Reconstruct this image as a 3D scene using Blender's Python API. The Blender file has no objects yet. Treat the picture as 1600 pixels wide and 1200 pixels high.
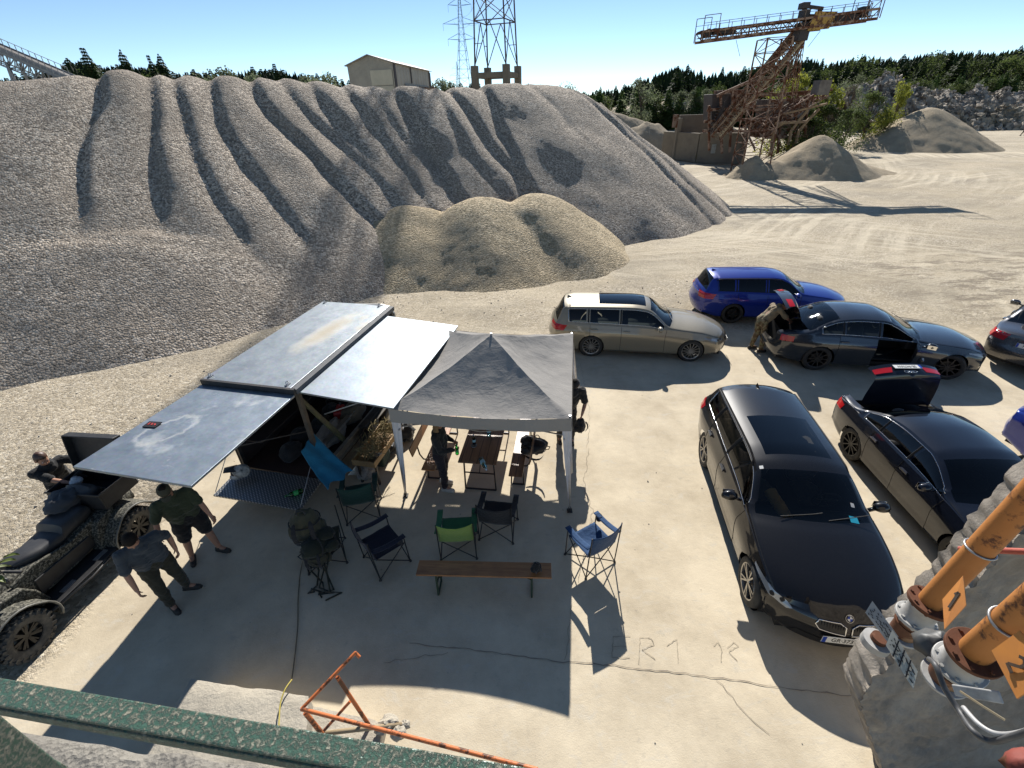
import bpy, bmesh, math, random
from math import sin, cos, tan, pi, radians, sqrt, atan2
from mathutils import Vector, Matrix, noise
from mathutils.bvhtree import BVHTree
R = random.Random(7)
S = bpy.context.scene
C = S.collection
# ---------------------------------------------------------------- camera
F_PX, PITCH, ROLL, HCAM = 720.0, 0.544, -0.029, 6.15
def _basis():
    cp, sp = cos(PITCH), sin(PITCH)
    r = Vector((1, 0, 0)); f = Vector((0, cp, -sp)); u = Vector((0, sp, cp))
    c, s = cos(ROLL), sin(ROLL)
    return c * r + s * u, -s * r + c * u, f
CR, CU, CF = _basis()
EYE = Vector((0, 0, HCAM))
cam_d = bpy.data.cameras.new('camera'); cam = bpy.data.objects.new('camera', cam_d); C.objects.link(cam)
cam_d.sensor_width = 36; cam_d.lens = F_PX / 1600 * 36; cam_d.clip_start = 0.05; cam_d.clip_end = 6000
m = Matrix((CR, CU, -CF)).transposed().to_4x4(); m.translation = EYE; cam.matrix_world = m
S.camera = cam
S.render.resolution_x, S.render.resolution_y = 1024, 768
def ray(px, py): return (px - 800) / F_PX * CR - (py - 600) / F_PX * CU + CF
def at(px, py, z=0.0):
    d = ray(px, py); return EYE + d * ((z - HCAM) / d.z)
def aty(px, py, y):
    d = ray(px, py); return EYE + d * (y / d.y)
def atd(px, py, dist):
    return EYE + ray(px, py).normalized() * dist
# ---------------------------------------------------------------- light
SUN_EL = radians(35.0); SUN_AZ = radians(6.0)       # azimuth measured from +Y towards +X
SUN_DIR = Vector((sin(SUN_AZ) * cos(SUN_EL), cos(SUN_AZ) * cos(SUN_EL), sin(SUN_EL)))
W = bpy.data.worlds.new('World'); S.world = W; W.use_nodes = True
wn = W.node_tree; bg = wn.nodes['Background']
sky = wn.nodes.new('ShaderNodeTexSky'); sky.sky_type = 'NISHITA'; sky.sun_disc = False
sky.sun_elevation = SUN_EL; sky.sun_rotation = SUN_AZ
sky.altitude = 400; sky.air_density = 0.55; sky.dust_density = 0.0; sky.ozone_density = 3.6
tint = wn.nodes.new('ShaderNodeMix'); tint.data_type = 'RGBA'; tint.blend_type = 'MULTIPLY'; tint.inputs[0].default_value = 1.0; tint.inputs[7].default_value = (1.06, 1.0, .86, 1)
wn.links.new(sky.outputs[0], tint.inputs[6]); wn.links.new(tint.outputs[2], bg.inputs[0]); bg.inputs[1].default_value = 0.108
sl = bpy.data.lights.new('sun', 'SUN'); sl.energy = 4.9; sl.angle = radians(0.5); sl.color = (1.0, 0.955, 0.89)
so = bpy.data.objects.new('sun', sl); C.objects.link(so)
so.rotation_euler = SUN_DIR.to_track_quat('Z', 'Y').to_euler()
S.view_settings.view_transform = 'Standard'; S.view_settings.look = 'None'
S.view_settings.exposure = 0.64; S.view_settings.gamma = 1
# ---------------------------------------------------------------- materials
class NT:
    def __init__(s, name):
        s.m = bpy.data.materials.new(name); s.m.use_nodes = True
        s.t = s.m.node_tree; s.b = s.t.nodes['Principled BSDF']; s.out = s.t.nodes['Material Output']
        s._c = None
    def n(s, kind, **kw):
        nd = s.t.nodes.new('ShaderNode' + kind)
        for k, v in kw.items():
            if k in ('op',): nd.operation = v
            elif k == 'blend': nd.blend_type = v
            elif hasattr(nd, k): setattr(nd, k, v)
        return nd
    def l(s, a, b): s.t.links.new(a, b); return s
    def obj(s):
        if not s._c: s._c = s.n('TexCoord')
        return s._c.outputs['Object']
    def geo(s): return s.n('NewGeometry').outputs['Position']
    def mapp(s, vec, scale=(1, 1, 1), rot=(0, 0, 0), loc=(0, 0, 0)):
        q = s.n('Mapping'); q.inputs['Scale'].default_value = scale; q.inputs['Rotation'].default_value = rot
        q.inputs['Location'].default_value = loc; s.l(vec, q.inputs['Vector']); return q.outputs[0]
    def noise(s, scale, detail=4, rough=.6, vec=None, dist=0):
        q = s.n('TexNoise'); q.inputs['Scale'].default_value = scale; q.inputs['Detail'].default_value = detail
        q.inputs['Roughness'].default_value = rough; q.inputs['Distortion'].default_value = dist
        s.l(vec if vec is not None else s.obj(), q.inputs['Vector']); return q.outputs['Fac']
    def voro(s, scale, vec=None, feature='F1', out='Distance', rnd=1):
        q = s.n('TexVoronoi'); q.feature = feature; q.inputs['Scale'].default_value = scale
        q.inputs['Randomness'].default_value = rnd
        s.l(vec if vec is not None else s.obj(), q.inputs['Vector']); return q.outputs[out]
    def wave(s, scale, vec=None, dist=2, detail=2, direction='X', ds=1.0):
        q = s.n('TexWave'); q.inputs['Scale'].default_value = scale; q.inputs['Distortion'].default_value = dist
        q.inputs['Detail'].default_value = detail; q.bands_direction = direction; q.inputs['Detail Scale'].default_value = ds
        s.l(vec if vec is not None else s.obj(), q.inputs['Vector']); return q.outputs['Fac']
    def ramp(s, fac, stops, interp='LINEAR'):
        q = s.n('ValToRGB'); q.color_ramp.interpolation = interp; e = q.color_ramp.elements
        for i, (p, c) in enumerate(stops):
            if i >= 2: e.new(p)
            e[i].position = p
            e[i].color = (c, c, c, 1) if isinstance(c, (int, float)) else (*c, 1)
        s.l(fac, q.inputs[0]); return q.outputs[0]
    def mix(s, a, b, fac, blend='MIX'):
        q = s.n('Mix', data_type='RGBA'); q.blend_type = blend
        for v, i in ((fac, 0), (a, 6), (b, 7)):
            if isinstance(v, (int, float)): q.inputs[i].default_value = v if i == 0 else (v, v, v, 1)
            elif isinstance(v, tuple): q.inputs[i].default_value = (*v, 1)
            else: s.l(v, q.inputs[i])
        return q.outputs[2]
    def math(s, op, a, b=0.0):
        q = s.n('Math', op=op)
        for i, v in enumerate((a, b)):
            if isinstance(v, (int, float)): q.inputs[i].default_value = v
            else: s.l(v, q.inputs[i])
        return q.outputs[0]
    def set(s, **kw):
        names = dict(col='Base Color', rough='Roughness', metal='Metallic', spec='Specular IOR Level', coat='Coat Weight',
                     coatr='Coat Roughness', trans='Transmission Weight', ior='IOR', alpha='Alpha', sheen='Sheen Weight')
        for k, v in kw.items():
            i = s.b.inputs[names[k]]
            if isinstance(v, tuple): i.default_value = (*v, 1)
            elif isinstance(v, (int, float)): i.default_value = v
            else: s.l(v, i)
        return s
    def bump(s, h, dist=.01, strength=1.0, prev=None):
        q = s.n('Bump'); q.inputs['Distance'].default_value = dist; q.inputs['Strength'].default_value = strength
        s.l(h, q.inputs['Height'])
        if prev is not None: s.l(prev, q.inputs['Normal'])
        s.l(q.outputs[0], s.b.inputs['Normal']); return q.outputs[0]
MC = {}
def worn(name, c, c2=None, scale=6, rough=.6, metal=0, amt=.5, bump=0, bs=40, spec=.5):
    """plain surface with soft blotches of a second colour"""
    if name in MC: return MC[name]
    t = NT(name); c2 = c2 or tuple(x * .7 for x in c)
    f = t.ramp(t.noise(scale, 6, .65), [(.5 - amt * .35, 0.0), (.5 + amt * .35, 1.0)])
    t.set(col=t.mix(c, c2, f), metal=metal, spec=spec)
    r = t.n('MapRange'); r.inputs[3].default_value = max(0.02, rough - .08); r.inputs[4].default_value = min(1, rough + .1)
    t.l(t.noise(scale * 2.3, 4, .6), r.inputs[0]); t.l(r.outputs[0], t.b.inputs['Roughness'])
    if bump: t.bump(t.noise(bs, 4, .6), bump)
    MC[name] = t.m; return t.m
def rusty(name, paint, amount=.5, scale=5, rough=.65):
    if name in MC: return MC[name]
    t = NT(name)
    n1 = t.noise(scale, 8, .7)
    rust = t.mix((.16, .055, .022), (.06, .028, .016), t.noise(scale * 4, 5, .7))
    f = t.ramp(n1, [(.62 - amount * .3, 0.0), (.66 - amount * .26, 1.0)])
    t.set(col=t.mix(paint, rust, f), rough=rough, spec=.35)
    t.bump(n1, .004)
    MC[name] = t.m; return t.m
def wood(name, c1, c2, rough=.45, scale=1.0, axis='X', planks=0):
    if name in MC: return MC[name]
    t = NT(name)
    sc = (.6, 9, 9) if axis == 'X' else (9, .6, 9)
    v = t.mapp(t.obj(), tuple(x * scale for x in sc))
    n1 = t.noise(3, 8, .65, v, 1.2)
    col = t.mix(c1, c2, t.ramp(n1, [(.35, 0.0), (.65, 1.0)]))
    st = t.ramp(t.noise(2.2, 5, .6), [(.45, 0.0), (.7, 1.0)])
    col = t.mix(col, tuple(x * .55 for x in c2), t.math('MULTIPLY', st, .6))
    if planks:
        w = t.ramp(t.wave(planks, dist=0, detail=0, direction='Y' if axis == 'X' else 'X'), [(.0, 0.35), (.05, 1.0)])
        col = t.mix(col, w, 1.0, 'MULTIPLY')
    t.set(col=col, rough=rough); t.bump(n1, .002)
    MC[name] = t.m; return t.m
def cloth(name, c, c2=None, rough=.9, scale=7, weave=350):
    if name in MC: return MC[name]
    t = NT(name); c2 = c2 or tuple(x * .65 for x in c)
    t.set(col=t.mix(c, c2, t.noise(scale, 5, .6)), rough=rough, spec=.25, sheen=.15)
    b = t.bump(t.noise(scale * 2.2, 4, .6), .02, .7)
    t.bump(t.noise(weave, 2, .5), .001, 1, b)
    MC[name] = t.m; return t.m
def camo(name, cols, scale=9):
    if name in MC: return MC[name]
    t = NT(name)
    a = t.ramp(t.noise(scale, 3, .55), [(.47, 0.0), (.5, 1.0)]); b = t.ramp(t.noise(scale * 1.7, 3, .5, t.mapp(t.obj(), loc=(4, 2, 7))), [(.53, 0.0), (.56, 1.0)])
    c = t.mix(t.mix(cols[0], cols[1], a), cols[2], b)
    t.set(col=c, rough=.8, spec=.3); t.bump(t.noise(12, 4, .6), .015, .6)
    MC[name] = t.m; return t.m
def paint(name, c, rough=.28, dust=.25, metal=.5, spec=.5):
    """clear coated car paint with a film of quarry dust on the upward faces"""
    if name in MC: return MC[name]
    t = NT(name)
    fl = t.voro(900, out='Color')
    base = t.mix(c, tuple(min(1, x * 1.6 + .004) for x in c), fl)
    up = t.n('SeparateXYZ'); t.l(t.n('NewGeometry').outputs['Normal'], up.inputs[0])
    d = t.math('MULTIPLY', t.ramp(t.noise(3, 6, .7), [(.35, .25), (.75, 1.0)]), dust)
    d = t.math('MULTIPLY', d, t.ramp(up.outputs[2], [(0.0, .8), (.9, .35)]))
    t.set(col=t.mix(base, (.30, .26, .20), d), metal=metal, coat=1.0, coatr=.03, spec=spec)
    r = t.n('MapRange'); r.inputs[3].default_value = rough; r.inputs[4].default_value = rough + .25
    t.l(d, r.inputs[0]); t.l(r.outputs[0], t.b.inputs['Roughness'])
    cr = t.math('ADD', t.math('MULTIPLY', d, .5), .03); t.l(cr, t.b.inputs['Coat Roughness'])
    MC[name] = t.m; return t.m
def plain(name, c, rough=.5, metal=0, spec=.5, trans=0):
    if name in MC: return MC[name]
    t = NT(name).set(rough=rough, metal=metal, spec=spec, trans=trans)
    t.set(col=t.mix(c, tuple(x * .85 for x in c), t.noise(25, 3, .6)))
    MC[name] = t.m; return t.m
def tinted(name, tint, rough=.02):
    """thin tinted pane: part clear, part mirror"""
    if name in MC: return MC[name]
    t = NT(name); tr = t.n('BsdfTransparent'); tr.inputs[0].default_value = (*tint, 1)
    gl = t.n('BsdfGlossy'); gl.inputs['Roughness'].default_value = rough; gl.inputs[0].default_value = (1, 1, 1, 1)
    fr = t.n('Fresnel'); fr.inputs[0].default_value = 1.5; mx = t.n('MixShader')
    t.l(fr.outputs[0], mx.inputs[0]); t.l(tr.outputs[0], mx.inputs[1]); t.l(gl.outputs[0], mx.inputs[2]); t.l(mx.outputs[0], t.out.inputs[0])
    MC[name] = t.m; return t.m
# ---------------------------------------------------------------- mesh tools
class MB:
    def __init__(s): s.v = []; s.f = []; s.fm = []
    def add(s, vs, fs, mi=0):
        o = len(s.v); s.v += [Vector(p) for p in vs]; s.f += [tuple(i + o for i in f) for f in fs]; s.fm += [mi] * len(fs); return s
    def box(s, c, size, rot=None, mi=0):
        x, y, z = (q / 2 for q in size); c = Vector(c)
        M = rot if isinstance(rot, Matrix) else (Matrix.Rotation(rot, 3, 'Z') if rot else Matrix.Identity(3))
        vs = [c + M @ Vector((a * x, b * y, d * z)) for d in (-1, 1) for a, b in ((-1, -1), (1, -1), (1, 1), (-1, 1))]
        return s.add(vs, [(3, 2, 1, 0), (4, 5, 6, 7), (0, 1, 5, 4), (1, 2, 6, 5), (2, 3, 7, 6), (3, 0, 4, 7)], mi)
    def bar(s, a, b, w=.05, h=None, up=(0, 0, 1), mi=0):
        a = Vector(a); b = Vector(b); d = b - a; L = d.length
        if L < 1e-6: return s
        d /= L; u = Vector(up)
        if abs(d.dot(u)) > .98: u = Vector((1, 0, 0))
        r = d.cross(u).normalized(); u = r.cross(d)
        return s.box((a + b) / 2, (L, w, h or w), Matrix((d, r, u)).transposed(), mi)
    def cyl(s, a, b, r0, r1=None, n=12, cap=True, mi=0):
        a = Vector(a); b = Vector(b); r1 = r0 if r1 is None else r1; d = (b - a).normalized()
        u = Vector((0, 0, 1)) if abs(d.z) < .9 else Vector((1, 0, 0)); x = d.cross(u).normalized(); y = d.cross(x)
        vs = []
        for p, r in ((a, r0), (b, r1)):
            vs += [p + (x * cos(2 * pi * i / n) + y * sin(2 * pi * i / n)) * r for i in range(n)]
        fs = [(i, i + n, (i + 1) % n + n, (i + 1) % n) for i in range(n)]
        if cap: fs += [tuple(range(n)), tuple(reversed(range(n, 2 * n)))]
        return s.add(vs, fs, mi)
    def tube(s, pts, r, n=8, closed=False, mi=0):
        pts = [Vector(p) for p in pts]; N = len(pts); vs = []; px = None
        for i, p in enumerate(pts):
            if closed: d = pts[(i + 1) % N] - pts[i - 1]
            else: d = pts[min(i + 1, N - 1)] - pts[max(i - 1, 0)]
            d = d.normalized() if d.length > 1e-9 else Vector((0, 0, 1))
            if px is None:
                u = Vector((0, 0, 1)) if abs(d.z) < .9 else Vector((1, 0, 0)); px = d.cross(u).normalized()
            else:
                px = (px - d * px.dot(d)); px = px.normalized() if px.length > 1e-6 else d.orthogonal().normalized()
            py = d.cross(px); rr = r[i] if isinstance(r, (list, tuple)) else r
            vs += [p + (px * cos(2 * pi * k / n) + py * sin(2 * pi * k / n)) * rr for k in range(n)]
        fs = []
        for i in range(N if closed else N - 1):
            j = (i + 1) % N
            fs += [(i * n + k, j * n + k, j * n + (k + 1) % n, i * n + (k + 1) % n) for k in range(n)]
        if not closed: fs += [tuple(range(n)), tuple(reversed(range((N - 1) * n, N * n)))]
        return s.add(vs, fs, mi)
    def lathe(s, prof, n=24, org=(0, 0, 0), axis='Z', mi=0, closed=False):
        org = Vector(org); vs = []
        for r, h in prof:
            for k in range(n):
                a = 2 * pi * k / n
                p = Vector((r * cos(a), r * sin(a), h))
                if axis == 'Y': p = Vector((p.x, p.z, p.y))
                if axis == 'X': p = Vector((p.z, p.x, p.y))
                vs.append(org + p)
        m_ = len(prof); fs = []
        for i in range(m_ if closed else m_ - 1):
            j = (i + 1) % m_
            fs += [(i * n + k, i * n + (k + 1) % n, j * n + (k + 1) % n, j * n + k) for k in range(n)]
        return s.add(vs, fs, mi)
    def ball(s, c, r, n=12, m_=8, mi=0, rot=None):
        c = Vector(c); r = Vector(r) if not isinstance(r, (int, float)) else Vector((r, r, r)); vs = []
        for j in range(m_ + 1):
            t = pi * j / m_
            for k in range(n):
                a = 2 * pi * k / n; p = Vector((r.x * sin(t) * cos(a), r.y * sin(t) * sin(a), r.z * cos(t)))
                vs.append(c + (rot @ p if rot else p))
        return s.add(vs, [(j * n + k, (j + 1) * n + k, (j + 1) * n + (k + 1) % n, j * n + (k + 1) % n) for j in range(m_) for k in range(n)], mi)
    def prism(s, poly, fr, th, mi=0):
        """poly in the frame fr=(origin, x, y), extruded th along x cross y (both ways)"""
        o, x, y = (Vector(q) for q in fr); z = x.cross(y).normalized(); n = len(poly)
        vs = [o + x * a + y * b + z * (-th / 2) for a, b in poly] + [o + x * a + y * b + z * (th / 2) for a, b in poly]
        return s.add(vs, [tuple(reversed(range(n))), tuple(range(n, 2 * n))] + [(i, (i + 1) % n, (i + 1) % n + n, i + n) for i in range(n)], mi)
    def grid(s, nu, nv, fn, mi=0, wrap=False):
        vs = [fn(i / (nu - 1), j / (nv - 1)) for i in range(nu) for j in range(nv)]
        return s.add(vs, [(i * nv + j, (i + 1) * nv + j, (i + 1) * nv + j + 1, i * nv + j + 1) for i in range(nu - 1) for j in range(nv - 1)], mi)
    def build(s, name, mat, parent=None, smooth=False, bevel=0, weld=0, loc=None, solid=0, ang=None, sub=0, parts=None):
        me = bpy.data.meshes.new(name); me.from_pydata([tuple(v) for v in s.v], [], s.f)
        mats = mat if isinstance(mat, (list, tuple)) else [mat]
        for q in mats: me.materials.append(q)
        if len(mats) > 1: me.polygons.foreach_set('material_index', [min(i, len(mats) - 1) for i in s.fm])
        if weld:
            b = bmesh.new(); b.from_mesh(me); bmesh.ops.remove_doubles(b, verts=b.verts, dist=weld); b.to_mesh(me); b.free()
        me.validate(); me.update()
        o = bpy.data.objects.new(name, me); C.objects.link(o)
        if parent: o.parent = parent
        if loc is not None: o.location = loc
        if smooth:
            for p in me.polygons: p.use_smooth = True
            if ang: me.set_sharp_from_angle(angle=radians(ang))
        if solid:
            q = o.modifiers.new('s', 'SOLIDIFY'); q.thickness = solid; q.offset = 0
        if bevel:
            q = o.modifiers.new('b', 'BEVEL'); q.width = bevel; q.segments = 2; q.limit_method = 'ANGLE'; q.angle_limit = radians(40)
        if sub:
            q = o.modifiers.new('u', 'SUBSURF'); q.levels = q.render_levels = sub
        return o
def tag(o, label=None, cat=None, group=None, kind=None):
    if label: o['label'] = label
    if cat: o['category'] = cat
    if group: o['group'] = group
    if kind: o['kind'] = kind
    return o
def thing(name, label, cat, loc=(0, 0, 0), rz=0, group=None, scale=1):
    o = bpy.data.objects.new(name, None); C.objects.link(o); o.location = loc; o.rotation_euler = (0, 0, rz)
    o.scale = (scale,) * 3; o.empty_display_size = .2
    return tag(o, label, cat, group)
def setmesh(o, fn):
    for v in o.data.vertices: v.co = fn(v.co)
def copy_tree(o, parent=None):
    c = o.copy(); C.objects.link(c); c.parent = parent
    for ch in list(o.children): copy_tree(ch, c)
    return c
def lerp(a, b, t): return a + (b - a) * t
def interp(xs, ys, x, smooth=True):
    """monotone cubic through the keys (xs ascending)"""
    n = len(xs)
    if x <= xs[0]: return ys[0]
    if x >= xs[-1]: return ys[-1]
    i = 0
    while x > xs[i + 1]: i += 1
    h = xs[i + 1] - xs[i]; t = (x - xs[i]) / h
    if not smooth: return lerp(ys[i], ys[i + 1], t)
    def sl(k): return (ys[k + 1] - ys[k]) / (xs[k + 1] - xs[k])
    def tg(k):
        if k == 0: return sl(0)
        if k == n - 1: return sl(n - 2)
        a, b = sl(k - 1), sl(k)
        return 0 if a * b <= 0 else 2 * a * b / (a + b)
    m0, m1 = tg(i) * h, tg(i + 1) * h
    return ys[i] * (2 * t**3 - 3 * t * t + 1) + m0 * (t**3 - 2 * t * t + t) + ys[i + 1] * (-2 * t**3 + 3 * t * t) + m1 * (t**3 - t * t)
def fbm(x, y, z=0, o=4): return noise.fractal(Vector((x, y, z)), .9, 2.1, o)
# ================================================================ terrain
def sstep(a, b, x):
    t = min(1, max(0, (x - a) / (b - a))); return t * t * (3 - 2 * t)
def pad_mask(x, y):
    return sstep(-6.6, -6.0, x) * (1 - sstep(12.5, 14.5, y + .15 * x)) * (1 - sstep(11, 16, x))
def ground_z(x, y):
    d = sqrt(x * x + y * y)
    z = (1 - pad_mask(x, y)) * (.05 * fbm(x * .35, y * .35) + .018 * fbm(x * 1.7, y * 1.7, 3)) * (1 if d < 70 else 1)
    z += .35 * fbm(x * .05, y * .05, 9, 3) * sstep(28, 60, d)
    # rough ruts beside the road on the right
    q = sstep(13, 16, x) * (1 - sstep(24, 30, x)) * sstep(10, 13, y) * (1 - sstep(19, 24, y))
    z += q * .10 * abs(fbm(x * .9, y * 1.6, 5))
    # land behind the quarry climbs, most of all on the right
    s = sstep(20, 160, x)
    z += sstep(125, 260, y) * (1.0 + 9 * s) + sstep(260, 900, y) * (1 + 7 * s)
    z += sstep(150, 420, x) * 10 * sstep(-200, 150, y)
    return z
def axis_pts(lo, hi, flo, fhi, step, grow=1.13):
    a = []; x = flo
    while x < fhi: a.append(x); x += step
    s = step; x = a[-1]
    while x < hi: s *= grow; x += s; a.append(x)
    s = step; x = flo; b = []
    while x > lo: s *= grow; x -= s; b.append(x)
    return b[::-1] + a
def ground_mat():
    t = NT('ground'); P = t.geo()
    sx = t.n('SeparateXYZ'); t.l(P, sx.inputs[0]); X, Y = sx.outputs[0], sx.outputs[1]
    # where the concrete slab shows through
    nz = t.noise(.9, 6, .7, P)
    def ss(v, a, b):
        q = t.n('MapRange'); q.interpolation_type = 'SMOOTHSTEP'; q.inputs[1].default_value = a; q.inputs[2].default_value = b
        t.l(v, q.inputs[0]); return q.outputs[0]
    wob = t.math('MULTIPLY', t.math('SUBTRACT', nz, .5), 2.2)
    mk = t.math('MULTIPLY', ss(t.math('ADD', X, t.math('MULTIPLY', wob, .25)), -6.5, -6.1), t.math('SUBTRACT', 1.0, ss(t.math('ADD', Y, wob), 12.2, 13.8)))
    mk = t.math('MULTIPLY', mk, t.math('SUBTRACT', 1.0, ss(t.math('ADD', X, wob), 12.0, 15.5)))
    # concrete
    c = t.mix((.61, .525, .385), (.44, .37, .265), t.ramp(t.noise(.8, 8, .68, P), [(.38, 0.0), (.66, 1.0)]))
    c = t.mix(c, (.52, .475, .39), t.ramp(t.noise(2.6, 8, .75, t.mapp(P, (1, 1.8, 1), (0, 0, .4), (3, 1, 0)), .8), [(.55, 0.0), (.68, .75)]))
    c = t.mix(c, (.29, .265, .22), t.ramp(t.noise(5, 10, .8, t.mapp(P, (1, 1, 1), loc=(9, 4, 0))), [(.56, 0.0), (.74, .6)]))
    c = t.mix(c, (.24, .215, .18), t.ramp(t.voro(1.6, P, 'F1'), [(.012, .8), (.03, 0.0)]))
    scr = t.ramp(t.noise(7, 6, .7, t.mapp(P, (.25, 6, 1), (0, 0, .9)), 1.5), [(.62, 0.0), (.68, .5)])
    c = t.mix(c, (.56, .52, .44), scr)
    # gravel and dust of the yard
    vo = t.n('TexVoronoi'); vo.inputs['Scale'].default_value = 20; t.l(P, vo.inputs['Vector'])
    vb = t.n('TexVoronoi'); vb.inputs['Scale'].default_value = 70; t.l(P, vb.inputs['Vector'])
    sc_ = t.n('SeparateColor'); t.l(vo.outputs['Color'], sc_.inputs[0])
    st = t.ramp(sc_.outputs[0], [(0.0, (.15, .125, .095)), (.4, (.38, .325, .25)), (.75, (.60, .53, .42)), (1.0, (.82, .74, .60))])
    dust = t.mix((.50, .42, .295), (.365, .305, .21), t.ramp(t.noise(.25, 8, .7, P), [(.35, 0.0), (.65, 1.0)]))
    dens = t.ramp(t.noise(.33, 7, .72, t.mapp(P, loc=(7, 0, 0))), [(.40, .18), (.66, .8)])
    left = t.math('SUBTRACT', 1.0, ss(t.math('ADD', X, t.math('MULTIPLY', wob, 1.5)), -5.5, 1.5))
    dens = t.math('MAXIMUM', dens, t.math('MULTIPLY', left, .68))
    pick = t.math('LESS_THAN', t.n('SeparateColor').outputs[0], 2)
    g = t.mix(dust, st, t.math('MULTIPLY', dens, t.ramp(sc_.outputs[1], [(.2, .35), (.7, 1.0)])))
    g = t.mix(g, (.27, .235, .18), t.math('MULTIPLY', t.ramp(t.noise(.16, 7, .75, t.mapp(P, loc=(30, 12, 0))), [(.47, 0.0), (.62, .75)]), t.ramp(sc_.outputs[2], [(.2, .5), (.8, 1.0)])))
    # tyre tracks: long arcs swept by the lorries
    def tracks(cx, cy, scale, seed, lo, hi, amt):
        nonlocal g
        q = t.n('Vector' + 'Math'); q.operation = 'SUBTRACT'; q.inputs[1].default_value = (cx, cy, 0); t.l(P, q.inputs[0])
        sp = t.n('SeparateXYZ'); t.l(q.outputs[0], sp.inputs[0]); ln = t.math('SQRT', t.math('ADD', t.math('MULTIPLY', sp.outputs[0], sp.outputs[0]), t.math('MULTIPLY', sp.outputs[1], sp.outputs[1])))
        an = t.math('ARCTAN2', sp.outputs[0], sp.outputs[1]); cb = t.n('CombineXYZ'); t.l(t.math('ADD', t.math('MULTIPLY', ln, scale), t.math('MULTIPLY', nz, .8)), cb.inputs[0]); t.l(t.math('MULTIPLY', an, 3.0), cb.inputs[1]); cb.inputs[2].default_value = seed
        a = t.ramp(t.noise(1.0, 5, .62, cb.outputs[0]), [(lo, 0.0), (hi, 1.0)])
        a = t.math('MULTIPLY', a, t.ramp(t.noise(.09, 4, .6, t.mapp(P, loc=(seed, seed, 0))), [(.46, 0.0), (.62, 1.0)]))
        a = t.math('MULTIPLY', a, t.math('SUBTRACT', 1.0, left))
        g = t.mix(g, (.64, .56, .42), t.math('MULTIPLY', a, amt)); return a
    a1 = tracks(2, 75, 1.6, 3, .46, .60, .85)
    a2 = tracks(62, -14, 1.5, 21, .48, .62, .75)
    a3 = tracks(-30, -40, 2.2, 40, .50, .62, .6)
    # darker brown patches over the ruts on the right
    rut = t.math('MULTIPLY', t.math('MULTIPLY', ss(X, 13, 16), t.math('SUBTRACT', 1.0, ss(X, 25, 31))), t.math('MULTIPLY', ss(Y, 11, 13), t.math('SUBTRACT', 1.0, ss(Y, 18, 23))))
    rut = t.math('MULTIPLY', rut, t.ramp(t.noise(1.1, 6, .75, t.mapp(P, (.5, 1.6, 1))), [(.5, 0.0), (.58, 1.0)]))
    g = t.mix(g, (.20, .165, .12), t.math('MULTIPLY', rut, .75))
    # grass of the far land
    far = ss(t.math('ADD', Y, t.math('MULTIPLY', wob, 12)), 128, 150)
    g = t.mix(g, t.mix((.055, .085, .02), (.10, .12, .035), t.noise(.2, 6, .7, P)), far)
    t.set(col=t.mix(g, c, mk), rough=.92, spec=.25)
    hc = t.math('ADD', t.math('MULTIPLY', t.noise(6, 8, .7, P), .3), t.math('MULTIPLY', t.noise(60, 4, .6, P), .12))
    hg = t.math('ADD', t.math('MULTIPLY', t.math('SUBTRACT', 1.0, vo.outputs['Distance']), t.math('MULTIPLY', dens, 1.1)), t.math('MULTIPLY', t.math('SUBTRACT', 1.0, vb.outputs['Distance']), .5))
    hg = t.math('ADD', hg, t.math('MULTIPLY', t.math('ADD', a1, a2), -.5))
    hg = t.math('ADD', hg, t.math('MULTIPLY', t.noise(3.5, 6, .7, P), 1.8))
    h = t.mix(hg, hc, mk)
    t.bump(h, .026, .9)
    return t.m
gm = ground_mat()
xs = axis_pts(-2500, 2500, -22, 34, .42); ys = axis_pts(-60, 3000, -3, 42, .42)
b = MB(); n_ = len(ys)
b.v = [Vector((x, y, ground_z(x, y))) for x in xs for y in ys]
b.f = [(i * n_ + j, (i + 1) * n_ + j, (i + 1) * n_ + j + 1, i * n_ + j + 1) for i in range(len(xs) - 1) for j in range(n_ - 1)]
b.fm = [0] * len(b.f)
tag(b.build('ground', gm, smooth=True), kind='structure')
# cracks and a scratched line of characters in the slab
ink = plain('crack_dirt', (.26, .22, .17), .95)
def ribbon(mb, pts, w, z=.009, jag=.02, step=.07):
    P = []
    for a, c in zip(pts, pts[1:]):
        a, c = Vector(a), Vector(c); k = max(1, int((c - a).length / step))
        P += [a.lerp(c, i / k) for i in range(k)]
    P.append(Vector(pts[-1])); vs = []
    for i, p in enumerate(P):
        d = (P[min(i + 1, len(P) - 1)] - P[max(0, i - 1)]); d = Vector((-d.y, d.x, 0)).normalized()
        o = d * R.uniform(-jag, jag); ww = w * R.uniform(.35, 1.0)
        q = Vector((p.x, p.y, z)) + o; vs += [q - d * ww / 2, q + d * ww / 2]
    mb.add(vs, [(2 * i, 2 * i + 2, 2 * i + 3, 2 * i + 1) for i in range(len(P) - 1)])
def pxs(*a): return [at(*q) for q in a]
b = MB()
ribbon(b, pxs((640, 1005), (760, 1018), (863, 1033), (960, 1040), (1090, 1055), (1200, 1071), (1345, 1090)), .014, jag=.012)
tag(b.build('slab_joint', ink), kind='structure')
b = MB()
ribbon(b, pxs((920, 700), (912, 760), (926, 800), (915, 850), (905, 910)), .008, jag=.03)
ribbon(b, pxs((893, 945), (888, 1000), (884, 1032)), .008, jag=.02)
ribbon(b, pxs((1120, 1062), (1150, 1100), (1200, 1150)), .008, jag=.03)
ribbon(b, pxs((905, 560), (922, 640), (918, 700)), .006, jag=.03)
ribbon(b, pxs((600, 1035), (700, 1020)), .008, jag=.02)
tag(b.build('slab_crack', ink), kind='structure')
b = MB(); sc = plain('scratch_dirt', (.36, .31, .23), .95)
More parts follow.
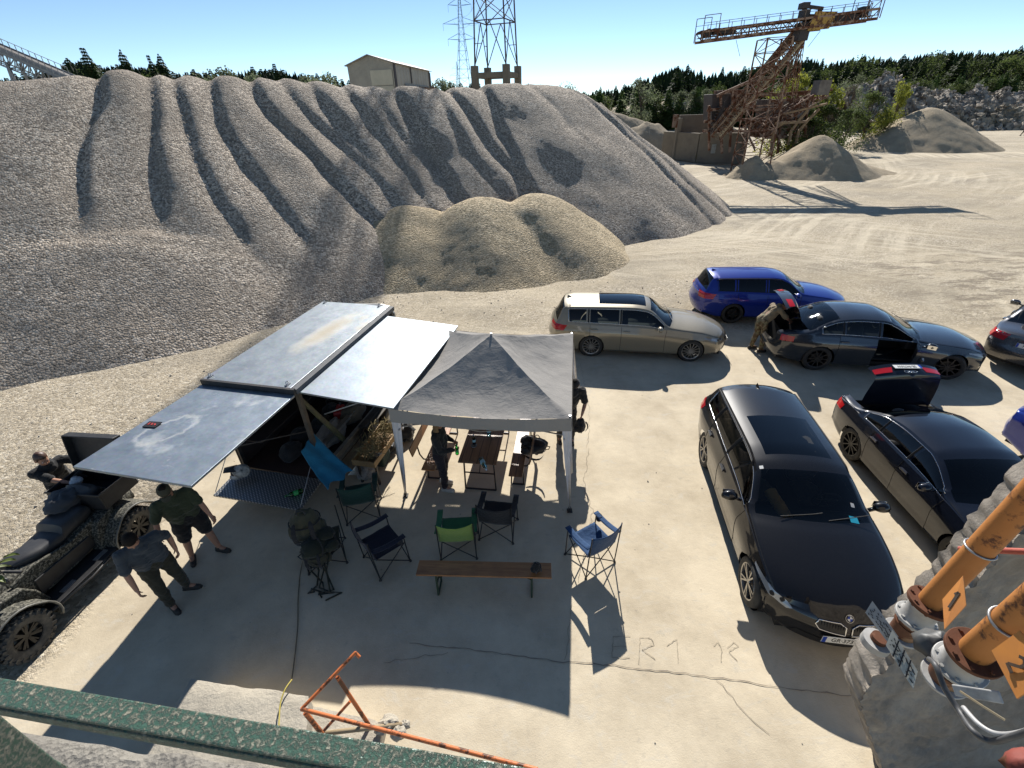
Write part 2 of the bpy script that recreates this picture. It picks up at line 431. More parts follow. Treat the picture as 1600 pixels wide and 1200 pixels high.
for st in ([(985, 995), (958, 995), (956, 1028), (984, 1028)], [(957, 1011), (978, 1010)],
           [(998, 1038), (1000, 996), (1018, 998), (1022, 1008), (1003, 1015)], [(1003, 1015), (1024, 1030)],
           [(1042, 1010), (1058, 998), (1059, 1036)], [(1115, 1010), (1122, 1003), (1128, 1018), (1126, 1034)],
           [(1136, 1012), (1146, 1004), (1154, 1010), (1138, 1018), (1152, 1034)]):
    ribbon(b, pxs(*st), .011, z=.008, jag=.006, step=.03)
tag(b.build('scratched_characters', sc), kind='structure')
# ================================================================ gravel heaps
def gravel_mat(name, dark, mid, light, stone=15, bumpd=.06, big=None):
    t = NT(name); P = t.geo()
    v = t.n('TexVoronoi'); v.inputs['Scale'].default_value = stone; t.l(P, v.inputs['Vector'])
    s_ = t.n('SeparateColor'); t.l(v.outputs['Color'], s_.inputs[0])
    col = t.ramp(s_.outputs[0], [(0.0, dark), (.5, mid), (1.0, light)])
    col = t.mix(col, tuple(x * .72 for x in mid), t.math('MULTIPLY', t.ramp(t.noise(.35, 5, .6, P), [(.4, 0.0), (.65, 1.0)]), .6))
    t.set(col=col, rough=.9, spec=.3)
    h = t.math('SUBTRACT', 1.0, v.outputs['Distance'])
    h = t.math('ADD', h, t.math('MULTIPLY', s_.outputs[1], .7))
    h2 = t.math('SUBTRACT', 1.0, t.voro(stone * 2.3, P))
    t.bump(t.math('ADD', h, t.math('MULTIPLY', h2, .35)), bumpd, 1.0)
    return t.m
TAN = tan(radians(34))
def lobe(ax, ay, h, dx, dy, w, T=TAN, r0=.8, grow=.07, deep=.30):
    L = sqrt(dx * dx + dy * dy); dx /= L; dy /= L
    def f(x, y):
        u = (x - ax) * dx + (y - ay) * dy; p = (x - ax) * -dy + (y - ay) * dx
        ww = w * (1 + grow * max(u, 0))
        if u < 0: return h - T * (sqrt(u * u + p * p + r0 * r0) - r0)
        q = abs(p) / ww
        dp = deep * (1.0 - .62 * sstep(2.5, 9, u))
        return h - T * (sqrt(u * u + r0 * r0) - r0) - dp * q * q
    return f
def cone(ax, ay, h, T=TAN, r0=.7):
    return lambda x, y: h - T * (sqrt((x - ax) ** 2 + (y - ay) ** 2 + r0 * r0) - r0)
def smax(vals, k=.10):
    m_ = max(vals); return m_ + k * math.log(sum(math.exp((v - m_) / k) for v in vals if v > m_ - 1))
def heap(name, fns, box, step, mat, label, rough=.06, k=.07, fine=0, cat='gravel heap', clip=.12):
    x0, x1, y0, y1 = box; nx = int((x1 - x0) / step) + 1; ny = int((y1 - y0) / step) + 1
    b = MB(); idx = {}
    zz = [[0] * ny for _ in range(nx)]
    for i in range(nx):
        for j in range(ny):
            x = x0 + i * step; y = y0 + j * step
            xx = x + .22 * fbm(x * .3, y * .3, 1, 2); yy = y + .22 * fbm(x * .3, y * .3, 6, 2)
            z = smax([f(xx, yy) for f in fns], k)
            z += rough * fbm(x * .9, y * .9, 2, 2) + rough * .3 * fbm(x * 3.5, y * 3.5, 4, 2) + fine * noise.noise(Vector((x * 9, y * 9, 0)))
            zz[i][j] = z
    g = [[zz[i][j] - ground_z(x0 + i * step, y0 + j * step) for j in range(ny)] for i in range(nx)]
    for i in range(nx - 1):
        for j in range(ny - 1):
            q = ((i, j), (i + 1, j), (i + 1, j + 1), (i, j + 1))
            if max(g[a][c] for a, c in q) < -clip: continue
            fc = []
            for a, c in q:
                if (a, c) not in idx:
                    idx[(a, c)] = len(b.v)
                    b.v.append(Vector((x0 + a * step, y0 + c * step, max(zz[a][c], ground_z(x0 + a * step, y0 + c * step) - clip * 1.2))))
                fc.append(idx[(a, c)])
            b.f.append(tuple(fc)); b.fm.append(0)
    o = b.build(name, mat, smooth=True); tag(o, label, cat); return o
grey_gravel = gravel_mat('grey_gravel', (.15, .125, .098), (.40, .335, .265), (.74, .64, .52), 16, .06)
KS = [-7.59, -3.65, -1.55, -.47, 2.05, 3.45, 4.55, 5.76, 7.0, 8.22, 9.73, 11.14, 13.73, 16.1, 20.19, 23.79]
KT = [-30.19, -28.9, -28.75, -28.65, -28.7, -28.59, -28.37, -28.2, -28.1, -27.9, -27.38, -26.92, -26.18, -25.6, -25.21, -24.95]
KZ = [7.05, 7.35, 7.45, 7.55, 7.85, 7.75, 7.65, 7.65, 7.6, 7.55, 7.4, 7.25, 7.15, 7.05, 7.25, 7.1]
FS, FT = [-12, -4.4, .29, 6.9, 9.5, 13, 18.6, 23, 32.3], [-18.8, -17.7, -17.5, -17.3, -17.5, -17.1, -15.6, -14.8, -14.8]
# creases between the tongues: (d, s) down the slope, depth at the top, how far down it lives
CRE = [([(0, -9.0), (9, -10.5)], .3, 9), ([(0, -6.2), (9, -7.5)], .28, 8), ([(0, -3.0), (4, -3.6), (9, -4.6)], .22, 6), ([(0, .95), (1.9, .49), (3.6, -.36), (5, -.92), (9, -1.8)], .42, 7.5), ([(0, 2.9), (1.2, 2.61), (3.5, 1.95), (5.5, 1.36), (9, .6)], .40, 8), ([(0, 3.75), (1.7, 3.35), (4, 2.97), (5.9, 2.73), (9, 2.9)], .34, 10),
       ([(0, 5.0), (1.3, 4.74), (3.7, 4.29), (5.8, 4.5), (9, 4.9)], .36, 9), ([(0, 6.62), (2.4, 6.42), (4.6, 7.04), (7.6, 7.77), (9, 8.2)], .40, 12), ([(0, 7.75), (2.6, 8.04), (5.3, 8.91), (6.8, 9.22), (9, 9.6)], .22, 9), ([(0, 9.0), (3, 9.2), (7, 9.9)], .24, 5), ([(0, 10.6), (2.8, 10.49), (5.5, 10.68), (9, 11)], .26, 8), ([(0, 11.9), (4, 11.6), (8, 11.6)], .14, 6), ([(0, 13.05), (3.6, 12.61), (6.9, 12.4), (9, 12.4)], .38, 10),
       ([(0, 14.9), (4, 14.4), (8, 14.3)], .2, 6), ([(0, 15.95), (3.6, 15.82), (6.5, 15.98), (9, 16)], .36, 10), ([(0, 18.1), (1, 17.87), (3.7, 16.89), (7, 16.05), (9, 15.9)], .36, 10), ([(0, 21.0), (5, 21.5), (9, 22)], .12, 5), ([(0, 24.3), (4.3, 25.61), (9, 25.9), (12, 26)], .30, 14), ([(0, 25.2), (4.6, 27.17), (10, 28.3), (12, 28.6)], .30, 14)]
CRX = [([p[0] for p in c[0]], [p[1] for p in c[0]]) for c in CRE]
def big_heap(x, y):
    s_ = .79 * x + .613 * y; t_ = .613 * x - .79 * y; tc = interp(KS, KT, s_, False); zc = interp(KS, KZ, s_); tf = interp(FS, FT, s_)
    d = t_ - tc; L = tf - tc; T = zc / L; r0 = .9; end = max(0, s_ - 24.2); da = sqrt(d * d + r0 * r0 + (end * .93) ** 2) - r0
    z = zc - (T if d > 0 else .66) * da
    dd = max(0, min(d, 12)); pos = [interp(cx, cy, dd) for cx, cy in CRX]
    for (c, A, lim), p in zip(CRE, pos):
        o = s_ - p
        if -1.3 < o < 1.0:
            fade = 1 - .93 * sstep(lim * .5, lim * 1.35, dd); w = .50 if o > 0 else .95
            z -= A * .78 * fade * (1 - abs(o) / w) ** 1.7 if abs(o) < w else 0
    return z
fns = [big_heap, cone(-3, 31.5, 6.2), cone(-9, 29.5, 6.4), cone(-16, 27, 6.8)]
fns += [lobe(-17.2, 14.1, 2.75, .3, -1, 2.0, TAN, .3, deep=.10), lobe(-15.4, 14.9, 2.78, .3, -1, 1.8, TAN, .3, deep=.10), lobe(-13.9, 15.8, 2.8, .35, -1, 1.6, TAN, .3, deep=.12), lobe(-19.4, 13.3, 2.7, .3, -1, 2.2, TAN, .3, deep=.12), lobe(-12.7, 16.4, 2.75, .55, -1, 1.2, TAN, .3, deep=.25), lobe(-22, 12.7, 2.7, .3, -1, 2.2, TAN, .3, deep=.12)]
heap('gravel_heap', fns, (-30, 20, 9, 48), .15, grey_gravel, 'huge long heap of grey gravel with rounded tongues sliding down its face', rough=.028, fine=.012)
ochre = gravel_mat('ochre_gravel', (.24, .195, .12), (.50, .395, .245), (.78, .64, .43), 17, .05)
heap('gravel_heap', [lobe(-4.7, 21.7, 2.45, .2, -1, 1.7, TAN * .95, 1.0, deep=.30), lobe(-1.2, 22.1, 2.65, .45, -1, 1.5, TAN * .95, 1.0, deep=.32), lobe(1.4, 22.8, 2.6, .6, -.9, 1.3, TAN * .95, .9, deep=.32), lobe(3.0, 23.9, 1.6, .65, -.9, 1.1, deep=.3)],
     (-11, 10, 14, 27), .12, ochre, 'low ochre gravel heap lying at the foot of the huge grey one', rough=.04, fine=.008)
# heap under the conveyor at the far left
heap('gravel_heap', [cone(-29.3, 38.5, 8.3, r0=1.6), cone(-27, 40, 8.0), cone(-33, 36, 7.6)], (-46, -14, 24, 54), .3, grey_gravel, 'grey gravel cone under the end of the belt conveyor at far left', rough=.08)
sand = NT('sand'); P = sand.geo()
sand.set(col=sand.mix(sand.mix((.42, .345, .24), (.33, .27, .185), sand.ramp(sand.noise(.9, 7, .7, P), [(.35, 0.0), (.65, 1.0)])), (.26, .21, .145), sand.ramp(sand.noise(14, 4, .7, P), [(.5, 0.0), (.75, .8)])), rough=.95, spec=.2)
sand.bump(sand.math('ADD', sand.noise(5, 8, .75, P), sand.math('MULTIPLY', sand.noise(30, 4, .6, P), .3)), .07); sand = sand.m
# --- sand heaps by the crane and rubble beyond
p0 = at(1285, 272); 
def cz(px, py, y): return aty(px, py, y)
a = cz(1285, 211, 46.5)
heap('sand_heap', [cone(a.x, a.y, a.z, .66, .5), cone(a.x - 2.2, a.y - .6, a.z * .62, .6, .6), cone(a.x + 2.0, a.y - .3, a.z * .55, .55, .4), cone(a.x - 4.2, a.y - 1.2, a.z * .42, .6, .5), cone(a.x - 5.4, a.y - 1.0, a.z * .38, .7, .5), cone(a.x + 4.6, a.y + .6, a.z * .18, .25)],
     (a.x - 10, a.x + 9, a.y - 6, a.y + 6), .16, sand, 'brown sand heap right beside the foot of the rusty tower', rough=.07, k=.05, fine=.02, cat='sand heap')
a = cz(1457, 168, 68)
heap('sand_heap', [cone(a.x, a.y, a.z, .62, 1.2), cone(a.x - 3, a.y - 1.0, a.z * .75, .6, .6), cone(a.x + 2.2, a.y - .6, a.z * .72, .58, .5)],
     (a.x - 13, a.x + 13, a.y - 11, a.y + 11), .26, sand, 'broad brown sand heap on its own in front of the yellow green bushes', rough=.08, k=.06, fine=.02, cat='sand heap')
a = cz(1600, 172, 100)
heap('sand_heap', [cone(a.x, a.y, a.z * .9, .55, .8), cone(a.x - 6, a.y, a.z * .6, .5, .6), cone(a.x + 6, a.y + 3, a.z * 1.1, .55, .6)],
     (a.x - 16, a.x + 20, a.y - 12, a.y + 12), .5, sand, 'small sand heap at the right edge before the rubble bank', rough=.2, fine=.02, cat='sand heap')
a = cz(1178, 258, 45.2)
heap('sand_heap', [cone(a.x, a.y, 1.7, .8, .4), cone(a.x - .9, a.y - .3, 1.1, .8, .4), cone(a.x + .9, a.y, 1.0, .8, .4)],
     (a.x - 4, a.x + 4, a.y - 3, a.y + 3.5), .12, sand, 'small sand heap spilled round the feet of the rusty tower', rough=.2, fine=.03, cat='sand heap')
# rock rubble: faceted blocks on a bank
def rocks_mat():
    t = NT('rubble'); P = t.geo()
    v = t.n('TexVoronoi'); v.inputs['Scale'].default_value = 1.1; t.l(P, v.inputs['Vector'])
    s_ = t.n('SeparateColor'); t.l(v.outputs['Color'], s_.inputs[0])
    t.set(col=t.mix(t.ramp(s_.outputs[0], [(0.0, (.15, .13, .11)), (.6, (.33, .29, .24)), (1.0, (.52, .46, .38))]), (.30, .26, .19), t.ramp(t.noise(.08, 4, .6, P), [(.5, 0.0), (.62, .8)])), rough=.95)
    t.bump(t.math('ADD', v.outputs['Distance'], t.noise(3, 5, .7, P)), .35); return t.m
rub = rocks_mat()
def block(mb, c, s):
    rot = Matrix.Rotation(R.uniform(0, 6.28), 3, Vector((R.gauss(0, 1), R.gauss(0, 1), R.gauss(0, 1))).normalized())
    vs = [c + rot @ Vector((x * s * R.uniform(.4, .75), y * s * R.uniform(.4, .75), z * s * R.uniform(.3, .6))) for z in (-1, 1) for x, y in ((-1, -1), (1, -1), (1, 1), (-1, 1))]
    mb.add(vs, [(3, 2, 1, 0), (4, 5, 6, 7), (0, 1, 5, 4), (1, 2, 6, 5), (2, 3, 7, 6), (3, 0, 4, 7)])
def rubble(label, pts, depth, nblk, smin, smax_, name='rubble_bank'):
    """pts: crest line (x, y, z)"""
    b = MB(); N = 90
    def crest(t):
        k = t * (len(pts) - 1); i = min(int(k), len(pts) - 2); return Vector(pts[i]).lerp(Vector(pts[i + 1]), k - i)
    def fn(u, v):
        c = crest(u); g = abs(v * 2 - 1); y = c.y + (v * 2 - 1) * depth
        z0 = ground_z(c.x, y) - .3; z = z0 + (c.z - z0) * (1 - g ** 1.3) * (.85 + .3 * fbm(u * 14, v * 4, 7))
        return Vector((c.x + 1.5 * fbm(u * 20, v * 5, 3), y + 1.5 * fbm(u * 20, v * 5, 8), z + .7 * fbm(u * 40, v * 9, 1)))
    b.grid(N, 22, fn)
    for _ in range(nblk):
        u, v = R.random(), R.uniform(.0, .62); p = fn(u, v); block(b, p, R.uniform(smin, smax_) * (1.3 if v < .25 else 1))
    o = b.build(name, rub); tag(o, label, 'rubble'); return o
r1 = [aty(x, y, 108) for x, y in ((1325, 150), (1360, 122), (1385, 116), (1415, 124), (1450, 138), (1500, 142))]
rubble('steep grey rubble mound behind the yellow green bushes', r1, 12, 2200, .12, .42)
r2 = [aty(x, y, 118) for x, y in ((1405, 142), (1480, 136), (1560, 137), (1640, 135), (1720, 134))]
rubble('long grey rubble bank on the right below the forest', r2, 10, 2200, .15, .5)
r3 = [aty(x, y, 102) for x, y in ((1430, 168), (1500, 162), (1560, 165), (1640, 163), (1700, 166))]
rubble('row of big pale boulders along the foot of the rubble bank', r3, 7, 1300, .25, .75, 'boulder_row')
def mound(label, pts, depth, y, h0=0):
    P_ = [aty(a_, b_, y) for a_, b_ in pts]; b = MB()
    def fn(u, v):
        k = u * (len(P_) - 1); i = min(int(k), len(P_) - 2); c = P_[i].lerp(P_[i + 1], k - i)
        g = abs(v * 2 - 1); yy = c.y + (v * 2 - 1) * depth; z0 = ground_z(c.x, yy) - .3
        return Vector((c.x, yy, z0 + (c.z - z0) * (1 - g ** 1.5) + .5 * fbm(c.x * .2, yy * .2, 5) * (1 - g)))
    b.grid(120, 40, fn); o = b.build('earth_mound', sand, smooth=True); tag(o, label, 'earth mound')
mound('low tan earth mound behind the right end of the gravel heap', [(930, 175), (960, 168), (1000, 164), (1040, 158), (1075, 156), (1130, 158), (1200, 156), (1260, 165)], 16, 150)
mound('small dark earth mound at the end of the gravel ridge', [(925, 170), (938, 160), (952, 170), (985, 184), (1010, 190)], 5, 90)
mound('sloping tan earth bank beside the haul track', [(985, 200), (1010, 188), (1030, 190), (1046, 205), (1052, 215)], 5, 78)
# ================================================================ trees
def leaf_mat(name, c1, c2, scale=1.2):
    t = NT(name)
    f = t.ramp(t.noise(scale, 3, .6), [(.35, 0.0), (.65, 1.0)])
    oi = t.n('ObjectInfo')
    c = t.mix(c1, c2, f); c = t.mix(c, tuple(x * .6 for x in c1), t.math('MULTIPLY', oi.outputs['Random'], .7))
    t.set(col=c, rough=.7, spec=.25)
    tl = t.n('BsdfTranslucent'); t.l(c, tl.inputs[0]); mx = t.n('MixShader'); mx.inputs[0].default_value = .5
    t.l(t.b.outputs[0], mx.inputs[1]); t.l(tl.outputs[0], mx.inputs[2]); t.l(mx.outputs[0], t.out.inputs[0])
    return t.m
needle = leaf_mat('needles', (.030, .052, .018), (.055, .082, .026)); needle2 = leaf_mat('young_needles', (.085, .14, .035), (.14, .20, .055))
leaf = leaf_mat('leaves', (.07, .10, .028), (.12, .15, .045)); leafy = leaf_mat('yellow_leaves', (.20, .23, .035), (.30, .30, .05)); leafg = leaf_mat('silver_leaves', (.15, .18, .10), (.21, .24, .14))
bark = worn('bark', (.09, .065, .045), (.05, .04, .03), 8, .95)
def conifer_mesh(seed, H_=1.0, fat=.2, mat=needle):
    r = random.Random(seed); root = thing('conifer', None, None)
    b = MB(); b.cyl((0, 0, -.03), (0, 0, .97), .012, .002, 6); b.build('trunk', bark, root)
    b = MB(); z = .10
    while z < .995:
        t = (z - .10) / .9; L = fat * (1 - t) ** .75 * r.uniform(.75, 1.15) + .006; n = max(5, int(11 * (1 - t * .5)))
        a0 = r.uniform(0, 6)
        for k in range(n):
            a = a0 + 2 * pi * k / n + r.uniform(-.2, .2); l = L * r.uniform(.6, 1.25); dr = r.uniform(.25, .6) * l
            d = Vector((cos(a), sin(a), 0)); s = Vector((-sin(a), cos(a), 0)); o = Vector((0, 0, z))
            tip = o + d * l + Vector((0, 0, -dr + .12 * l)); m1 = o + d * l * .5 + Vector((0, 0, -dr * .3 + .05 * l)); w = l * .24 + .004
            b.add([o, m1 + s * w + Vector((0, 0, -.012)), tip, m1 - s * w + Vector((0, 0, -.012)), m1 + Vector((0, 0, .008))], [(0, 1, 4), (1, 2, 4), (2, 3, 4), (3, 0, 4)])
            for q in (.45, .75):
                p = o.lerp(tip, q); ww = w * (1.5 - q)
                b.add([p, p + s * ww * 1.2 + d * l * .12 + Vector((0, 0, -.03)), p + d * l * .16], [(0, 1, 2)])
                b.add([p, p - s * ww * 1.2 + d * l * .12 + Vector((0, 0, -.03)), p + d * l * .16], [(0, 2, 1)])
        z += r.uniform(.016, .03)
    b.build('crown', mat, root); return root
def broad_mesh(seed, mat, n=2600, cl=16, wide=.42, low=.12, leafs=.03, name='broadleaf_tree'):
    r = random.Random(seed); root = thing(name, None, None); b = MB()
    b.tube([(0, 0, -.03), (.01, 0, .25), (-.01, .01, .5), (0, 0, .8)], [.022, .017, .012, .004], 6)
    cs = []
    for i in range(cl):
        t = r.random(); z = lerp(low + .1, .9, t); rr = wide * sin(pi * min(1, .15 + .8 * t)) ** .7 * r.uniform(.2, .75); a = r.uniform(0, 6.28)
        cs.append((Vector((rr * cos(a), rr * sin(a), z)), r.uniform(.09, .2) * (1.15 - .5 * t)))
        b.tube([(0, 0, z * .55), cs[-1][0] * .6 + Vector((0, 0, z * .3)), cs[-1][0]], [.009, .006, .002], 4)
    b.build('trunk', bark, root); b = MB()
    for i in range(n):
        c, s = r.choice(cs); d = Vector((r.gauss(0, 1), r.gauss(0, 1), r.gauss(0, .8))).normalized() * s * r.uniform(.45, 1.1)
        p = c + d; q = Matrix.Rotation(r.uniform(0, 6.28), 3, Vector((r.gauss(0, 1), r.gauss(0, 1), r.gauss(0, 1))).normalized()); l = leafs * r.uniform(.5, 1.2)
        b.add([p + q @ Vector(v) * l for v in ((-.5, 0, 0), (0, -.35, .05), (.5, 0, 0), (0, .35, .08))], [(0, 1, 2, 3)])
    b.build('crown', mat, root); return root
protos = dict(con=[conifer_mesh(i, fat=f_) for i, f_ in ((1, .17), (2, .21), (3, .25), (4, .15))], young=[conifer_mesh(11, fat=.24, mat=needle2), conifer_mesh(12, fat=.3, mat=needle2)],
              bro=[broad_mesh(21, leaf), broad_mesh(22, leaf, wide=.5)], sil=[broad_mesh(31, leafg, wide=.48)], yel=[broad_mesh(41, leafy, 3800, 22, .5, .0, .035, 'bush'), broad_mesh(42, leafy, 3000, 18, .55, .0, .04, 'bush')], bush=[broad_mesh(51, leaf, 4200, 22, .6, .0, .035, 'bush')])
used_p = set()
def tree(kind, x, y, top, label, group=None, wide=1.0, cat='tree'):
    lst = protos[kind]; pr = R.choice(lst)
    if id(pr) not in used_p: used_p.add(id(pr)); o = pr
    else: o = copy_tree(pr)
    z = ground_z(x, y) - .1; h = top - z
    o.location = (x, y, z); o.scale = (h * wide, h * wide, h); o.rotation_euler = (R.uniform(-.02, .02), R.uniform(-.02, .02), R.uniform(0, 6.28))
    o['label'] = label; o['category'] = cat
    if group: o['group'] = group
    elif 'group' in o: del o['group']
    return o
TL = [(-60, 100), (0, 112), (40, 112), (90, 96), (125, 84), (160, 98), (180, 92), (210, 96), (245, 90), (265, 106), (300, 104), (350, 106), (420, 96), (470, 106), (520, 118), (560, 124), (620, 130), (680, 124), (740, 128), (800, 134), (850, 128), (900, 138), (940, 136), (990, 126), (1035, 106), (1060, 96), (1100, 108), (1160, 104), (1200, 92), (1260, 84), (1300, 92), (1350, 80), (1400, 88), (1450, 78), (1500, 74), (1560, 76), (1600, 70), (1680, 64)]
def topline(px): return interp([a for a, _ in TL], [b_ for _, b_ in TL], px, False)
def plant(kind, px, py, Y, label, group=None, wide=1.0, cat='tree'):
    p = aty(px, py, Y); return tree(kind, p.x, p.y, p.z, label, group, wide, cat)
for px, py, k in ((125, 70, 1), (183, 77, 0), (232, 82, 0), (247, 84, 0), (196, 90, 0)):
    plant('con', px, py, 98, {125: 'widest dark spruce sticking up behind the left gravel heap', 183: 'tall thin spruce second from the left in the pointed trio', 232: 'pointed spruce left of a close pair behind the gravel', 247: 'pointed spruce right of a close pair behind the gravel', 196: 'shorter spruce leaning on the tall thin one'}[px], wide=1.5 if px == 125 else 1.0)
GL = 'dark conifer in the forest edge behind the gravel heap'; GR = 'dark conifer in the forest edge on the hillside right of the pylon'
px = -50
while px < 1690:
    rows = ((104, 6), (118, 3), (140, 0)) if px < 560 else ((165, 8), (190, 3), (215, 0)) if px < 1000 else ((150, 9), (170, 4), (195, 0))
    for Y, dy in rows:
        q = px + R.uniform(-9, 9); ty = topline(q) + dy * 1.2 + R.uniform(-3, 11)
        kd = 'con'
        if px < 560 and Y == 104 and R.random() < .55: kd = R.choice(['bro', 'sil', 'bro']); ty += 9
        if px > 1180 and R.random() < .25: kd = 'bro'
        lab, grp = (GL, 'forest edge behind the gravel heap') if px < 800 else (GR, 'forest edge on the right')
        if kd != 'con': lab = lab.replace('dark conifer', 'rounded leafy tree')
        plant(kd, q, ty, Y + R.uniform(-5, 5), lab, grp, R.uniform(1.25, 1.9) if kd == 'con' else R.uniform(1.1, 1.5))
    px += 19
def far_forest(label, x0, x1, Ys, off):
    b = MB(); r = random.Random(3)
    for Y in Ys:
        px = x0
        while px < x1:
            p = aty(px, topline(px) + off + r.uniform(-2, 9), Y); zb = ground_z(p.x, p.y); h = p.z - zb
            if h > 1:
                for k in range(7):
                    z0 = zb + h * (k / 7) ** .9; rr = h * .17 * (1 - k / 8) * r.uniform(.8, 1.3); zt = min(p.z, z0 + h * .33); n = 7
                    vs = []
                    for q in range(n): a = 2 * pi * q / n + r.uniform(-.3, .3); l = rr * r.uniform(.6, 1.3); vs.append(V3((p.x + cos(a) * l, p.y + sin(a) * l, z0 - r.uniform(0, .05) * h)))
                    vs.append(V3((p.x, p.y, zt))); b.add(vs, [(q, (q + 1) % n, n) for q in range(n)])
            px += 5.2 * r.uniform(.7, 1.3)
    tag(b.build('forest', needle), label, 'forest', kind='stuff')
V3 = Vector
far_forest('dense dark conifer forest closing the horizon', -60, 860, (112, 126, 150), 8)
far_forest('dense dark conifer forest on the hillside to the right', 780, 1700, (178, 205, 232, 260), 5)
# willows and young trees in front of the forest
for px, py, Y, w in ((345, 99, 85, 1.2), (375, 108, 82, 1.1), (470, 110, 84, 1.2), (495, 106, 86, 1.0), (300, 118, 82, 1.3), (690, 118, 95, 1.2), (715, 122, 98, 1.0), (1006, 118, 120, 1.1), (880, 128, 130, 1.3)):
    plant('sil' if px not in (880,) else 'bro', px, py, Y, 'pale grey green leafy tree standing before the dark forest edge', 'pale leafy trees before the forest', w)
for i in range(95):
    px = R.uniform(880, 1700); py = 150 - (px - 880) * .035 + R.uniform(-14, 4)
    plant(R.choice(['young', 'young', 'young', 'sil', 'bro']), px, py, R.uniform(126, 140), 'young light green tree in the belt below the dark forest', 'young trees below the forest', R.uniform(1.0, 1.6))
for px, py, Y, w, k, l in ((1232, 118, 64, .8, 'yel', 'tall yellow green bush behind the tower, left of its neighbours'), (1262, 108, 63, .62, 'yel', 'tallest yellow green bush behind the rusty tower'), (1300, 122, 62, .7, 'yel', 'yellow green bush right of the tallest one'), (1255, 165, 58, 1.2, 'bush', 'dark green bush under the yellow green ones by the tower'), (1300, 160, 60, 1.2, 'bush', 'dark green bush between the two sand heaps'),
                       (1372, 140, 70, .9, 'bush', 'dark rounded bush before the rubble mound'), (1418, 122, 72, .6, 'yel', 'slim yellow green bush before the rubble bank'), (1395, 165, 68, 1.0, 'yel', 'low yellow bush on the left slope of the broad sand heap'), (1335, 168, 64, 1.1, 'bush', 'low dark bush at the left foot of the broad sand heap'), (1345, 112, 100, .8, 'sil', 'pale round tree behind the bushes and before the forest'),
                       (1276, 180, 54, 1.6, 'bush', 'broad dark bush right behind the nearer sand heap')):
    plant(k, px, py, Y, l, wide=w, cat='bush')
plant('yel', 1096, 232, 58, 'tuft of yellow weeds at the corner of the concrete bunker', wide=.8, cat='weed')
for k, l in protos.items():
    for o in l:
        if id(o) not in used_p:
            for c in list(o.children): bpy.data.objects.remove(c)
            bpy.data.objects.remove(o)
# ================================================================ party tent
canvas = cloth('tent_cloth', (.33, .33, .335), (.29, .29, .295), .75, 3, 500)
t_ = NT('tent_fabric'); t_.set(col=t_.mix((.30, .285, .265), (.25, .24, .225), t_.noise(2, 5, .6)), rough=.95, spec=.1)
b1 = t_.bump(t_.noise(3, 4, .5, None, .6), .04, .6); t_.bump(t_.noise(8, 6, .65, t_.mapp(t_.obj(), (1, 2.2, 1), (0, 0, .6)), .8), .014, .6, b1); canvas = t_.m
white_m = worn('white_fabric', (.62, .61, .62), (.52, .51, .53), 5, .8)
pole_m = worn('pole_steel', (.45, .45, .45), (.3, .3, .3), 20, .35, .7)
black_p = worn('black_plastic', (.018, .018, .02), (.03, .03, .03), 12, .5)
blk_steel = worn('black_steel', (.02, .02, .022), (.035, .03, .03), 15, .45, .3)
tent = thing('party_tent', 'grey square pop up party tent with pointed roof over the beer table', 'tent', (-.44, 7.3, 0))
T0 = Vector((-.44, 7.3, 0))
cor = [Vector((-1.95, 6.02, 2.13)) - T0, Vector((.88, 5.62, 2.13)) - T0, Vector((1.28, 8.58, 2.13)) - T0, Vector((-1.47, 9.02, 2.13)) - T0]
pk = Vector((-.34, 7.38, 2.72)) - T0
b = MB()
for i in range(4):
    A, B_ = cor[i], cor[(i + 1) % 4]
    def fn(u, v, A=A, B_=B_):
        e = A.lerp(B_, u); sag = 4 * u * (1 - u)
        out = (e - Vector((0, 0, e.z))).normalized()
        e = e + Vector((0, 0, -.09 * sag))
        p = e.lerp(pk, v)
        p.z -= .20 * sin(pi * v) * (.30 + .7 * sag * (1 - v)) 
        p.z += .010 * noise.noise(p * 7) + .02 * noise.noise(p * 2.5)
        return p
    b.grid(34, 26, fn)
b.build('canopy', canvas, tent, smooth=True, weld=.004, ang=50)
b = MB()
for i in range(4):
    A, B_ = cor[i], cor[(i + 1) % 4]; nrm = (B_ - A).cross(Vector((0, 0, 1))).normalized()
    def fn(u, v, A=A, B_=B_, nrm=nrm):
        e = A.lerp(B_, u); sag = 4 * u * (1 - u); e.z -= .09 * sag
        e += nrm * (.012 + .012 * sin(u * 17 + v) * v)
        e.z -= v * (.25 - .03 * sag); return e
    b.grid(40, 5, fn)
b.build('valance', canvas, tent, smooth=True)
feet = [Vector((-2.03, 6.27, 0)) - T0, Vector((.95, 5.78, 0)) - T0, Vector((1.42, 8.75, 0)) - T0, Vector((-1.5, 9.2, 0)) - T0]
for i in range(4):
    c = cor[i]; f_ = feet[i]; o = MB(); c2 = c + (pk - c) * .02
    o.bar(f_, Vector((c2.x, c2.y, 2.15)), .028); o.bar(f_ + Vector((0, 0, .9)), Vector((c2.x, c2.y, 2.12)), .036)
    lg = o.build('leg', pole_m, tent)
    o = MB(); o.box(f_ + Vector((0, 0, .012)), (.09, .09, .02)); o.box(f_ + Vector((0, 0, .05)), (.045, .045, .08)); o.build('foot', black_p, lg)
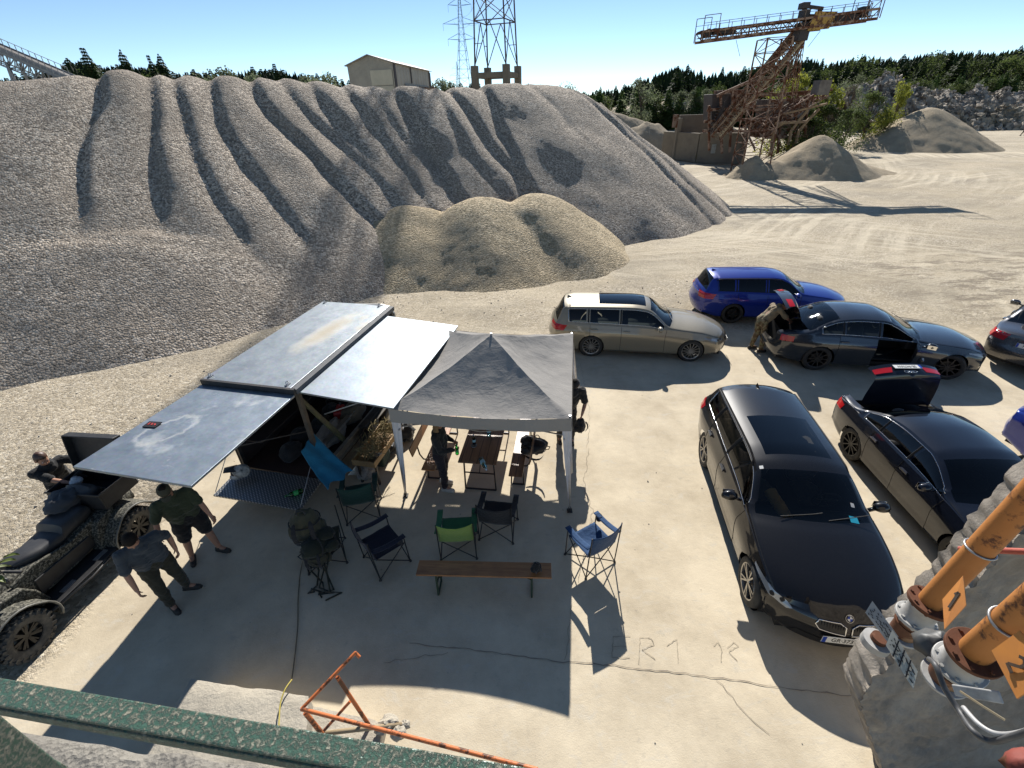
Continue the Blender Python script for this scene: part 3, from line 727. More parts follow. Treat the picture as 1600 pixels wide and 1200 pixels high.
for i in range(4):
    c = cor[i]; f_ = feet[i]; inn = (cor[(i + 1) % 4] - c).normalized(); in2 = (cor[(i - 1) % 4] - c).normalized(); o = MB()
    for d_, w_ in ((inn, .15), (in2, .13)):
        def fn(u, v, d_=d_, w_=w_):
            top = Vector((c.x, c.y, 2.08)); p = top.lerp(f_ + Vector((0, 0, .06)), u)
            ww = w_ * (1 - u) ** .8 + .012
            return p + d_ * (v * ww) + Vector((0, 0, 0)) + (inn + in2) * .01 * sin(v * 14 + u * 3)
        o.grid(22, 9, fn)
    o.build('side_curtain', white_m, tent, smooth=True)
for i in range(4):
    A, B_ = cor[i] * 1.0, cor[(i + 1) % 4]; o = MB()
    for k in range(2):
        a, c = A.lerp(B_, k / 2), A.lerp(B_, (k + 1) / 2)
        ins = (pk - A.lerp(B_, .5)); ins.z = 0; ins = ins.normalized() * .10
        for z0, z1 in ((1.70, 1.95), (1.95, 1.70)):
            o.bar(Vector((a.x, a.y, z0)) + ins, Vector((c.x, c.y, z1)) + ins, .022, .012)
    o.build('truss', pole_m, tent)
o = MB(); o.cyl(Vector((pk.x, pk.y, 1.9)), Vector((pk.x, pk.y, 2.74)), .02); o.build('centre_pole', pole_m, tent)
# ================================================================ beer table and benches
wd = wood('varnished_pine', (.42, .19, .065), (.26, .105, .035), .38)
wd2 = wood('dark_pine', (.27, .14, .07), (.17, .085, .042), .4, planks=2.2)
green_st = worn('green_steel', (.045, .075, .04), (.03, .045, .03), 10, .5, .2)
def ufoot(mb, x, w, h, z0=0.0):
    """folded tube frame of a beer bench: a U with a floor bar"""
    for s in (-1, 1): mb.bar((x, s * w, h), (x, s * (w + .02), z0 + .012), .025)
    mb.bar((x, -w - .02, z0 + .014), (x, w + .02, z0 + .014), .025); mb.bar((x, -w, h - .03), (x, w, h - .03), .025)
    mb.bar((x, 0, z0 + h * .55), (x - .28 * (1 if x > 0 else -1), 0, h - .01), .014)
    mb.bar((x, -w, z0 + h * .55), (x, w, z0 + h * .55), .018)
def plank(L, w, h, th=.028):
    o = MB(); o.box((0, 0, h - th / 2), (L, w, th)); return o
def bench(label, loc, rz, L=2.0, back=0, legm=green_st, woodm=wd, group=None):
    t = thing('beer_bench', label, 'bench', loc, rz, group)
    plank(L, .25, .47).build('seat', woodm, t, bevel=.006)
    for s in (-1, 1):
        o = MB(); ufoot(o, s * (L / 2 - .28), .10, .44); o.build('leg', legm, t)
    if back:
        o = MB(); o.box((0, back * .27, .83), (L, .022, .17), Matrix.Rotation(-back * radians(14), 3, 'X')); o.build('backrest', woodm, t, bevel=.005)
        for s in (-1, 1):
            o = MB(); o.tube([(s * (L / 2 - .32), back * .05, .43), (s * (L / 2 - .32), back * .18, .44), (s * (L / 2 - .32), back * .24, .55), (s * (L / 2 - .32), back * .285, .88)], .014, 6); o.build('bracket', legm, t)
    return t
def heading(a, c): return atan2(c[1] - a[1], c[0] - a[0])
TH = atan2(3.0, .44)      # long axis of the tent, table and benches
d_ = Vector((cos(TH), sin(TH), 0)); n_ = Vector((-sin(TH), cos(TH), 0))
A = at(714.7, 721.6, .77); B_ = at(775.6, 725.3, .77); mid = (A + B_) / 2
tb = mid + d_ * 1.02; tb.z = 0
t = thing('beer_table', 'long brown beer table with folding steel frame under the tent', 'table', tb, TH)
plank(2.04, .69, .77).build('tabletop', wd2, t, bevel=.006)
for s in (-1, 1): o = MB(); ufoot(o, s * .88, .27, .745); o.build('leg', blk_steel, t)
m_ = (at(655.6, 734, .47) + at(681, 734, .47)) / 2 + d_ * 1.0; m_.z = 0
bench('brown beer bench with leaning backrest plank on the left of the table', m_, TH, back=1, legm=blk_steel)
m_ = (at(794.4, 743, .47) + at(816, 744, .47)) / 2 + d_ * 1.0; m_.z = 0
bench('brown beer bench with backrest on the right of the table, carrying a black bag', m_, TH, back=-1, legm=blk_steel, woodm=wd2)
bagp = m_ + d_ * -.25
m_ = (at(649, 898, .47) + at(863.5, 903, .47) + at(656, 873, .47) + at(860, 881, .47)) / 4; m_.z = 0
bench('orange brown beer bench on green legs standing alone in the shade', m_, heading(at(649, 898, .47), at(863.5, 903, .47)), L=1.93)
nb = m_
# bottles and small things
def bottle(name, label, loc, col, h=.30, r=.042, liquid=None, lay=None):
    t = thing(name, label, 'bottle', loc)
    if lay: t.rotation_euler = lay
    g = tinted('pet_' + name + str(round(col[0], 2)), col, .08)
    o = MB(); pr = [(.0, 0), (r * .8, .003), (r, .02)]
    for k in range(6): z = .03 + k * (h * .55) / 6; pr += [(r, z), (r * .93, z + h * .045)]
    pr += [(r, h * .66), (r * .75, h * .78), (.014, h * .9), (.014, h * .95)]
    o.lathe(pr, 16); o.build('body', g, t, smooth=True)
    o = MB(); o.cyl((0, 0, h * .94), (0, 0, h), .016, n=12); o.build('cap', plain('cap_' + ('g' if col[1] > col[0] * 1.5 else 'w'), (.03, .25, .06) if col[1] > col[0] * 1.5 else (.5, .6, .7), .4), t)
    o = MB(); o.lathe([(r * 1.01, h * .28), (r * 1.02, h * .3), (r * 1.02, h * .5), (r * 1.01, h * .52)], 16); o.build('sleeve', plain('sleeve_' + ('g' if col[1] > col[0] * 1.5 else 'w'), (.05, .4, .1) if col[1] > col[0] * 1.5 else (.35, .55, .6), .4), t, smooth=True)
    return t
pale = (.55, .78, .80); grn = (.15, .75, .25)
bottle('water_bottle', 'clear plastic water bottle lying at the near end of the beer table', at(751, 716, .81), pale, .33, .045, lay=(radians(90), 0, radians(20)))
bottle('water_bottle', 'clear plastic water bottle standing further back on the beer table', at(764, 680, .77), pale, .32, .045)
bottle('drink_bottle', 'small dark bottle standing on the left edge of the beer table', at(741, 694, .77), (.08, .05, .03), .22, .032)
bottle('drink_bottle', 'green plastic bottle lying on the metal trailer ramp', at(474, 766, .52), grn, .30, .045, lay=(radians(90), 0, radians(-62)))
t = thing('ashtray', 'small round tray beside the dark bottle on the beer table', 'tray', at(740.5, 697, .77))
o = MB(); o.lathe([(0, .004), (.045, .004), (.055, .02), (.058, .02), (.05, 0), (0, 0)], 20); o.build('dish', pole_m, t, smooth=True)
# ================================================================ bags
blk_cloth = cloth('black_cloth', (.012, .012, .014), (.025, .024, .025), .75); olive_c = cloth('olive_cloth', (.075, .07, .042), (.04, .04, .026)); dolive = cloth('dark_olive', (.028, .032, .02), (.018, .02, .014))
def lump(mb, c, r, seed=0, amp=.25, n=18, m_=12, freq=6, rot=None):
    c = Vector(c); r = Vector(r); vs = []
    for j in range(m_ + 1):
        t = pi * j / m_
        for k in range(n):
            a = 2 * pi * k / n; d = Vector((sin(t) * cos(a), sin(t) * sin(a), cos(t)))
            q = 1 + amp * noise.noise(d * freq * .35 + Vector((seed, 0, 0))) + amp * .5 * noise.noise(d * freq + Vector((0, seed, 0)))
            p = Vector((r.x * d.x, r.y * d.y, r.z * d.z)) * q
            if p.z < -r.z * .75: p.z = -r.z * .75
            vs.append(c + (rot @ p if rot else p))
    return mb.add(vs, [(j * n + k, (j + 1) * n + k, (j + 1) * n + (k + 1) % n, j * n + (k + 1) % n) for j in range(m_) for k in range(n)])
def backpack(label, loc, rz, mat, s=1.0, lie=False, group=None, seed=1):
    t = thing('backpack', label, 'backpack', loc, rz, group, s)
    if lie: t.rotation_euler = (radians(75), 0, rz)
    o = MB(); lump(o, (0, 0, .26), (.18, .14, .27), seed, .22, 22, 16, 5); o.build('main_bag', mat, t, smooth=True)
    o = MB(); lump(o, (0, .13, .17), (.13, .07, .13), seed + 3, .2); o.build('front_pocket', mat, t, smooth=True)
    for sx in (-1, 1):
        o = MB(); lump(o, (sx * .18, .02, .18), (.05, .08, .11), seed + 5 * sx, .2); o.build('side_pocket', mat, t, smooth=True)
        o = MB()
        pts = [(sx * .09, -.13, .46), (sx * .11, -.24, .38), (sx * .11, -.23, .2), (sx * .08, -.14, .06)]
        o.add([Vector(p) + Vector((q * .03, 0, 0)) for p in pts for q in (-1, 1)], [(2 * i, 2 * i + 1, 2 * i + 3, 2 * i + 2) for i in range(3)])
        o.build('shoulder_strap', blk_cloth, t, solid=.01, sub=1)
    o = MB(); o.tube([(-.05, -.05, .5), (-.04, -.05, .56), (.04, -.05, .56), (.05, -.05, .5)], .008, 6); o.build('grab_loop', blk_cloth, t, smooth=True)
    for z in (.12, .34):
        o = MB(); o.tube([(.19 * cos(a), .02 + .17 * sin(a), z) for a in [i * pi / 9 for i in range(19)]], .008, 5, closed=True); o.build('compression_strap', blk_cloth, t)
    return t
backpack('shiny black bag lying crumpled on the right beer bench', bagp + Vector((0, 0, .55)), 1.2, cloth('shiny_black', (.012, .012, .014), (.02, .02, .022), .42), 1.05, True, seed=5)
backpack('small black pouch bag on the right end of the lone beer bench', at(838, 895, .48) + Vector((0, .02, 0)), .4, cloth('pouch_grey', (.022, .023, .024)), .36, seed=9)
# ================================================================ camping chairs
tubem = worn('chair_tube', (.03, .03, .032), (.05, .05, .05), 20, .35, .6)
def camp_chair(label, loc, rz, fab, arm=None, seat=None, tall=1.0, holder=True, back=None):
    t = thing('camping_chair', label, 'camping chair', loc, rz)
    w, d, h = .25, .23, .42 * tall; arm = arm or fab; seat = seat or fab; back = back or fab
    cf = [(-w, d), (w, d), (w, -d), (-w, -d)]
    # crossing tubes on the four sides
    k = 0
    for i in range(4):
        a, c = cf[i], cf[(i + 1) % 4]; o = MB()
        o.cyl((a[0] * 1.12, a[1] * 1.12, .02), (c[0], c[1], h), .0085, n=8); o.cyl((c[0] * 1.12, c[1] * 1.12, .02), (a[0], a[1], h), .0085, n=8)
        o.build('cross_tubes', tubem, t)
    for i, (x, y) in enumerate(cf):
        o = MB(); top = .60 * tall if i < 2 else .86 * tall
        o.cyl((x * 1.12, y * 1.12 if i < 2 else y * 1.12, .02), (x * 1.1, y if i < 2 else y * 1.35, top), .0095, n=8); lg = o.build('leg', tubem, t)
        o = MB(); o.cyl((x * 1.14, y * 1.14, 0), (x * 1.12, y * 1.12, .04), .022, .014, n=10); o.build('foot', black_p, lg)
    def fs(u, v):
        x = lerp(-w, w, u); y = lerp(-d, d, v); q = (1 - (2 * u - 1) ** 2) * (1 - (2 * v - 1) ** 2)
        return Vector((x, y, h - .06 * q + .006 * noise.noise(Vector((x * 12, y * 12, h)))))
    o = MB(); o.grid(12, 12, fs); o.build('seat', seat, t, smooth=True, solid=.006)
    def fb(u, v):
        x = lerp(-w * 1.08, w * 1.08, u); z = lerp(h - .01, .86 * tall, v); y = -d * lerp(1.0, 1.36, v) - .06 * (1 - (2 * u - 1) ** 2) * (.4 + .6 * v)
        z -= .03 * (1 - (2 * u - 1) ** 2) * v
        return Vector((x, y + .006 * noise.noise(Vector((x * 11, z * 11, 2))), z))
    o = MB(); o.grid(14, 10, fb); o.build('backrest', back, t, smooth=True, solid=.006)
    for s in (-1, 1):
        def fa(u, v, s=s):
            y = lerp(d * 1.1, -d * 1.22, u); x = s * (w * 1.1 + lerp(-.045, .045, v)); z = .60 * tall - .035 * sin(pi * u) + .05 * u
            return Vector((x, y, z))
        o = MB(); o.grid(10, 4, fa); a_ = o.build('armrest', arm, t, smooth=True, solid=.008)
        if holder and s > 0:
            o = MB(); o.lathe([(.036, -.10), (.042, 0), (.046, .0), (.04, -.1)], 14, (s * w * 1.1, d * .72, .60 * tall)); o.build('cup_holder', blk_cloth, a_, smooth=True)
    return t
def H_(deg): return radians(deg)
ccb = cloth('blue_fabric', (.018, .06, .15), (.012, .04, .10), .85); ccn = cloth('navy_fabric', (.014, .015, .028), (.02, .02, .032), .8)
ccg = cloth('green_fabric', (.04, .16, .07), (.03, .12, .05), .8); ccl = cloth('lime_fabric', (.19, .29, .07), (.15, .23, .05), .8); ccd = cloth('bottle_green_fabric', (.012, .05, .035), (.01, .04, .03), .8)
def chair_at(px, py, z, deg, *a, **k):
    p = at(px, py, z); p.z = 0; return camp_chair(a[0], p, H_(deg), *a[1:], **k)
# local +Y is where the sitter faces
bc = chair_at(924, 842, .45, 30, 'blue folding camping chair standing alone in the sun right of the tent', ccb, tall=1.08)
chair_at(598, 846, .42, -50, 'black folding camping chair turned to the right, between the gear pile and the green chair', ccn)
chair_at(715, 826, .42, 2, 'green camping chair with lime green backrest in front of the tent', ccg, back=ccl)
chair_at(778, 800, .42, -10, 'black camping chair right beside the green one, facing the table', blk_cloth)
chair_at(563, 772, .42, 12, 'bottle green camping chair beside the end of the trailer ramp', ccd, tall=1.05)
gc = chair_at(503, 842, .40, 200, 'folding camping chair buried under backpacks and webbing near the ramp', olive_c, holder=False, tall=.85)
gp_ = gc.location.copy()
for q in list(gc.children):
    if q.name.startswith(('backrest', 'armrest')):
        for c in list(q.children): bpy.data.objects.remove(c)
        bpy.data.objects.remove(q)
backpack('olive green backpack on the left of the piled camping chair', gp_ + Vector((-.16, -.02, .42)), .3, olive_c, 1.2, seed=21)
backpack('dark olive backpack lying on the right of the piled camping chair', gp_ + Vector((.2, .05, .42)), -.6, dolive, 1.1, True, seed=33)
backpack('dark olive pouch bag hanging off the front of the piled camping chair', gp_ + Vector((.02, -.30, .16)), .1, olive_c, .85, seed=41)
o = MB()
for k in range(5):
    a0 = gp_ + Vector((.02 + .07 * k - .12, -.18, .48)); pts = [a0, a0 + Vector((.02, -.14, -.12)), a0 + Vector((.06 * sin(k), -.2, -.34)), Vector((a0.x + .1 * cos(k * 2) + .1, a0.y - .34 - .04 * k, .03)), Vector((a0.x + .16 * cos(k * 3) + .12, a0.y - .5, .015)), Vector((a0.x + .05, a0.y - .42 - .05 * k, .012))]
    o.tube([Vector(p) for p in pts], .014, 6)
tag(o.build('webbing_harness', dolive, smooth=True), 'dark webbing harness with straps trailing from the gear pile onto the slab', 'harness')
def smooth_path(pts, k=8):
    out = []
    for i in range(len(pts) - 1):
        p0, p1, p2, p3 = (Vector(pts[max(0, min(len(pts) - 1, j))]) for j in (i - 1, i, i + 1, i + 2))
        for q in range(k):
            t = q / k; out.append(.5 * ((2 * p1) + (p2 - p0) * t + (2 * p0 - 5 * p1 + 4 * p2 - p3) * t * t + (3 * p1 - p0 - 3 * p2 + p3) * t**3))
    return out + [Vector(pts[-1])]
o = MB(); o.tube(smooth_path([at(482, 850, .3), at(471, 885, .02), at(466, 930, .015), at(465, 980, .015), at(460, 1030, .015), at(456, 1060, .02)]), .008, 7)
tag(o.build('hose', worn('hose_rubber', (.20, .17, .11), (.12, .10, .07), 12, .6), smooth=True), 'thin brown hose running over the shaded slab from the gear pile to the steps', 'hose')
o = MB(); o.tube(smooth_path([at(456, 1062, .5), at(445, 1078, .53), at(438, 1100, .52), at(436, 1128, .52), at(434, 1150, .52)]), .008, 7)
tag(o.build('cord', plain('yellow_cord', (.45, .36, .06), .6), smooth=True), 'thin yellow cord lying across the top of the concrete steps', 'cord')
# ================================================================ box trailer
def galv(name, c1, c2, dirt, rough, dirt_amt=.6, loc=(0, 0, 0), stain=None):
    t = NT(name); O = t.mapp(t.obj(), loc=loc)
    c = t.mix(c1, c2, t.ramp(t.noise(3, 6, .65, O), [(.35, 0.0), (.65, 1.0)]))
    sp = t.voro(28, O, out='Color'); c = t.mix(c, sp, .05, 'OVERLAY')
    d1 = t.ramp(t.noise(.7, 5, .65, O), [(.55, 0.0), (.68, 1.0)])
    d2 = t.ramp(t.noise(5, 8, .8, t.mapp(O, (1, .3, 1), (0, 0, .5)), 1.5), [(.60, 0.0), (.66, 1.0)])
    d = t.math('MULTIPLY', t.math('MAXIMUM', d1, t.math('MULTIPLY', d2, .6)), dirt_amt)
    c = t.mix(c, dirt, d)
    if stain:
        cx, cy, ax_, ay_, rot, ring = stain; q = t.mapp(t.obj(), rot=(0, 0, 0), loc=(-cx, -cy, 0)); q = t.mapp(q, rot=(0, 0, rot)); q = t.mapp(q, (1 / ax_, 1 / ay_, 0)); ln = t.n('VectorMath'); ln.operation = 'LENGTH'; t.l(q, ln.inputs[0])
        e = t.math('ADD', ln.outputs['Value'], t.math('MULTIPLY', t.math('SUBTRACT', t.noise(4, 6, .7), .5), .9))
        k = t.ramp(e, [(.5, 0.0), (.72, 0.0), (.85, .32), (1.0, 0.0)]) if ring else t.ramp(e, [(.15, .75), (1.0, 0.0)])
        c = t.mix(c, dirt, k); d = t.math('MAXIMUM', d, k)
    t.set(col=c, metal=t.math('SUBTRACT', .85, t.math('MINIMUM', d, .85)))
    r = t.math('ADD', rough, t.math('ADD', t.math('MULTIPLY', t.noise(8, 5, .7, O), .14), t.math('MULTIPLY', d, .4)))
    t.set(rough=r); t.bump(t.noise(2.5, 3, .5, O), .012, .5); return t.m
roof_m = galv('roof_sheet', (.36, .39, .41), (.28, .31, .33), (.47, .40, .28), .42, .6, stain=(2.05, -.15, 1.15, .30, radians(6), False)); flap_m = galv('flap_sheet', (.31, .35, .39), (.23, .27, .31), (.5, .48, .44), .42, .5, (3, 1, 5), stain=(-1.35, .25, .45, .28, .3, True)); side_m = galv('side_sheet', (.26, .295, .33), (.22, .25, .285), (.42, .42, .42), .45, .3, (9, 4, 2))
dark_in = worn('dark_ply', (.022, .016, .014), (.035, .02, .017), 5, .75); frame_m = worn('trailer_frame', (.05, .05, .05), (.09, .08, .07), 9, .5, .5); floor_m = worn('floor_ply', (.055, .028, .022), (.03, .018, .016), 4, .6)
f_ = Vector((.235, .972, 0)).normalized(); r_ = Vector((f_.y, -f_.x, 0)); RR = Vector((-3.42, 6.27, 0))
TO = RR - r_ * .875; TR = atan2(f_.y, f_.x)
tr = thing('box_trailer', 'grey metal box trailer with its back and side flaps raised over an open dark interior', 'trailer', TO, TR)
# local: x forward, y left, rear edge x=0
Lt, Wt, Ht, Fl = 3.5, .875, 2.4, .48
o = MB(); prof = [(-Wt + .09, Ht - .10), (-Wt + .09, Ht), (Wt, Ht), (Wt, Ht - .10)]
o.prism([(a_, z_) for a_, z_ in prof], ((Lt / 2, 0, 0), (0, 1, 0), (0, 0, 1)), Lt + .06); o.build('roof', roof_m, tr, bevel=.006)
o = MB(); o.box((Lt / 2, -Wt + .035, Ht - .055), (Lt + .06, .105, .09)); o.build('side_gutter', worn('gutter_grey', (.13, .135, .14), (.09, .09, .09), 6, .65, .2), tr, bevel=.004)
o = MB(); o.bar((-.055, -Wt, Ht - .05), (-.055, Wt, Ht - .05), .05, .12); o.build('rear_gutter', frame_m, tr)
for x, y in ((.06, Wt - .08), (.06, -Wt + .2), (Lt - .05, -Wt + .3), (Lt - .05, Wt - .1)):
    o = MB(); o.tube([(x + .03 * cos(a), y, Ht + .035 + .03 * sin(a)) for a in [i * pi / 5 for i in range(10)]], .007, 6, True); o.box((x, y, Ht + .008), (.09, .05, .012)); o.build('lashing_ring', pole_m, tr)
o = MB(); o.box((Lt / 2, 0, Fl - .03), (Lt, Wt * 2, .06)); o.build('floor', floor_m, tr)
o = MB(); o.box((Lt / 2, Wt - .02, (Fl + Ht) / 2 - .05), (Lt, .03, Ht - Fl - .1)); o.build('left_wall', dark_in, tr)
pf = [(-Wt, Fl), (Wt, Fl), (Wt, Ht - .1), (Wt, Ht - .06), (-Wt + .3, Ht + .02), (-Wt + .1, Ht - .02), (-Wt, Ht - .18)]
o = MB(); o.prism(pf, ((Lt + .04, 0, 0), (0, 1, 0), (0, 0, 1)), .05); o.build('front_wall', worn('alu_dust', (.42, .41, .38), (.32, .31, .28), 4, .5, .3), tr)
o = MB(); o.cyl((Lt + .065, -Wt + .22, Ht - .12), (Lt + .13, -Wt + .22, Ht - .12), .05, n=16); o.build('lamp', black_p, tr)
for x, y in ((.04, Wt - .04), (.04, -Wt + .04), (Lt - .05, -Wt + .04)):
    o = MB(); o.box((x, y, (Fl + Ht) / 2 - .04), (.07, .07, Ht - Fl - .08)); o.build('corner_post', frame_m, tr)
o = MB(); o.bar((0, -Wt + .05, .5), (.0, -Wt + .05, .5), .05); o.bar((.05, -Wt + .08, Ht - .2), (.9, -Wt + .08, Fl + .1), .045); o.bar((.1, -Wt + .13, Ht - .2), (1.0, -Wt + .13, Fl + .1), .04); o.build('side_brace', worn('yellow_brace', (.12, .12, .05), (.05, .05, .04), 7, .6), tr)
o = MB(); o.box((Lt / 2, -Wt + .02, Fl + .10), (Lt - .1, .03, .24)); o.box((Lt / 2, -Wt - .005, Fl + .20), (Lt - .1, .06, .03)); o.box((Lt / 2, -Wt - .005, Fl + .02), (Lt - .1, .06, .03)); o.build('side_board', worn('alu_rail', (.42, .43, .43), (.28, .28, .27), 6, .35, .8), tr)
o = MB(); o.bar((.5, -Wt + .25, Fl + .35), (3.1, -Wt + .25, Fl + .35), .10, .06); o.bar((.4, -Wt + .38, Fl + .22), (3.0, -Wt + .38, Fl + .22), .08, .05); o.build('inner_rail', worn('alu_rail', (.4, .4, .4)), tr)
for z in (1.0, 1.5):
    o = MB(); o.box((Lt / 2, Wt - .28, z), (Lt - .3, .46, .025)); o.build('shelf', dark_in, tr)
# flaps
back_l = [at(138, 730, 2.36), at(313, 748, 2.36)]
hl, hr = Vector((-.085, Wt, Ht - .10)), Vector((-.06, -Wt, Ht - .03))
o = MB(); o.prism([(0, 0), (1.75, 0), (1.75, 2.18), (0, 2.18)], (hl + Vector((0, 0, .0)), (0, -1, 0), (-1, -.09, .065)), .035)
fl = o.build('rear_flap', flap_m, tr, bevel=.004)
o = MB(); o.box((-1.28, .55, Ht + .01), (.13, .20, .012), radians(6)); lb = o.build('label_plate', plain('label_black', (.015, .013, .014), .5), fl)
o = MB()
for k in range(3): o.box((-1.28, .60 - .05 * k, Ht + .02), (.05, .022, .004), radians(6 + 20 * k))
o.build('label_mark', plain('label_red', (.45, .04, .03), .5), fl)
hp = [(.0, -Wt + .02, Ht - .10), (Lt - .25, -Wt - .05, Ht - .07)]
o = MB(); oo = Vector(hp[0]); o.prism([(0, 0), (Lt - .35, 0), (Lt - .35, 1.64), (0, 1.64)], (oo + Vector((.02, 0, 0)), (1, 0, 0), (0, -1, -.07)), .03)
sf = o.build('side_flap', side_m, tr, bevel=.004)
for x in (.5, 2.6):
    o = MB(); o.cyl((x, -Wt + .03, 1.55), (x, -Wt - 1.25, Ht - .28), .013, n=8); o.build('gas_strut', pole_m, sf)
for s in (-1, 1):
    o = MB(); o.cyl((.04, s * (Wt - .1), 1.5), (-1.5, s * (Wt - .12), Ht - .07), .010, n=8); o.build('gas_strut', frame_m, fl)
# ramp with raised pattern
dm = NT('chequer_plate'); v_ = dm.wave(7, dm.mapp(dm.obj(), rot=(0, 0, radians(45))), 0, 0); v2 = dm.wave(7, dm.mapp(dm.obj(), rot=(0, 0, radians(-45))), 0, 0)
hh = dm.ramp(dm.math('MULTIPLY', v_, v2), [(.35, 0.0), (.6, 1.0)])
dm.set(col=dm.mix((.15, .16, .17), (.46, .47, .48), hh), metal=.7, rough=.45); dm.bump(hh, .01)
o = MB(); o.prism([(0, 0), (1.72, 0), (1.72, .70), (0, .70)], ((-.03, Wt - .01, Fl - .01), (0, -1, 0), (-1, 0, -.06)), .035)
rp = o.build('ramp', dm.m, tr, bevel=.004)
for s in (-1, 1):
    o = MB(); o.cyl((.03, s * (Wt - .03), 1.15), (-.68, s * (Wt - .03), Fl + .0), .007, n=6); o.build('chain', pole_m, rp)
for s in (-1, 1):
    for x in (1.45, 2.2):
        o = MB(); o.lathe([(.14, -.08), (.24, -.085), (.30, -.06), (.31, 0), (.30, .06), (.24, .085), (.14, .08)], 28, (x, s * (Wt + .14), .31), 'Y'); w_ = o.build('wheel', black_p, tr, smooth=True)
        o = MB(); o.lathe([(0, s * .05), (.05, s * .06), (.10, s * .03), (.15, s * .075), (.15, -s * .07)], 20, (x, s * (Wt + .14), .31), 'Y'); o.build('rim', pole_m, w_, smooth=True)
    o = MB(); o.tube([(x_, s * (Wt + .14), z_) for x_, z_ in ((1.05, .32), (1.1, .62), (1.3, .70), (2.35, .70), (2.55, .62), (2.6, .32))], .02, 6); o.box((1.825, s * (Wt + .14), .70), (1.1, .26, .02)); o.build('mudguard', frame_m, tr)
o = MB(); o.bar((Lt, .4, .42), (Lt + 1.1, 0, .42), .08, .1); o.bar((Lt, -.4, .42), (Lt + 1.1, 0, .42), .08, .1); o.cyl((Lt + .9, .08, .0), (Lt + .9, .08, .7), .03); o.build('drawbar', frame_m, tr)
# stowed and leaning goods
redm = plain('red_paint', (.30, .02, .02), .5)
M_ = Matrix.Translation(TO) @ Matrix.Rotation(TR, 4, 'Z')
def tl(x, y, z): return M_ @ Vector((x, y, z))
def canister(label, loc, rz, mat):
    t = thing('jerrycan', label, 'jerrycan', loc, rz); o = MB(); o.box((0, 0, .2), (.34, .17, .38)); o.build('body', mat, t, bevel=.03)
    o = MB(); o.tube([(-.12, 0, .39), (-.12, 0, .44), (.06, 0, .44), (.06, 0, .39)], .012, 6); o.build('handle', mat, t)
    o = MB(); o.cyl((.13, 0, .38), (.15, 0, .44), .025); o.build('cap', black_p, t)
canister('red fuel can on the upper shelf inside the trailer', tl(1.2, .4, 1.515), TR, redm)
canister('red fuel can on the trailer floor behind the side board', tl(1.6, -.3, Fl), TR + .3, redm)
o = MB(); lump(o, tl(1.0, -.45, Fl + .2), (.45, .22, .2), 3, .3, 26, 16, rot=Matrix.Rotation(TR, 3, 'Z')); tag(o.build('cloth_bundle', cloth('grey_bundle', (.22, .20, .18)), smooth=True), 'pale grey fabric bundle lying behind the side board of the trailer', 'bundle')
o = MB(); lump(o, tl(1.7, -.55, Fl + .25), (.35, .2, .2), 8, .3, 22, 14, rot=Matrix.Rotation(TR, 3, 'Z')); tag(o.build('cloth_bundle', cloth('brown_bundle', (.12, .10, .07)), smooth=True), 'brown fabric bundle further forward inside the open trailer side', 'bundle')
o = MB()
for k in range(5): lump(o, tl(.4 + .45 * k, .05 + .12 * sin(k * 2), Fl + .16), (.2, .24, .17), k * 3, .2)
tag(o.build('duffel_bag', blk_cloth, smooth=True), 'long black duffel bag in the dark back of the trailer', 'bag')
# crate of twigs beside the trailer
cp = at(590, 690, .62); cp.z = 0
t = thing('wooden_crate', 'shallow wooden crate on a stand heaped with dry camouflage twigs beside the trailer', 'crate', cp, TR)
cw = wood('crate_wood', (.40, .26, .12), (.27, .17, .08), .7)
o = MB(); o.box((0, 0, .50), (1.15, .42, .02)); o.build('bottom', cw, t)
for s in (-1, 1): o = MB(); o.box((0, s * .22, .56), (1.15, .02, .12)); o.build('side_board', cw, t); o = MB(); o.box((s * .585, 0, .56), (.02, .46, .12)); o.build('end_board', cw, t)
for x, y in ((-.5, -.18), (.5, -.18), (.5, .18), (-.5, .18)): o = MB(); o.box((x, y, .24), (.04, .04, .5)); o.build('leg', blk_steel, t)
o = MB(); tw = worn('dry_twigs', (.33, .26, .12), (.16, .13, .06), 20, .9)
for k in range(420):
    p = Vector((R.uniform(-.5, .5), R.gauss(0, .11), R.uniform(.58, .84) - abs(R.gauss(0, .05)))); d = Vector((R.gauss(0, 1), R.gauss(0, .7), R.gauss(0, .35))).normalized() * R.uniform(.05, .13)
    o.tube([p - d, p + Vector((0, 0, .02)), p + d], .005, 4)
q_ = o.build('twig_heap', tw, t); tag(q_, kind='stuff')
def sack(label, p, r, mat, seed, name='sack', cat='sack', rot=None):
    o = MB(); lump(o, (0, 0, r[2] * .75), r, seed, .3, 26, 18, 7, rot); q = o.build(name, mat, smooth=True, loc=p); tag(q, label, cat); return q
shb = cloth('bin_bag', (.012, .012, .014), (.02, .02, .02), .35, 9)
sack('shiny black bin bag behind the left front leg of the tent', at(634, 683), (.2, .24, .2), shb, 4); sack('black bin bag next to the twig crate, left of the other one', at(604, 706), (.2, .22, .16), shb, 14)
film = NT('clear_film'); film.set(col=(.55, .55, .55), rough=.18, trans=.5, ior=1.3); film.bump(film.noise(9, 5, .7, None, 2), .06); film = film.m
sack('crumpled transparent plastic bag behind the bottle green chair', at(574, 742), (.2, .22, .2), film, 24, 'plastic_bag', 'plastic bag')
o = MB()
for k in range(7): o.cyl(at(545 + k * 3, 742, .1), at(575 + k * 3.5, 708, .5 + .03 * k), .012, n=6)
tag(o.build('tent_poles', pole_m), 'bundle of thin steel poles leaning beside the trailer wheel', 'poles')
canister('dark green jerrycan on the ground under the twig crate', at(600, 722), TR, cloth('can_green', (.02, .04, .03)))
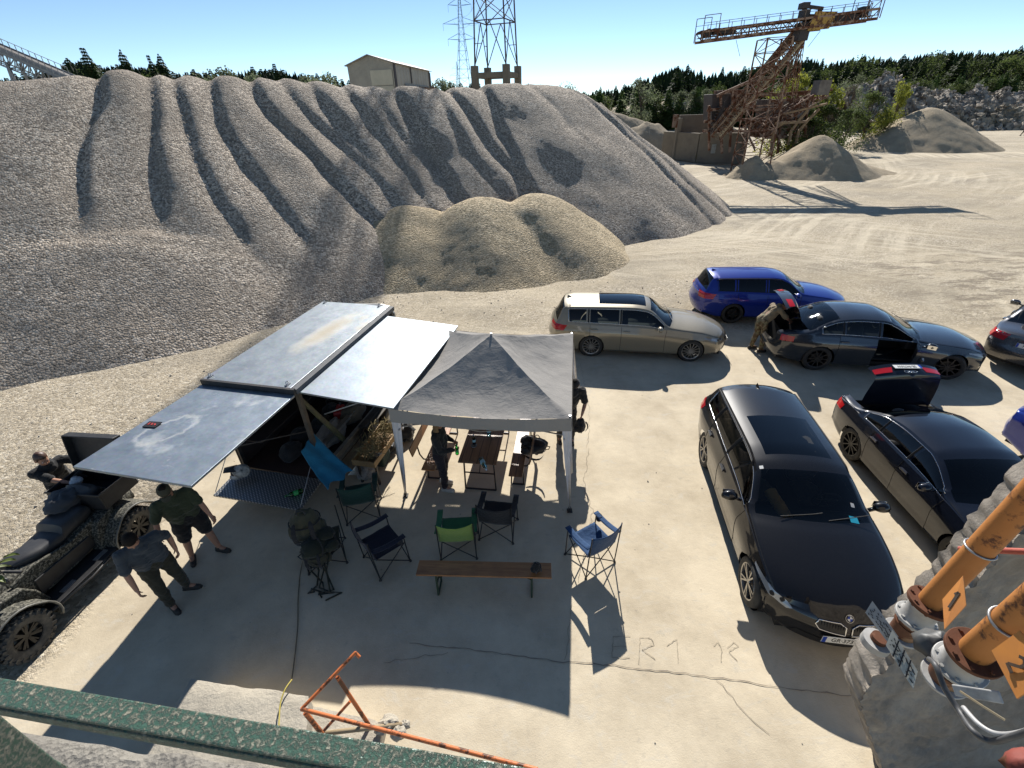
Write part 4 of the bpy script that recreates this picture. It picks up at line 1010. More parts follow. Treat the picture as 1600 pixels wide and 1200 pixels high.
# blue towel
bl = cloth('blue_towel', (.02, .17, .28), (.015, .13, .22), .9)
a0, a1, a2, a3 = at(489, 676, 1.35), at(471, 706, 1.28), at(510, 764, .80), at(552, 736, .86)
def ft(u, v):
    p = a0.lerp(a3, u).lerp(a1.lerp(a2, u), v); s = .035 * sin(v * 11 + u * 3) * (.3 + u) + .03 * noise.noise(p * 7)
    return p + Vector((s, -s * .7, -.12 * sin(pi * u) * .6))
o = MB(); o.grid(26, 16, ft); tag(o.build('towel', bl, smooth=True, solid=.01), 'bright blue towel hanging at the corner of the trailer opening', 'towel')
# helmet
hp_ = at(381, 746, .49)
t = thing('helmet', 'white motocross helmet with black visor on the left end of the trailer ramp', 'helmet', hp_, radians(200))
wp = worn('helmet_white', (.62, .61, .56), (.05, .05, .05), 9, .3, 0, .35)
o = MB(); o.ball((0, 0, .15), (.15, .12, .13), 22, 14); o.ball((.10, 0, .07), (.11, .075, .065), 16, 10); o.build('shell', wp, t, smooth=True)
o = MB(); o.ball((.10, 0, .15), (.075, .085, .045), 16, 10); o.build('goggle_opening', black_p, t, smooth=True)
o = MB(); o.add([(.05, -.1, .235), (.05, .1, .235), (.25, .075, .25), (.25, -.075, .25), (.15, 0, .275)], [(0, 1, 4), (1, 2, 4), (2, 3, 4), (3, 0, 4)]); o.build('visor', black_p, t, solid=.01)
# ================================================================ cars
tyre_m = worn('tyre', (.018, .018, .019), (.05, .047, .04), 8, .85, 0, .5)
rimd = worn('dark_rim', (.05, .05, .052), (.09, .08, .07), 12, .35, .7); rims = worn('silver_rim', (.45, .44, .43), (.28, .26, .23), 10, .3, .85); rimb = worn('black_rim', (.015, .015, .016), (.03, .03, .03), 10, .3, .4)
chrome = plain('chrome', (.75, .75, .75), .12, 1.0); dark_trim = worn('dark_trim', (.010, .010, .011), (.016, .016, .016), 15, .6, spec=.3); seam_m = plain('seam', (.004, .004, .004), .9)
seat_m = cloth('car_seat', (.03, .03, .032), (.045, .045, .045), .7); glass_m = tinted('car_glass', (.30, .33, .32)); glass_d = tinted('car_glass_dark', (.06, .065, .07)); glass_l = tinted('car_glass_clear', (.6, .66, .64))
lens_m = plain('lamp_glass', (.32, .34, .36), .08, .3); red_l = plain('red_lamp', (.45, .01, .015), .12, 0, .8); white_p = plain('plate_white', (.75, .75, .72), .35); ink_m = plain('plate_ink', (.01, .01, .012), .5); eu_m = plain('plate_blue', (.01, .05, .35), .4)
def text_mesh(txt, size, mat, parent, mtx, name='lettering', depth=.0015, sx=1.0, spacing=1.0):
    cu = bpy.data.curves.new(name, 'FONT'); cu.body = txt; cu.size = size; cu.align_x = 'CENTER'; cu.align_y = 'CENTER'; cu.extrude = depth; cu.space_character = spacing
    o = bpy.data.objects.new(name + '_tmp', cu); C.objects.link(o)
    dg = bpy.context.evaluated_depsgraph_get(); me = bpy.data.meshes.new_from_object(o.evaluated_get(dg)); bpy.data.objects.remove(o)
    for v in me.vertices: v.co = mtx @ Vector((v.co.x * sx, v.co.y, v.co.z))
    me.materials.clear(); me.materials.append(mat); q = bpy.data.objects.new(name, me); C.objects.link(q); q.parent = parent; return q
def mat_frame(o, x, y):
    x = Vector(x).normalized(); y = Vector(y).normalized(); z = x.cross(y); M = Matrix((x, y, z)).transposed().to_4x4(); M.translation = Vector(o); return M
def wheel(parent, x, y, r, rimm, spokes=10, w=.225, steer=0, split=False, rr=.72):
    s = 1 if y > 0 else -1
    o = MB(); o.cyl((0, -s * .04, 0), (0, s * .045, 0), r * .42, n=24); hub = o.build('wheel', rimd, parent, smooth=True, ang=40, loc=(x, y - s * w / 2, r)); hub.rotation_euler = (0, 0, steer)
    R0 = r * rr; h = w / 2
    o = MB(); o.lathe([(R0, -h * .85), (r * .90, -h), (r * .97, -h * .88), (r, -h * .6), (r, -h * .2), (r * .99, -h * .18), (r * .99, -h * .1), (r, -h * .08), (r, h * .08), (r * .99, h * .1), (r * .99, h * .18), (r, h * .2), (r, h * .6), (r * .97, h * .88), (r * .90, h), (R0, h * .85)], 48, axis='Y'); o.build('tyre', tyre_m, hub, smooth=True, ang=50)
    o = MB(); e = s * h
    o.lathe([(R0 * 1.0, -e * .85), (R0 * .93, -e * .5), (R0 * .9, e * .3), (R0 * .95, e * .84), (R0 * 1.02, e * .90), (R0 * 1.03, e * .84)], 40, axis='Y')
    o.lathe([(0, e * .80), (R0 * .13, e * .80), (R0 * .17, e * .70), (R0 * .17, e * .3)], 20, axis='Y')
    for k in range(spokes):
        for dd in ((-.16, .16) if split else (0,)):
            a = 2 * pi * k / spokes; a2 = a + dd
            p0 = Vector((cos(a) * R0 * .12, e * .72, sin(a) * R0 * .12)); p1 = Vector((cos(a2) * R0 * .96, e * .80, sin(a2) * R0 * .96))
            o.bar(p0, p1, R0 * (.09 if split or spokes > 8 else .13), R0 * .10, up=(0, 1, 0))
    o.build('rim', rimm, hub, smooth=True, ang=35); return hub
class Car:
    """body lofted from stations: u runs rear to front, each section goes sill > belt > roof edge > centre"""
    def __init__(s, **k):
        s.__dict__.update(k)
        s.xf = s.wb / 2 + s.fo; s.xr = -s.wb / 2 - s.ro; s.H = s.W / 2
        # stations
        st = set()
        n = int((s.xf - s.xr) / .035)
        for i in range(n + 1): st.add(round(s.xr + (s.xf - s.xr) * i / n, 3))
        keys = sorted(set([s.cowl, s.roof_f, s.roof_r, s.glass_r, s.bon_f, s.boot_r] + [x for w in s.wins for x in w] + list(s.doors)))
        st = [x for x in st if all(abs(x - k2) > .02 for k2 in keys)] + keys
        s.st = sorted(st)
    def ztop(s, u): return interp([p[0] for p in s.top], [p[1] for p in s.top], u)
    def zbelt(s, u): return min(interp([p[0] for p in s.belt], [p[1] for p in s.belt], u), s.ztop(u) - .012)
    def zsill(s, u):
        z = .20; 
        if u > s.xf - .6: z += .05 * sstep(s.xf - .6, s.xf, u)
        if u < s.xr + .6: z += .12 * (1 - sstep(s.xr, s.xr + .6, u))
        return z
    def half(s, u):
        return s.H * interp([s.xr, s.xr + .25, s.xr + .7, -.3, s.xf - .8, s.xf - .3, s.xf], [.90, .955, .985, 1.0, .985, .94, .86], u)
    def bow(s, u):
        return interp([s.xr, s.xr + .5, s.glass_r, s.roof_r, 0, s.roof_f, s.cowl, s.bon_f, s.xf], [-.16, -.12, -.10, -.05, 0, .09, .20, .24, .32], u)
    def section(s, u):
        W_ = s.half(u); zs, zb, zt = s.zsill(u), s.zbelt(u), s.ztop(u); pts = []
        arch = 0
        for xa in (s.wb / 2, -s.wb / 2): arch = max(arch, math.exp(-((u - xa) / .42) ** 2))
        NL = 14
        for i in range(NL + 1):
            t = i / NL; y = interp([0, .06, .2, .42, .6, .72, .86, 1.0], [.90, .955, .975, .985, 1.0, 1.0, .965, .925], t)
            y += .018 * arch * math.exp(-((t - .45) / .25) ** 2)
            y -= .012 * math.exp(-((t - .24) / .07) ** 2) * (1 - arch)
            pts.append((W_ * y, lerp(zs, zb, t)))
        cr = lerp(.075, .05, 0); ze = max(zb + .006, zt - cr); yb = W_ * .925
        yr = max(.25, yb - .02 - (ze - zb) * .46 - (.03 if ze - zb > .1 else 0)); NG = 8
        for i in range(1, NG + 1):
            t = i / NG; pts.append((lerp(yb - .012, yr, t) + .016 * sin(pi * t) * min(1, (ze - zb) / .2), lerp(zb, ze, t)))
        NT_ = 12
        for i in range(1, NT_ + 1):
            t = i / NT_; pts.append((yr * (1 - t), ze + (zt - ze) * (1 - (1 - t) ** 2.4)))
        return pts
    def build(s, name, label, rc, fc, cat='car', mat=None, side=-1, openlid=0, opendoor=False, doorglass=True):
        d = Vector((fc[0] - rc[0], fc[1] - rc[1], 0)); sc = d.length / s.wb * 1.0; h = atan2(d.y, d.x)
        if s.__dict__.get('scale'): sc = s.scale
        nl = Vector((-sin(h), cos(h), 0)); mid = (Vector((rc[0], rc[1], 0)) + Vector((fc[0], fc[1], 0))) / 2 - nl * side * (s.H - .05) * sc
        t = thing(name, label, cat, mid, h, None, sc); s.root = t
        S_ = s.st; N = len(S_); secs = [s.section(u) for u in S_]; M_ = len(secs[0]); NLi, NGi = 14, 22
        V = {}; vs = []
        def vid(i, j, sd):
            if j == M_ - 1: sd = 1
            k = (i, j, sd)
            if k not in V:
                y, z = secs[i][j]; u = S_[i]; W_ = s.half(u); x = u - s.bow(u) * (y / W_) ** 2
                # wheel arches
                V[k] = len(vs); vs.append(Vector((x, y * sd, z)))
            return V[k]
        groups = {}
        def put(g, f): groups.setdefault(g, []).append(f)
        ra = s.r * 1.10
        for sd in (1, -1):
            for i in range(N - 1):
                um = (S_[i] + S_[i + 1]) / 2
                for j in range(M_ - 1):
                    q = [vid(i, j, sd), vid(i + 1, j, sd), vid(i + 1, j + 1, sd), vid(i, j + 1, sd)]
                    if sd > 0: q = q[::-1]
                    zc = sum(vs[k].z for k in q) / 4
                    g = 'body'
                    if j < NLi:
                        if s.doors and s.doors[0] <= um <= s.doors[-1]:
                            for a in range(len(s.doors) - 1):
                                if s.doors[a] <= um <= s.doors[a + 1] and j >= 1: g = ('door', a, sd)
                    elif j < NGi:
                        hgt = secs[i][NGi][1] - secs[i][NLi][1]
                        for a, (w0, w1) in enumerate(s.wins):
                            if w0 + .02 <= um <= w1 - .02 and NLi + 1 <= j < NGi - 1: g = ('win', a, sd)
                        if um < s.doors[-1] and um > s.doors[0] and g == 'body' and False: g = g
                    else:
                        if s.roof_f <= um <= s.cowl and j >= NGi + 1: g = 'windscreen'
                        elif s.glass_r <= um <= s.roof_r and j >= NGi + 1: g = 'rear_window'
                        elif s.bon_f <= um <= s.cowl + 9 and um > s.cowl and um < s.xf - .06: g = 'bonnet'
                        elif s.lid and s.boot_r < um < s.glass_r and j >= NGi + 2: g = 'lid'
                        elif s.sun and s.sun[0] <= um <= s.sun[1] and j >= NGi + 3: g = 'sunroof'
                    if s.lid is None and g == 'lid': g = 'body'
                    put(g, tuple(q))
        # arches: push verts near the wheel circle onto it, drop what is inside
        kill = set()
        for xa in (s.wb / 2, -s.wb / 2):
            c = Vector((xa, 0, s.r))
            for k, p in enumerate(vs):
                if abs(p.y) < s.H * .6 or p.z > s.r + ra + .1: continue
                dd = sqrt((p.x - xa) ** 2 + (p.z - s.r) ** 2)
                if dd < ra - .045: kill.add(k)
                elif dd < ra + .012:
                    f_ = ra / max(dd, 1e-4); p.x = xa + (p.x - xa) * f_; p.z = s.r + (p.z - s.r) * f_
        # fascias
        def fascia(i, sgn, prot):
            nonlocal vs
            rows = []
            for j in range(NLi + 1):
                y0, z = secs[i][j]; u = S_[i]; W_ = s.half(u); r_ = []
                for q in range(-14, 15):
                    yy = y0 * q / 14
                    k = abs(q / 14); bulge = prot(z) * (1 - k ** 6)
                    x = u - s.bow(u) * (yy / W_) ** 2 + sgn * bulge; r_.append(Vector((x, yy, z)))
                rows.append(r_)
            # roll the top rows up to the lid edge
            y0, zt = secs[i][NLi]
            top = []
            for q in range(-14, 15):
                yy = y0 * q / 14; k = abs(q / 14); zz = lerp(zt, s.ztop(S_[i]), (1 - k ** 2.4)); u = S_[i]
                top.append(Vector((u - s.bow(u) * (yy / s.half(u)) ** 2, yy, zz)))
            rows.append(top); o0 = len(vs); vs += [p for r_ in rows for p in r_]
            g = []
            for a in range(len(rows) - 1):
                for q in range(28):
                    f = (o0 + a * 29 + q, o0 + a * 29 + q + 1, o0 + (a + 1) * 29 + q + 1, o0 + (a + 1) * 29 + q)
                    if sgn < 0: f = f[::-1]
                    zc = (vs[f[0]].z + vs[f[2]].z) / 2
                    nm = 'body'
                    if sgn < 0 and s.lid and zc > s.lid and abs(vs[f[0]].y + vs[f[1]].y) / 2 < s.H * .68: nm = 'lid'
                    put(nm, f)
        fascia(N - 1, 1, lambda z: interp([.2, .32, .5, .62, .8], [.02, .07, .075, .04, .0], z))
        fascia(0, -1, lambda z: interp([.3, .42, .55, .7, .85, 1.1], [.02, .07, .10, .06, .03, .0], z))
        for g in groups: groups[g] = [f for f in groups[g] if not any(k in kill for k in f)]
        allf = [f for g in groups.values() for f in g]
        s.bvh = BVHTree.FromPolygons(vs, allf)
        def part(nm, faces, mt, par=None, **kw):
            ids = sorted({k for f in faces for k in f}); mp = {k: n2 for n2, k in enumerate(ids)}
            o = MB(); o.add([vs[k] for k in ids], [tuple(mp[k] for k in f) for f in faces]); return o.build(nm, mt, par or t, smooth=True, weld=.0008, ang=38, **kw)
        bd = part('body', groups['body'], mat); s.parts = {}
        s.bd = bd
        hinge_objs = {'lid': [], 'door': []}
        for g, fs in groups.items():
            if g == 'body' or not fs: continue
            if isinstance(g, tuple):
                _, a, sd = g
                if g[0] == 'door':
                    o = part('door', fs, mat); s.parts[g] = o
                    # handle
                    if a < len(s.doors) - 1:
                        hx = s.doors[a] + .16; hz = s.zbelt(hx) - .115
                        hb = MB(); y = sd * (s.H * .985 + .012)
                        hb.box((hx - .02 * sd * 0, y, hz), (.19, .022, .026)); hb.box((hx, y - sd * .018, hz), (.15, .03, .04)); hb.build('handle', s.__dict__.get('handle_m') or mat, o, bevel=.008)
                    if opendoor and g == ('door', len(s.doors) - 2, side): hinge_objs['door'].append(o)
                else:
                    o = part('side_window', fs, s.gl[1]); s.parts[g] = o
                    if opendoor and g == ('win', len(s.wins) - 1, side): hinge_objs['door'].append(o)
            elif g == 'lid':
                o = part('boot_lid', fs, mat); s.parts['lid'] = o; hinge_objs['lid'].append(o)
            elif g == 'bonnet': part('bonnet', fs, mat)
            elif g == 'sunroof': part('sunroof', fs, glass_d)
            elif g == 'windscreen': part('windscreen', fs, s.gl[0])
            elif g == 'rear_window': part('rear_window', fs, s.gl[1])
        # seams and trims follow section lines
        def P(u, j, sd=1, off=.003):
            y, z = s.section(u)[j]; W_ = s.half(u); p = Vector((u - s.bow(u) * (y / W_) ** 2, y * sd, z))
            n = Vector((0, sd, 0)) if j < NGi - 1 else Vector((0, 0, 1)); return p + n * off
        o = MB(); far = lambda p: all((p.x - xa) ** 2 + (p.z - s.r) ** 2 > (ra + .01) ** 2 for xa in (s.wb / 2, -s.wb / 2))
        for sd in (1, -1):
            for dx in s.doors:
                pts = [P(dx, j, sd, .0005) for j in range(1, NLi + 1)]; pts = [p for p in pts if far(p)]
                if len(pts) > 2: o.tube(pts, .0045, 4)
            pts = [P(lerp(s.cowl + .02, s.xf - .1, q / 12), NGi, sd, .0) for q in range(13)]; o.tube(pts, .004, 4)
            if s.lid: o.tube([P(lerp(s.xr + .02, s.glass_r, q / 8), NGi - 1, sd, .0) for q in range(9)], .004, 4)
            pts = [P(lerp(s.doors[0], s.doors[-1], q / 30), 1, sd, .0005) for q in range(31)]; pts = [p for p in pts if far(p)]
            o.tube(pts, .004, 4)
        o.build('panel_gap', seam_m, t)
        for sd in (1, -1):
            o = MB(); w0, w1 = s.wins[0][0], s.wins[-1][1]
            o.tube([P(lerp(w0, w1, q / 34), NLi + 1, sd, .004) for q in range(35)], .006, 5)
            o.tube([P(lerp(w0, w1, q / 34), NGi - 1, sd, .004) for q in range(35)], .006, 5)
            o.tube([P(w0 + .01, j, sd, .004) for j in range(NLi + 1, NGi)], .006, 5)
            o.build('window_trim', chrome if s.chrome else dark_trim, t, smooth=True)
        for sd in (1, -1):
            for a in range(len(s.wins) - 1): 
                x = (s.wins[a][1] + s.wins[a + 1][0]) / 2; o = MB(); o.tube([P(x, j, sd, .003) for j in range(NLi + 1, NGi)], .020, 4); o.build('window_pillar', dark_trim, t)
        if s.rails:
            for sd in (1, -1):
                o = MB(); o.tube([P(lerp(s.roof_r + .05, s.roof_f - .1, q / 20), NGi - 1, sd, .0) + Vector((0, 0, .028 if 0 < q < 20 else .0)) for q in range(21)], .012, 6); o.build('roof_rail', s.rails, t, smooth=True)
        # underbody, cabin
        o = MB(); o.box(((s.xf + s.xr) / 2, 0, .27), (s.xf - s.xr - .35, s.W - .52, .16)); o.box(((0) / 2, 0, .27), (s.wb - 2 * ra - .05, s.W - .22, .12))
        for xa in (s.wb / 2, -s.wb / 2):
            o.lathe([(ra * .99, -s.H + .10), (ra * .99, s.H - .10)], 28, (xa, 0, s.r), 'Y')
        o.build('underbody', dark_trim, t)
        o = MB(); o.box((s.cowl - .12, 0, s.zbelt(s.cowl) - .12), (.50, s.W - .36, .24)); o.box(((s.cowl + s.glass_r) / 2, 0, .38), (s.cowl - s.glass_r, s.W - .3, .06)); o.box(((s.cowl + s.glass_r) / 2, 0, .55), (s.cowl - s.glass_r, .26, .3)); o.build('dashboard', dark_trim, t, bevel=.03)
        fx = s.cowl - 1.08
        for sx, sy in ((fx, .36), (fx, -.36), (fx - .86, .36), (fx - .86, -.36)):
            o = MB(); lump(o, (sx, sy, .58), (.27, .25, .13), 2, .06, 16, 10); lump(o, (sx - .27, sy, .86), (.12, .24, .34), 3, .06, 16, 12, rot=None); lump(o, (sx - .32, sy, 1.20), (.06, .13, .09), 4, .05, 12, 8); o.build('seat', seat_m, t, smooth=True)
        o = MB(); o.tube([(fx + .52 + .05 * cos(a) , .36 + .18 * sin(a), .93 + .17 * cos(a)) for a in [q * pi / 10 for q in range(20)]], .013, 6, True); o.bar((fx + .52, .20, .93), (fx + .52, .52, .93), .03); o.build('steering_wheel', dark_trim, t, smooth=True)
        o = MB(); o.box((s.cowl - .62, 0, s.ztop(s.roof_f) - .10), (.03, .22, .06)); o.build('rear_view_mirror', dark_trim, t)
        # mirrors
        for sd in (1, -1):
            mx = s.cowl - .42; y = sd * s.H
            o = MB(); lump(o, (mx, y + sd * .10, s.zbelt(mx) + .06), (.075, .115, .075), 5, .08, 16, 10); o.bar((mx + .02, y * .93, s.zbelt(mx) + .01), (mx, y + sd * .05, s.zbelt(mx) + .04), .05, .03); mr = o.build('mirror', mat, t, smooth=True)
            o = MB(); o.box((mx - .068, y + sd * .10, s.zbelt(mx) + .06), (.006, .17, .10)); o.build('mirror_glass', chrome, mr, bevel=.003)
            if opendoor and sd == side: hinge_objs['door'].append(mr)
        # wheels
        for xa in (s.wb / 2, -s.wb / 2):
            for sd in (1, -1): wheel(t, xa, sd * (s.H - .03), s.r, s.rim, s.spokes, steer=s.steer if xa > 0 else 0, split=s.split)
        # wipers, antenna
        o = MB()
        for y0 in (-.45, .15):
            pts = [Vector((s.cowl - .02 - .02 * q, y0 + .55 * q / 5, 0)) for q in range(6)]
            o.tube([Vector((p.x - .05 * abs(p.y) , p.y, s.ztop(p.x - .0) + .006)) for p in pts], .006, 5)
        o.build('wiper', dark_trim, t)
        if s.fin:
            x = s.roof_r + .15; z = s.ztop(x); o = MB(); o.add([(x - .07, -.02, z), (x + .10, -.012, z), (x + .10, .012, z), (x - .07, .02, z), (x - .06, 0, z + .06), (x - .01, 0, z + .045)], [(0, 1, 5, 4), (2, 3, 4, 5), (1, 2, 5), (0, 4, 3)]); o.build('antenna', mat, t)
        s.t = t; s.hinge = hinge_objs; s.mat = mat; s.sidev = side
        return t
    def decal(s, name, poly, direction, plane, mt, par=None, off=.004, res=.02, ret=False):
        """a thin patch: poly given in plane (origin, ax, ay), laid on the body along direction"""
        o0, ax, ay = (Vector(q) for q in plane); dv = Vector(direction).normalized()
        bmx = bmesh.new(); vv = [bmx.verts.new((a, c, 0)) for a, c in poly]; bmx.faces.new(vv)
        xs_ = [p[0] for p in poly]; ys_ = [p[1] for p in poly]
        for lo, hi, nx in ((min(xs_), max(xs_), Vector((1, 0, 0))), (min(ys_), max(ys_), Vector((0, 1, 0)))):
            k = int((hi - lo) / res)
            for i in range(1, k):
                g = bmx.verts[:] + bmx.edges[:] + bmx.faces[:]
                bmesh.ops.bisect_plane(bmx, geom=g, plane_co=nx * (lo + (hi - lo) * i / k), plane_no=nx)
        bmx.verts.index_update(); vs = []; ok = []
        for v in bmx.verts:
            p = o0 + ax * v.co.x + ay * v.co.y; h, n, i, d = s.bvh.ray_cast(p, dv)
            if h is None: ok.append(False); vs.append(p); continue
            if n.dot(dv) > 0: n = -n
            ok.append(True); vs.append(h + n * off)
        fs = [tuple(v.index for v in f.verts) for f in bmx.faces if all(ok[v.index] for v in f.verts)]; bmx.free()
        o = MB(); o.add(vs, fs); q = o.build(name, mt, par or s.t, smooth=True, ang=60); return q
    def plate(s, txt, x, z, front, par=None, tilt=0, w=.52):
        sg = 1 if front else -1; t = s.t; n = Vector((sg, 0, 0)); ax = Vector((0, sg, 0)); ay = Vector((0, 0, 1))
        h, nn, i, d = s.bvh.ray_cast(Vector((sg * 5, 0, z)), Vector((-sg, 0, 0))); x = h.x if h else x
        c = Vector((x + sg * .016, 0, z)); ay = (ay + n * -tilt).normalized()
        o = MB(); o.prism([(-w / 2, -.055), (w / 2, -.055), (w / 2, .055), (-w / 2, .055)], (c, ax, ay), .008); pl = o.build('number_plate', white_p, par or t, bevel=.003)
        o = MB(); o.prism([(-w / 2 + .004, -.05), (-w / 2 + .045, -.05), (-w / 2 + .045, .05), (-w / 2 + .004, .05)], (c + n * .006, ax, ay), .003); o.build('country_band', eu_m, pl)
        text_mesh(txt, .095, ink_m, pl, mat_frame(c + n * .006 + ax * .02, ax, ay), 'plate_text', .001, .82)
        return pl
    def swing(s, key, pivot, axis, ang, extra=()):
        M = Matrix.Translation(pivot) @ Matrix.Rotation(ang, 4, Vector(axis)) @ Matrix.Translation(-Vector(pivot))
        seen = set()
        for o in list(s.hinge[key]) + list(extra):
            for q in [o] + list(o.children_recursive):
                if q.name in seen or q.type != 'MESH': continue
                seen.add(q.name); q.data.transform(M)
def wagon(L=4.63, W=1.81, wb=2.81, fo=.78, H=1.44, **k):
    ro = L - wb - fo; xf = wb / 2 + fo; xr = -wb / 2 - ro; c = k.pop('cowlx', .76)
    d = dict(W=W, wb=wb, fo=fo, ro=ro, r=.325, cowl=c + .05, roof_f=c - .60, roof_r=xr + .34, glass_r=xr + .10, bon_f=xf - .1, boot_r=xr + .05, wins=[(xr + .42, xr + 1.02), (xr + 1.08, xr + 1.92), (xr + 1.98, c - .10)], doors=[xr + 1.10, xr + 1.98, c + .0], sun=None, lid=None, rails=None, chrome=True, fin=True, gl=(glass_m, glass_m), rim=rims, spokes=10, split=False, steer=0)
    d['top'] = [(xr, .92), (xr + .03, 1.00), (xr + .10, 1.08), (xr + .34, H - .06), (xr + .6, H - .02), (-.3, H + .01), (c - .8, H - .015), (c - .60, H - .06), (c + .05, 1.04), (c + .25, 1.01), (xf - .6, .93), (xf - .25, .83), (xf - .08, .75), (xf, .68)]
    d['belt'] = [(xr, .90), (xr + .5, .985), (0, .95), (c, .93), (xf - .5, .82), (xf, .62)]
    d.update(k); return d
def sedan(L=4.9, W=1.86, wb=2.84, fo=.92, H=1.43, **k):
    ro = L - wb - fo; xf = wb / 2 + fo; xr = -wb / 2 - ro; c = k.pop('cowlx', .74)
    d = dict(W=W, wb=wb, fo=fo, ro=ro, r=.335, cowl=c + .05, roof_f=c - .70, roof_r=xr + 1.38, glass_r=xr + .68, bon_f=xf - .1, boot_r=xr - .01, wins=[(xr + .95, xr + 1.42), (xr + 1.48, xr + 2.22), (xr + 2.28, c - .10)], doors=[xr + 1.38, xr + 2.24, c + .0], sun=None, lid=.70, rails=None, chrome=True, fin=False, gl=(glass_m, glass_m), rim=rimd, spokes=10, split=False, steer=0)
    d['top'] = [(xr, .99), (xr + .06, 1.02), (xr + .60, 1.07), (xr + 1.38, H - .05), (xr + 1.9, H), (c - .95, H - .01), (c - .70, H - .06), (c + .05, 1.02), (c + .25, .99), (xf - .6, .90), (xf - .25, .80), (xf - .08, .73), (xf, .66)]
    d['belt'] = [(xr, .90), (xr + .6, .98), (0, .94), (c, .92), (xf - .5, .80), (xf, .60)]
    d.update(k); return d
def front_lamps(c, z0=.585, k=1.0):
    for sd in (1, -1):
        dv = Vector((-.80, -sd * .60, 0)); pl = (Vector((c.xf + .40, sd * (c.H + .30), 0)), Vector((.60, -sd * .80, 0)), Vector((0, 0, 1)))
        q = c.decal('headlight', [(-.36, z0 + .125), (-.10, z0 + .03), (.14, z0), (.20, z0 + .035), (.10, z0 + .085), (-.12, z0 + .12), (-.36, z0 + .15)], dv, pl, lens_m, off=.005)
        for kx in (-.05, .07): c.decal('lamp_ring', [(kx + .030 * cos(a), z0 + .062 + .028 * sin(a)) for a in [i * pi / 6 for i in range(12)]], dv, pl, dark_trim, par=q, off=.008)
def rear_lamps(c, z0=.78, h=.16, wide=.3, par=None):
    for sd in (1, -1):
        q = c.decal('tail_light', [(-.30, z0), (.22, z0 + .01), (.26, z0 + h), (-.34, z0 + h + .02)], (.72, -sd * .69, 0), (Vector((c.xr - .5, sd * (c.H + .5), 0)), Vector((.69, sd * .72, 0)), Vector((0, 0, 1))), red_l, par=par, off=.006)
def rear_small(c):
    for sd in (1, -1):
        c.decal('tail_light', [(.28, .78), (.62, .78), (.62, .90), (.32, .91)] if sd > 0 else [(-.62, .78), (-.28, .78), (-.32, .91), (-.62, .90)], (1, 0, 0), (Vector((-5, 0, 0)), Vector((0, 1, 0)), Vector((0, 0, 1))), red_l, par=c.parts['lid'], off=.006)
        c.decal('tail_light', [(-.10, .76), (.20, .77), (.20, .89), (-.10, .91)], (.45, -sd * .89, 0), (Vector((c.xr - .1, sd * (c.H + .5), 0)), Vector((.89, sd * .45, 0)), Vector((0, 0, 1))), red_l, off=.006)
def grille(c, pts, sgn=1, name='grille', mt=None):
    return c.decal(name, pts, (-sgn, 0, 0), (Vector((sgn * 4, 0, 0)), Vector((0, 1, 0)), Vector((0, 0, 1))), mt or dark_trim, off=.006)
gold_p = paint('gold_paint', (.20, .175, .125), .38, .08, .35, .3); blue_p = paint('blue_paint', (.003, .018, .19), .3, .03, .2, .2); grey_p = paint('grey_paint', (.014, .018, .026), .22, .08, .4); black_c = paint('black_paint', (.003, .003, .004), .35, .012, 0, .08); black2 = paint('black_paint_blue', (.002, .004, .010), .35, .010, 0, .08); dgrey = paint('graphite_paint', (.05, .05, .055), .25, .2, .6)
# --- gold estate
g = Car(**wagon(L=4.91, W=1.86, wb=2.74, fo=.98, H=1.50, cowlx=.82, sun=(-1.24, .07), rails=None, rim=rims, spokes=14, r=.33, gl=(glass_l, glass_m)))
g.build('parked_car', 'gold beige estate car with a panoramic glass roof parked behind the tent', (2.24, 11.55), (4.87, 11.08), mat=gold_p)
front_lamps(g); rear_lamps(g)
grille(g, [(-.42, .50), (.42, .50), (.48, .62), (-.48, .62)]); grille(g, [(-.6, .28), (.6, .28), (.5, .40), (-.5, .40)], name='air_intake'); grille(g, [(-.05, .55), (.05, .55), (.05, .57), (-.05, .57)], name='badge', mt=chrome)
g.plate('W 5 19', 0, .45, True)
# --- blue estate
bl_ = Car(**wagon(L=4.57, W=1.80, wb=2.64, fo=.86, H=1.48, rails=dark_trim, rim=rimb, spokes=5, split=True, r=.325, chrome=False, gl=(glass_l, glass_d), fin=True))
bc_ = Vector((7.05, 13.55)); hd = radians(-8)
bl_.build('parked_car', 'bright blue estate car standing behind the dark grey saloon', bc_, bc_ + Vector((cos(hd), sin(hd))) * 2.64 * 1.0, mat=blue_p)
front_lamps(bl_); rear_lamps(bl_); grille(bl_, [(-.5, .52), (.5, .52), (.5, .58), (-.5, .58)])
# --- dark grey saloon with open boot and open door
a6 = Car(scale=1.02, **sedan(L=4.92, W=1.86, wb=2.9, fo=.95, rim=rimd, spokes=10, steer=radians(-22)))
a6.build('parked_car', 'dark grey saloon with boot lid up and front door open beside the bending man', (7.83, 10.44), (10.88, 9.76), mat=grey_p, openlid=1, opendoor=True)
front_lamps(a6); rear_small(a6)
pv = Vector((a6.glass_r - .02, 0, a6.ztop(a6.glass_r))); a6.swing('lid', pv, (0, 1, 0), radians(72))
dx = a6.doors[-1]; a6.swing('door', Vector((dx - .08, -a6.H * .93, 0)), (0, 0, 1), radians(64))
